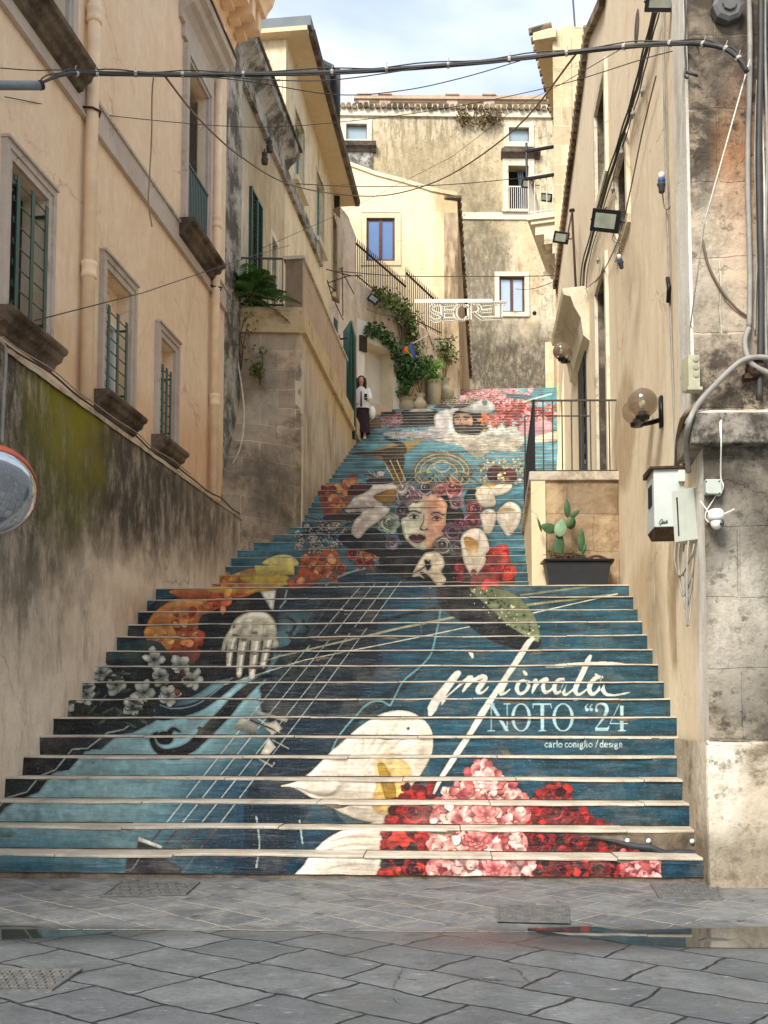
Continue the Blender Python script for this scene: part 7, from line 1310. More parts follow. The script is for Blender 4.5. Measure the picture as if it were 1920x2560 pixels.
# ---- boxes on the right
t = thing('steel_cabinet', 'pale steel electrical cabinet with a dark slot on its left side and graffiti scribble', 'cabinet', RY.at(1700, 1340))
CB = Wall(*atY(1634, 1200, 9.35).xy, *atY(1722, 1200, 9.30).xy); zb, zt_ = atY(1660, 1317, 9.33).z, atY(1660, 1172, 9.33).z; Lc = CB.len
b = MB(); b.box8([CB.pt(0, zb, 0), CB.pt(Lc, zb, 0), CB.pt(Lc, zb, -.4), CB.pt(-.03, zb, -.42), CB.pt(0, zt_, 0), CB.pt(Lc, zt_, 0), CB.pt(Lc, zt_, -.4), CB.pt(-.03, zt_, -.42)]); b.build('body', M['cabinetpaint'], t, bevel=.006)
b = MB(); b.box8([CB.pt(-.03, zt_, .03), CB.pt(Lc, zt_, .03), CB.pt(Lc, zt_, -.42), CB.pt(-.06, zt_, -.45), CB.pt(-.03, zt_ + .02, .03), CB.pt(Lc, zt_ + .02, .03), CB.pt(Lc, zt_ + .05, -.42), CB.pt(-.06, zt_ + .05, -.45)]); b.box8([CB.pt(-.0, zb - .07, -.05), CB.pt(Lc * .8, zb - .07, -.05), CB.pt(Lc * .8, zb - .07, -.36), CB.pt(-.0, zb - .07, -.36), CB.pt(-.0, zb, .0), CB.pt(Lc * .8, zb, 0), CB.pt(Lc * .8, zb, -.4), CB.pt(-.03, zb, -.4)]); b.build('rusty_lid', M['rust'], t)
b = MB(); x_ = CB.pt(0, 0, 0); b.box8([CB.pt(-.012, lerp(zb, zt_, .42), -.1), CB.pt(-.004, lerp(zb, zt_, .42), -.1), CB.pt(-.02, lerp(zb, zt_, .42), -.28), CB.pt(-.03, lerp(zb, zt_, .42), -.28), CB.pt(-.012, lerp(zb, zt_, .78), -.1), CB.pt(-.004, lerp(zb, zt_, .78), -.1), CB.pt(-.02, lerp(zb, zt_, .78), -.28), CB.pt(-.03, lerp(zb, zt_, .78), -.28)]); b.build('side_slot', M['dark'], t)
b = MB(); b.tube(spline([CB.at(x, y, .004) for x, y in ((1647, 1309), (1652, 1300), (1656, 1298), (1653, 1309), (1649, 1313), (1660, 1302), (1662, 1307), (1667, 1300), (1668, 1307), (1650, 1309), (1670, 1304))], 4), .0022, 5); b.build('scribble', M['cable'], t)
b = MB(); b.obox(CB.at(1704, 1190, .02), CB.d.to_3d() * .028, CB.n.to_3d() * .02, (0, 0, .05)); tag(b.build('junction_box', M['white'], bevel=.004), 'tiny white box on the upper corner of the steel cabinet', 'junction box')
t = thing('meter_box', 'grey-green plastic meter box with a dark window, overlapping the steel cabinet', 'meter box', atY(1715, 1300, 9.1)); MW = Wall(*atY(1684, 1250, 8.78).xy, *atY(1742, 1250, 8.62).xy); z0_, z1_ = atY(1715, 1352, 8.7).z, atY(1715, 1222, 8.7).z; Lm = MW.len
b = MB(); b.box8([MW.pt(0, z0_, 0), MW.pt(Lm, z0_, 0), MW.pt(Lm, z0_, -.3), MW.pt(0, z0_, -.3), MW.pt(-.02, z1_, 0), MW.pt(Lm - .03, z1_, 0), MW.pt(Lm - .03, z1_, -.3), MW.pt(-.02, z1_, -.3)]); b.wbox(MW, Lm * .48, Lm * .52, z0_, z1_ - .01, 0, .006); b.build('body', M['plastic'], t, bevel=.01)
ML = Wall(MW.pt(0, 0, -.24).x, MW.pt(0, 0, -.24).y, MW.pt(0, 0, -.02).x, MW.pt(0, 0, -.02).y, 1); b = MB(); b.box8([MW.pt(-.045, z0_ + .05, -.22), MW.pt(.0, z0_ + .05, -.02), MW.pt(.05, z0_ + .05, .008), MW.pt(.05, z0_ + .05, -.2), MW.pt(-.055, z1_ - .06, -.22), MW.pt(-.02, z1_ - .06, -.02), MW.pt(.04, z1_ - .06, .008), MW.pt(.04, z1_ - .06, -.2)]); b.build('dark_window', M['glassdark'], t)
t = thing('junction_box', 'square grey junction box on the pilaster above the white camera', 'junction box', FPs.at(1782, 1218, .05)); b = MB(); b.obox(FPs.at(1782, 1218, .05), FPs.d.to_3d() * .062, FPs.n.to_3d() * .03, (0, 0, .058)); b.build('body', M['plastic'], t, bevel=.006); b = MB()
for dx in (-1, 1):
    for dz in (-1, 1): b.lathe(FPs.at(1782, 1218, .081) + FPs.d.to_3d() * .05 * dx + Vector((0, 0, .046 * dz)), [(.006, 0), (.006, .003)], 8, axis=(0, -1, 0))
b.build('screws', M['cable'], t)
t = thing('dome_camera', 'white round outdoor security camera with two antennas on the stone pilaster', 'camera', FPs.at(1792, 1300, .1)); c = FPs.at(1790, 1290, .13)
b = MB(); b.lathe(c, [(.0, .055), (.04, .052), (.058, .035), (.062, 0), (.060, -.03), (.05, -.034)], 20); b.build('body', M['white'], t, smooth=True); b = MB(); b.ball(c + Vector((0, -.005, -.055)), .045, 18, 12, (1, 1, 1.15)); b.build('head', M['white'], t, smooth=True)
b = MB(); b.lathe(c + Vector((.026, -.03, -.062)), [(.020, 0), (.022, .016), (.015, .018)], 14, axis=(.6, -.75, -.1)); b.build('lens', M['glassdark'], t, smooth=True); b = MB(); b.tube([c + Vector((-.05, .0, .02)), FPs.at(1751, 1253, .10)], .005, 6); b.tube([c + Vector((.05, 0, .01)), FPs.at(1836, 1273, .10)], .005, 6); b.build('antennas', M['white'], t); b = MB(); b.obox(c + Vector((0, .07, .0)), (.03, 0, 0), (0, .06, 0), (0, 0, .03)); b.build('mount', M['white'], t)
cable(spline([FPs.at(1790, 1238, .03), FPs.at(1780, 1255, .03), FPs.at(1766, 1278, .03), FPs.at(1764, 1296, .05), FPs.at(1775, 1308, .1)]), .004, 'short white lead from the junction box to the camera', 'white')
t = thing('socket_box', 'beige triple socket box on the pilaster side above the ledge', 'socket box', PS.at(1733, 930, .1)); c = atY(1733, 930, 8.35); b = MB(); b.box8([c + Vector(q) for q in ((-.045, -.03, -.13), (.045, -.03, -.13), (.045, .12, -.13), (-.06, .12, -.13), (-.045, -.03, .13), (.045, -.03, .13), (.045, .12, .13), (-.06, .12, .13))]); b.obox(c + Vector((0, .0, -.145)), (.06, 0, 0), (0, .05, 0), (0, 0, .014)); b.build('body', simple('beige_enclosure', '#a9a488', .6), t, bevel=.005); b = MB()
for k in (-1, 0, 1): b.lathe(c + Vector((.012, -.031, .062 * k + .03)), [(.022, 0), (.022, .006), (.014, .008)], 14, axis=(0, -1, 0))
b.build('socket_caps', simple('beige_caps', '#9a9478', .6), t)
t = thing('octagonal_siren', 'grey octagonal siren high on the pilaster', 'siren', at8(1818, 20)); c = at8(1818, 20, .05); b = MB(); b.lathe(c, [(.13, -.04), (.13, .03), (.10, .05), (.06, .05), (.055, .07), (.02, .07)], 8, axis=(0, -1, 0)); b.build('body', simple('grey_siren', '#5c5a56', .6), t)
t = thing('alarm_bell', 'rusty round alarm bell on the pilaster beside the arching hose', 'bell', at8(1888, 922)); c = at8(1888, 922, .06); b = MB(); b.lathe(c, [(.075, -.05), (.075, 0), (.07, .03), (.04, .045), (.018, .047), (.018, .06)], 20, axis=(-.25, -1, 0)); b.build('gong', M['rust'], t, smooth=True); b = MB(); b.obox(c + Vector((-.06, .02, -.06)), (.03, 0, 0), (0, .04, 0), (0, 0, .02)); b.build('base', M['rust'], t)
b = MB(); b.tube([at8(1716, 180, .05), at8(1745, 190, .05)], .012, 6); b.tube(spline([at8(1712, 0, .06), at8(1714, 60, .06), at8(1713, 120, .06), at8(1715, 165, .06), at8(1712, 190, .07), at8(1720, 195, .06)]), .009, 6); tag(b.build('insulator_hook', M['cable'], smooth=True), 'dark insulator hook on the white pilaster edge under the bundle', 'hook')
# ---- antennas
b = MB(); b.tube([atY(1432, -8, 25), atY(1438, 78, 25)], .022, 6); tag(b.build('antenna_mast', M['railgrey']), 'thin mast rising above the ochre gable', 'antenna')
t = thing('television_antenna', 'thin twiggy television antenna fixed beside the green shutter', 'antenna', atY(870, 720, 23.6)); b = MB(); Ya = 23.4
for q in (((815, 673), (880, 690)), ((818, 708), (870, 690), (905, 689)), ((850, 670), (885, 735)), ((848, 672), (858, 669)), ((818, 700), (828, 735), (858, 800)), ((820, 712), (840, 728)), ((826, 735), (840, 722), (836, 700)), ((856, 670), (857, 790))): b.tube([atY(x, y, Ya) for x, y in q], .012, 5)
b.build('rods', M['rust'], t)
t = thing('wall_insulators', 'pair of dark insulators and a small lamp on the grey facade', 'insulator', WG.at(670, 390)); b = MB()
for x, y in ((674, 365), (662, 395)): p = WG.at(x, y, .18); b.lathe(p, [(.06, -.12), (.07, -.02), (.05, .02), (.06, .1)], 10); b.tube([WG.at(x, y - 20, 0), WG.at(x, y - 22, .18), p], .014, 6)
b.build('insulators', M['cable'], t)
# ---- lit word sign
t = thing('word_sign', 'white bulb-lined letter sign hanging across the stairs', 'sign', atY(1150, 780, 27.5)); YS = 27.5
b = MB(); b.box8([atY(1037, 757, YS - .03), atY(1231, 756, YS - .03), atY(1231, 756, YS + .05), atY(1037, 757, YS + .05), atY(1037, 748, YS - .03), atY(1231, 747, YS - .03), atY(1231, 747, YS + .05), atY(1037, 748, YS + .05)]); b.build('bar', M['white'], t)
S_ = lambda cx: [(cx + 19, 763), (cx + 4, 761), (cx - 10, 766), (cx - 12, 774), (cx - 3, 782), (cx + 10, 787), (cx + 15, 794), (cx + 8, 801), (cx - 4, 802), (cx - 14, 795)]
let = {'S': ([S_(1089)], []), 'E': ([], [[(1107, 763), (1135, 761)], [(1107, 780), (1135, 779)], [(1107, 799), (1135, 798)], [(1107, 763), (1107, 799)]]), 'C': ([[(1168, 768), (1158, 762), (1146, 764), (1138, 776), (1139, 790), (1150, 800), (1164, 798), (1170, 791)]], []),
       'R': ([[(1175, 762), (1192, 762), (1200, 770), (1196, 780), (1180, 783)]], [[(1173, 761), (1174, 799)], [(1186, 783), (1203, 797)]]), 'E2': ([], [[(1206, 761), (1232, 759)], [(1203, 779), (1230, 777)], [(1205, 797), (1232, 796)]]), 'T': ([], [[(1234, 759), (1265, 757)], [(1251, 760), (1251, 795)], [(1232, 796), (1254, 795)]])}
tube_m = M['white']; bulbm = simple('unlit_bulb_dots', '#8a867a', .5)
for ch, (cur, lns) in let.items():
    b = MB(); d = MB()
    for c_ in cur + lns:
        P = [atY(x, y, YS) for x, y in c_]; P = spline(P, 5) if c_ in cur else [P[0].lerp(P[-1], i / 12) for i in range(13)]
        for off in (-.045, .045): b.tube([p + Vector((0, 0, off)) if abs((P[-1] - P[0]).x) > abs((P[-1] - P[0]).z) else p + Vector((off, 0, 0)) for p in P], .019, 5)
        b.tube([p + Vector((0, .02, 0)) for p in P], .034, 5)
        for p in P[::2]: d.ball(p + Vector((0, -.03, 0)), .018, 6, 4)
    o = b.build('letter', tube_m, t); d.build('bulbs', bulbm, o)
cable([atY(1135, 690, 27.5), atY(1135, 748, 27.5)], .006, 'hanger wire above the word sign bar')
# ---- rainbow flag
t = thing('rainbow_flag', 'small rainbow flag drooping from a slanted pole above the potted bushes', 'flag', atY(1035, 850, 28.9)); Yf = 29.2
b = MB(); b.tube([RWp.at(1075, 835, .02), atY(1033, 858, Yf)], .014, 6); b.build('pole', M['whitemetal'], t); cols = ['#c9281e', '#e06a1c', '#d9b020', '#2f8a3e', '#2458a8', '#5a3a8c']
for i, c_ in enumerate(cols):
    b = MB(); b.grid(lambda s, q, i=i: atY(lerp(1010, 1036, (i + s) / 6) + 10 * q * q - 3 + 2 * math.sin(q * 7 + i), lerp(870 - 12 * (i + s) / 6, 882 + 22 * ((i + s) / 6), q), Yf - .05 + .04 * math.sin((i + s) * 2 + q * 5)), 3, 10); b.build('stripe', simple('flag_stripe_%d' % i, c_, .85, var=.08), t, smooth=True)
# ---- plants
def bush(name, c, rad, n_, l, m, label, cat='plant', stems=5, group=None, base=None, gap=.25, parent=None):
    c = Vector(c); t = parent or thing(name, label, cat, base or c, group); lf = MB(); st = MB(); base = Vector(base or c - Vector((0, 0, rad[2])))
    cl = [c + Vector((rr.gauss(0, .45) * rad[0], rr.gauss(0, .45) * rad[1], rr.gauss(0, .45) * rad[2])) for _ in range(max(6, n_ // 40))]
    for q in cl[:stems * 2]: st.tube(spline([base, base.lerp(q, .5) + rv() * .05, q], 3), .008, 5)
    for i in range(n_):
        q = cl[rr.randrange(len(cl))] + rv() * gap * max(rad) ; d = rv() + Vector((0, 0, -.15)); leaf(lf, q, d, rv(), l * rr.uniform(.6, 1.3), l * rr.uniform(.5, .8))
    lf.build('leaves', m, t); st.build('stems', M['stem'], t); return t
def frond_plant(c, n_, L_, label):
    t = thing('feathery_shrub', label, 'shrub', c); lf = MB(); st = MB()
    for i in range(n_):
        a = rr.uniform(0, 2 * math.pi); el = rr.uniform(-.15, 1.2); d = Vector((math.cos(a) * math.cos(el), math.sin(a) * math.cos(el) * .6 - .25, math.sin(el))).normalized(); l = L_ * rr.uniform(.55, 1.1); s0 = Vector(c) + rv() * .14
        P = [s0 + d * l * k / 12 + Vector((0, 0, -.42 * l * (k / 12) ** 2)) for k in range(13)]; st.tube(P, .006, 4)
        for k in range(2, 13):
            dd = (P[k] - P[k - 1]).normalized(); sd = dd.cross(Vector((0, 0, 1))).normalized()
            for s_ in (-1, 1): leaf(lf, P[k], sd * s_ + dd * .7 + Vector((0, 0, -.2)), (0, 0, 1), l * .24 * math.sin(math.pi * (k / 13) ** .8) + .04, .055)
    lf.build('leaves', leafmat('frond_leaflets', '#44753a', '#78a856'), t); st.build('stems', M['stem'], t)
frond_plant(FB.at(618, 738, .14), 50, .85, 'dark green feathery shrub growing over the bastion terrace railing')
bush('moss_tuft', FB.at(650, 925, .25), (.13, .08, .28), 260, .06, M['leafolive'], 'green and brown tuft growing from the bastion stones', 'weed', 3, gap=.3)
bush('wall_weed', FB.at(600, 860, .1), (.25, .08, .5), 120, .07, M['dryleaf'], 'dry weeds clinging to the bastion left side', 'weed', 12, gap=.6)
# ivy on ramp
t = thing('ivy_mass', 'ivy spilling over the ramp wall below the spiked railings', 'ivy', RWp.at(990, 760)); lf = MB(); st = MB()
path = [(935, 715), (950, 730), (965, 745), (985, 748), (1000, 758), (1012, 775), (1022, 795), (1030, 815), (1036, 840)]
for i in range(1000):
    k = rr.random() ** .8 * (len(path) - 1.01); j = int(k); f_ = k - j; x = lerp(path[j][0], path[j + 1][0], f_); y = lerp(path[j][1], path[j + 1][1], f_); w_ = 5 + 13 * math.sin(math.pi * min(1, k / 7.2)); leaf(lf, RWp.at(x + rr.gauss(0, w_ * .6), y + rr.gauss(0, w_ * .7) + 4, .10 + rr.random() * .35), rv() + Vector((0, -.3, -.5)), rv(), rr.uniform(.08, .16), rr.uniform(.06, .1))
for i in range(16): x0 = rr.uniform(980, 1060); st.tube(spline([RWp.at(x0, 790, .1), RWp.at(x0 + rr.uniform(-10, 30), 830, .15), RWp.at(x0 + rr.uniform(-10, 40), rr.uniform(850, 885), .12)], 4), .010, 4)
lf.build('leaves', M['leafolive'], t); st.build('stems', M['stem'], t)
t = thing('climbing_vine', 'dark leafed vine trained over the whitewashed doorway arch', 'vine', RWp.at(1000, 960)); lf = MB(); st = MB(); P2 = [(926, 828), (940, 822), (955, 830), (968, 845), (985, 868), (997, 890), (1003, 920), (1008, 950), (1010, 985)]
P = spline([RWp.at(x, y, .18) for x, y in P2], 6); st.tube(P, .014, 5)
for i in range(480): p = P[rr.randrange(len(P))]; leaf(lf, p + rv() * .17, rv() + Vector((0, -.2, -.3)), rv(), rr.uniform(.09, .17), rr.uniform(.08, .13))
lf.build('leaves', M['leafdark'], t); st.build('stems', M['stem'], t)
# pots at the head of the flight
def pot(c, prof, label, nm='terracotta_jar'):
    t = thing(nm, label, 'pot', c, 'terracotta jars along the ramp wall'); b = MB(); b.lathe(c, prof, 28, cap=False); b.lathe(c, [(prof[-1][0], prof[-1][1]), (prof[-1][0] - .03, prof[-1][1] + .005), (prof[-1][0] - .04, prof[-1][1] - .06)], 28, cap=False); b.build('body', M['terracotta'], t, smooth=True); b = MB(); b.lathe(c, [(.0, prof[-1][1] - .05), (prof[-1][0] - .035, prof[-1][1] - .05)], 20); b.build('earth', M['soil2'], t); return c
def on(px, k, dc): # stand on tread k at picture column px
    z = Zk(k); c = Ck(k) + dc; d = ray(px, 1000); r_ = d[0] / d[1]; y = c / (math.sin(A0) * r_ + math.cos(A0)); return Vector((r_ * y, y, z))
q1 = pot(on(1018, 54, .3), [(.17, 0), (.22, .05), (.23, .16), (.215, .26), (.20, .30), (.22, .33), (.25, .36), (.255, .38)], 'widest low jar holding the tallest dark bush')
q2 = pot(on(1050, 54, .28), [(.10, 0), (.16, .06), (.20, .16), (.18, .26), (.11, .34), (.10, .42), (.15, .48), (.155, .50)], 'slim necked jar second from the doorway')
q3 = pot(on(1085, 56, .28), [(.15, 0), (.19, .1), (.22, .35), (.225, .6), (.21, .70), (.24, .74), (.245, .76)], 'tallest straight jar with the light green bush')
q4 = pot(on(1113, 58, .2), [(.14, 0), (.22, .08), (.27, .22), (.26, .34), (.17, .44), (.11, .5), (.10, .6), (.15, .68), (.155, .70)], 'round bellied jar nearest the worn corner')
bush('potted_bush', q1 + Vector((.02, .05, 1.25)), (.38, .28, .72), 900, .11, M['leafdark'], 'tall dark leafed bush in the widest jar under the flag', 'bush', 9, base=q1 + Vector((0, 0, .33)), gap=.28)
bush('potted_bush', q3 + Vector((-.05, 0, 1.05)), (.36, .26, .42), 1000, .09, M['leaffresh'], 'light green bush in the tallest jar', 'bush', 8, base=q3 + Vector((0, 0, .7)), gap=.3)
bush('potted_bush', q2 + Vector((.0, .1, 1.3)), (.32, .2, .45), 420, .10, M['leafdark'], 'dark bush growing between the two jars behind the necked jar', 'bush', 6, base=q2 + Vector((0, 0, .45)), gap=.32)
bush('potted_bush', q4 + Vector((.0, 0, 1.55)), (.38, .24, .4), 330, .12, M['leafolive'], 'sparse branching plant in the round bellied jar', 'bush', 10, base=q4 + Vector((0, 0, .6)), gap=.5)
b = MB(); b.tube([RWp.at(1091, 849, .1), RWp.at(1129, 846, .25)], .016, 5); tag(b.build('iron_bar', M['rust']), 'short rusty iron bar sticking from the wall above the jars', 'bar')
for x, y, l_ in ((1160, 285, 'left'), (1235, 290, 'right')): bush('roof_weed', FK.at(x, y, .15), (.5, .2, .45), 260, .16, M['dryleaf'], 'dry weed tuft on the tiled eaves, %s one' % l_, 'weed', 8, group='weeds on the tiled eaves', gap=.5)
# planter with cactus
t = thing('planter_box', 'long dark plastic planter on the landing under the terrace block', 'planter', atY(1438, 1455, 14.0)); Yp = 14.02; zb = Zk(16) + .02; ztp = atY(1438, 1408, Yp).z
pl = lambda x: (x - 960) / F * Yp / math.cos(0) ; x0, x1 = atY(1357, 1410, Yp).x, atY(1527, 1410, Yp).x; ins = .07
b = MB(); b.box8([(x0 + ins, Yp - .12, zb), (x1 - ins - .02, Yp - .12, zb), (x1 - ins - .02, Yp + .10, zb), (x0 + ins, Yp + .10, zb), (x0 + .02, Yp - .16, ztp), (x1 - .02, Yp - .16, ztp), (x1 - .02, Yp + .14, ztp), (x0 + .02, Yp + .14, ztp)]); b.build('body', simple('charcoal_plastic', '#2b2d30', .5), t, bevel=.01)
b = MB(); b.box(x0 - .01, x1 + .01, Yp - .19, Yp + .17, ztp - .0, ztp + .035); b.build('rim', M['blackmetal'], t, bevel=.01); b = MB(); b.grid(lambda s, q: (lerp(x0 + .03, x1 - .03, s), lerp(Yp - .15, Yp + .13, q), ztp + .03 + .02 * math.sin(s * 9) * math.sin(q * 3) + .01), 20, 6); b.build('earth', M['soil2'], t)
t = thing('prickly_pear', 'prickly pear cactus with one pale dusty pad, growing in the dark planter', 'cactus', (lerp(x0, x1, .45), Yp, ztp))
def pad(px, py, w_, h_, rot, m='cactus', dy=0.0, yaw=0.0):
    c = atY(px, py, Yp + dy); b = MB(); n_ = 18; a = math.radians(rot); up = Vector((math.sin(a), 0, math.cos(a))); sd = Vector((math.cos(a) * math.cos(yaw), math.sin(yaw), -math.sin(a) * math.cos(yaw))); nn = up.cross(sd)
    base = len(b.v); m_ = 9
    for i in range(m_ + 1):
        tt = i / m_; r_ = math.sin(math.pi * tt ** .8) ** .7 if 0 < tt < 1 else .0
        for k in range(n_): th = 2 * math.pi * k / n_; b.v.append(tuple(c + up * (tt - .5) * h_ + sd * math.cos(th) * r_ * w_ / 2 + nn * math.sin(th) * r_ * .016))
    for i in range(m_):
        for k in range(n_): q = base + i * n_; b.f.append((q + k, q + (k + 1) % n_, q + n_ + (k + 1) % n_, q + n_ + k))
    b.build('pad', M[m], t, smooth=True)
for a in ((1397, 1362, .15, .38, 5), (1402, 1320, .17, .24, 12, 'cactuspale', -.05), (1371, 1320, .14, .22, -70), (1426, 1305, .09, .2, 35), (1418, 1270, .085, .27, -3), (1437, 1285, .07, .16, 50), (1430, 1310, .10, .16, 30, 'cactus', .05), (1349, 1312, .04, .2, -15, 'cactus', .08, .8), (1453, 1350, .10, .32, 3), (1455, 1393, .13, .11, 70), (1437, 1398, .1, .1, -60), (1392, 1385, .07, .2, 0, 'cactus', .05), (1461, 1372, .05, .16, 20)): pad(*a)
b = MB(); 
for i in range(30): x = rr.uniform(1385, 1440); b.tube(spline([atY(x, 1410, Yp), atY(x + rr.uniform(-25, 25), 1388, Yp - .03), atY(x + rr.uniform(-45, 45), rr.uniform(1375, 1402), Yp - .05)], 3), .006, 4)
b.tube(spline([atY(1470, 1396, Yp), atY(1490, 1390, Yp), atY(1512, 1396, Yp), atY(1530, 1410, Yp)], 4), [.02] * 10 + [.045] * 3, 7); b.build('dry_stalks', M['stem'], t)
for z, o_ in (): pass
# ---- green shutter leaf
t = thing('tall_green_shutter', 'tall dark green wooden door leaf standing open beside the woman', 'door', atY(872, 1050, 25.6)); Ys = 25.7; Pq = [(858, 828), (877, 800), (886, 838), (887, 1100), (858, 1085)]; b = MB()
b.prism([atY(x, y, Ys + (.25 if x < 880 else -.05)) for x, y in Pq], (.04, .09, 0)); b.build('leaf', M['green'], t)
b = MB(); 
for x in (864, 871, 878): b.tube([atY(x, 835, Ys - .02), atY(x, 1085, Ys - .02)], .008, 4)
b.build('plank_ribs', M['green'], t); b = MB(); b.tube([atY(845, 848, Ys), atY(868, 846, Ys)], .022, 6); b.tube([atY(848, 838, Ys), atY(848, 855, Ys)], .015, 6); b.build('hinge_pin', M['blackmetal'], t)
b = MB(); b.prism([atY(834, 792, 24.6), atY(841, 800, 24.6), atY(841, 850, 24.6), atY(834, 835, 24.6)], (.03, .06, 0)); tag(b.build('small_green_shutter', M['green']), 'small dark green shutter left of the tall green leaf', 'shutter')
# ---- traffic mirror
t = thing('traffic_mirror', 'round convex traffic mirror with orange rim at the left edge', 'mirror', atY(-5, 1230, 6.6)); c = atY(-28, 1230, 6.6); ax = Vector((.38, -.80, -.60)).normalized(); rm = .285
n = NT('mirror_surface', .04, 1.0, .5); n.col((.52, .54, .56)); b = MB(); b.lathe(c, [(rm * math.sin(a_), .10 * (math.cos(a_ * .9))) for a_ in [i * math.pi / 2 / 10 for i in range(10, -1, -1)]], 40, axis=ax, cap=False); b.build('mirror_face', n.m, t, smooth=True)
b = MB(); b.lathe(c, [(rm - .003, .012), (rm + .006, .012), (rm + .010, -.0), (rm + .012, -.06), (rm - .01, -.08), (.02, -.10)], 40, axis=ax, cap=False); b.build('rim', simple('orange_red_rim', '#8f3a1c', .5), t, smooth=True); b = MB(); b.tube([c - ax * .1, c - ax * .22, Vector((c.x - .5, c.y + .9, c.z - .3))], .03, 8); b.tube([Vector((c.x - .5, c.y + .9, -.0)), Vector((c.x - .5, c.y + .9, c.z + .1))], .038, 10); b.build('post', M['railgrey'], t)
cable(spline([LRw.at(-20, 845, .05), LRw.at(8, 860, .06), LRw.at(14, 900, .06), LRw.at(8, 1000, .06), LRw.at(4, 1110, .06)]), .018, 'grey conduit down the stained wall above the traffic mirror', 'cablegrey')
P = [LRw.pt(a, ZT + .05 + .01 * math.sin(a * 5), .0 + .02 * math.sin(a * 3.1)) for a in np.linspace(-.6, 7.8, 60)]; cable(P, .011, 'black cable lying along the pale coping of the stained wall', 'cable'); cable([p + Vector((.02, 0, .03)) for p in P[:40]], .007, 'thin grey cable on the coping beside the black one', 'cablegrey')
# ---- iron covers in the street
cover('manhole_cover', [(250, 2243), (465, 2238), (500, 2208), (300, 2206)], 'iron cover at the foot of the stairs, left side', 'iron covers in the paving', 16, 4)
cover('manhole_cover', [(1243, 2305), (1425, 2309), (1422, 2268), (1240, 2266)], 'square patterned iron cover in the middle of the gutter strip', 'iron covers in the paving', 16, 7)
cover('manhole_cover', [(1648, 2247), (1808, 2250), (1795, 2213), (1625, 2210)], 'worn iron cover at the foot of the pilaster', 'iron covers in the paving', 14, 5)
cover('manhole_cover', [(-90, 2482), (130, 2480), (205, 2427), (-40, 2425)], 'large ribbed iron cover at the left front', 'iron covers in the paving', 18, 7)
# ================================================================ the woman on the stairs
def skin_body(name, joints, edges, radii, m, parent=None, sub=2, root=0):
    me = bpy.data.meshes.new(name); me.from_pydata([tuple(j) for j in joints], edges, []); o = bpy.data.objects.new(name, me); C.objects.link(o)
    md = o.modifiers.new('skin', 'SKIN'); md.use_smooth_shade = True
    for i, r_ in enumerate(radii):
        sv_ = me.skin_vertices[0].data[i]; sv_.radius = (r_, r_) if not isinstance(r_, tuple) else r_; sv_.use_root = (i == root)
    s = o.modifiers.new('sub', 'SUBSURF'); s.levels = sub; s.render_levels = sub; me.materials.append(m)
    if parent: o.parent = parent; o.matrix_parent_inverse = parent.matrix_basis.inverted()
    return o
wb = on(903, 44, .16); wb.z = Zk(44); S = 1.0
pw = thing('person', 'woman in white shirt and long dark skirt standing on the stairs with a phone', 'person', wb)
def J(x, y, z): return wb + Vector((x, y, z)) * S
skin_m = simple('warm_skin', '#d3a184', .5, var=.05); hair = simple('dark_brown_hair', '#2a1a14', .6, var=.2, sc=30); shirt = simple('white_linen', '#e4e2dc', .85, var=.05, sc=20, bump=.006); skirt = simple('dark_plum_cloth', '#33222a', .9, var=.2, sc=10, bump=.01)
jn = [J(0, 0, .88), J(0, 0, 1.05), J(0, 0, 1.24), J(0, .0, 1.35), J(0, -.01, 1.41), J(0, -.02, 1.50), J(0, -.02, 1.57),
      J(-.15, 0, 1.31), J(-.20, -.02, 1.08), J(-.15, -.12, .93), J(-.10, -.15, .90), J(.15, 0, 1.31), J(.21, -.03, 1.08), J(.16, -.20, 1.00), J(.13, -.24, 1.02),
      J(-.08, 0, .80), J(-.09, 0, .45), J(-.09, .02, .07), J(-.09, -.10, .03), J(.08, 0, .80), J(.09, -.02, .45), J(.09, 0, .07), J(.09, -.13, .03)]
ed = [(0, 1), (1, 2), (2, 3), (3, 4), (4, 5), (5, 6), (2, 7), (7, 8), (8, 9), (9, 10), (2, 11), (11, 12), (12, 13), (13, 14), (0, 15), (15, 16), (16, 17), (17, 18), (0, 19), (19, 20), (20, 21), (21, 22)]
rd = [.13, .11, .12, .06, .048, .075, .07, .055, .042, .032, .028, .055, .042, .032, .028, .085, .06, .036, .03, .085, .06, .036, .03]
skin_body('body', jn, ed, rd, skin_m, pw)
b = MB(); b.ball(J(0, -.03, 1.53), .092, 20, 14, (.86, 1.0, 1.22)); b.ball(J(0, -.122, 1.515), .018, 8, 6, (.8, 1, 1.4)); b.build('head', skin_m, pw, smooth=True)
b = MB()
for s_ in (-1, 1): b.ball(J(.03 * s_, -.115, 1.545), .012, 8, 6, (1.3, .6, .6))
b.obox(J(0, -.118, 1.482), (.022, 0, 0), (0, .006, 0), (0, 0, .005)); b.build('face_features', simple('dark_features', '#3a1c18', .6), pw)
b = MB(); b.ball(J(0, .005, 1.56), .108, 20, 14, (.95, 1.0, 1.1)); b.grid(lambda s, q: J(lerp(-.115, .125, s) * (1 + .15 * q), .03 - .05 * abs(s - .5) * 2 - .02 * math.sin(s * 9), lerp(1.60, 1.26 + .04 * math.sin(s * 12), q)), 16, 10)
for s_ in (-1, 1): b.tube([J(.085 * s_, -.06, 1.58), J(.10 * s_, -.07, 1.46), J(.105 * s_, -.06, 1.34), J(.09 * s_, -.08, 1.24)], [.04, .04, .032, .012], 8)
b.build('hair', hair, pw, smooth=True)
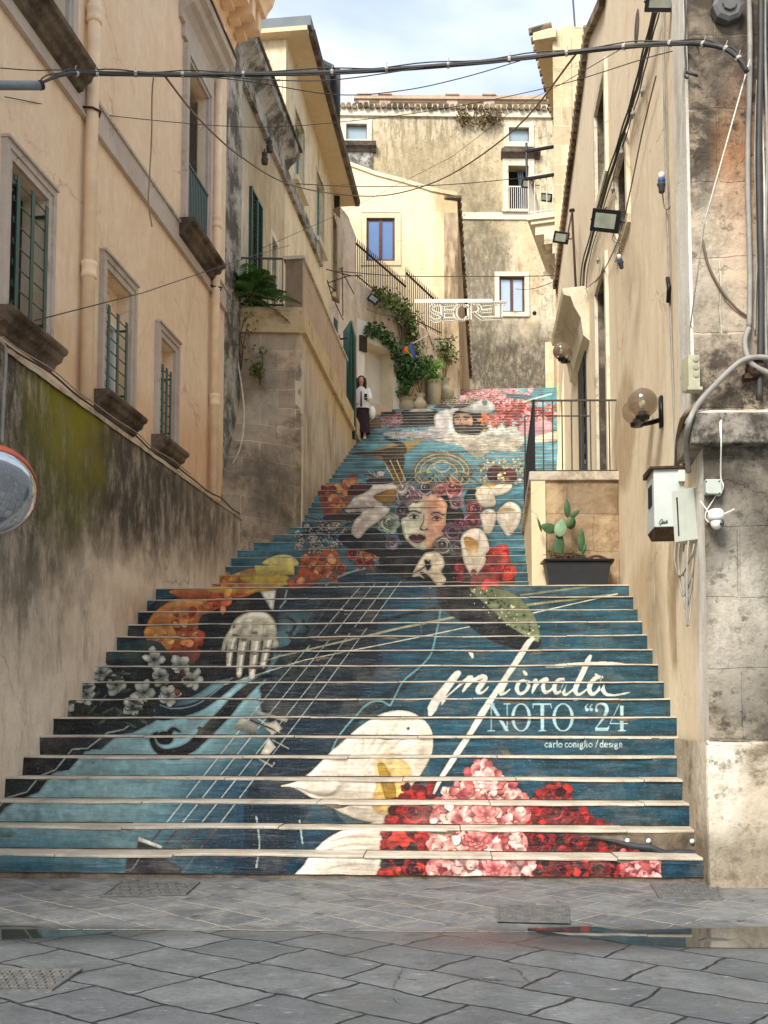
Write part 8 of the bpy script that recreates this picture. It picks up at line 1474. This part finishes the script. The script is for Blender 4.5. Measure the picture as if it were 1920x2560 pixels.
def ring(b, secs, n=28, fold=.0, fr=7):
    base = len(b.v)
    for i, (c_, rx, ry) in enumerate(secs):
        for k in range(n): th = 2 * math.pi * k / n; f_ = 1 + fold * i / len(secs) * math.sin(th * fr + i * .4); b.v.append(tuple(Vector(c_) + Vector((math.cos(th) * rx * f_, math.sin(th) * ry * f_, 0))))
    for i in range(len(secs) - 1):
        for k in range(n): q = base + i * n; b.f.append((q + k, q + (k + 1) % n, q + n + (k + 1) % n, q + n + k))
b = MB(); ring(b, [(J(0, 0, 1.375), .06, .06), (J(0, 0, 1.345), .14, .09), (J(0, 0, 1.28), .195, .125), (J(0, -.01, 1.15), .19, .14), (J(0, -.01, 1.0), .20, .15), (J(0, -.01, .86), .215, .16), (J(.02, -.01, .80), .22, .165)], fold=.06)
b.tube([J(-.15, 0, 1.31), J(-.215, -.02, 1.10), J(-.17, -.12, .96)], [.075, .068, .06], 12); b.tube([J(.15, 0, 1.31), J(.225, -.03, 1.09), J(.175, -.17, 1.01)], [.075, .068, .055], 12); b.build('shirt', shirt, pw, smooth=True)
b = MB(); b.prism([J(-.012, -.165, 1.22), J(.012, -.165, 1.22), J(.03, -.19, .82), J(-.02, -.19, .82)], (0, .02, 0)); b.build('shirt_opening', skirt, pw)
b = MB(); ring(b, [(J(0, 0, .92), .14, .11), (J(0, 0, .80), .18, .14), (J(0, 0, .55), .20, .16), (J(0, 0, .30), .215, .17), (J(0, 0, .16), .225, .18)], fold=.10, fr=6); b.build('skirt', skirt, pw, smooth=True)
b = MB()
for s_ in (-1, 1): b.ball(J(.09 * s_, -.05, .035), .05, 12, 8, (.9, 2.3, .75))
b.build('shoes', shirt, pw, smooth=True)
for s_, hx, hy, hz in ((1, .13, -.25, 1.03), (-1, -.10, -.16, .895)):
    for k in range(4): b = MB(); b.tube([J(hx + (k - 1.5) * .017, hy, hz), J(hx + (k - 1.5) * .018, hy - .035, hz + .005), J(hx + (k - 1.5) * .017, hy - .045, hz - [.028, .034, .032, .024][k])], [.009, .008, .006], 6); b.build('finger', skin_m, pw, smooth=True)
    b = MB(); b.tube([J(hx - .03 * s_, hy + .01, hz), J(hx - .05 * s_, hy - .02, hz + .012), J(hx - .05 * s_, hy - .042, hz + .02)], [.011, .009, .007], 6); b.build('thumb', skin_m, pw, smooth=True)
b = MB(); b.obox(J(.12, -.29, 1.035), (.036, 0, 0), (0, .004, .002), (0, -.03, .072)); tag(b.build('phone', M['blackmetal'], bevel=.004), "black phone in the woman's raised hand", 'phone')
t = thing('shoulder_bag', 'pale cloth bag hanging at the hip of the woman', 'bag', J(.27, .02, .75)); b = MB(); b.ball(J(.275, .02, .72), .15, 18, 12, (.62, .8, 1.15)); b.build('body', M['whitepaint'], t, smooth=True); b = MB(); b.tube(spline([J(.25, -.06, .84), J(.20, -.04, 1.1), J(.13, 0, 1.385), J(.2, .08, 1.1), J(.26, .08, .84)], 5), .012, 6); b.build('strap', M['whitepaint'], t)
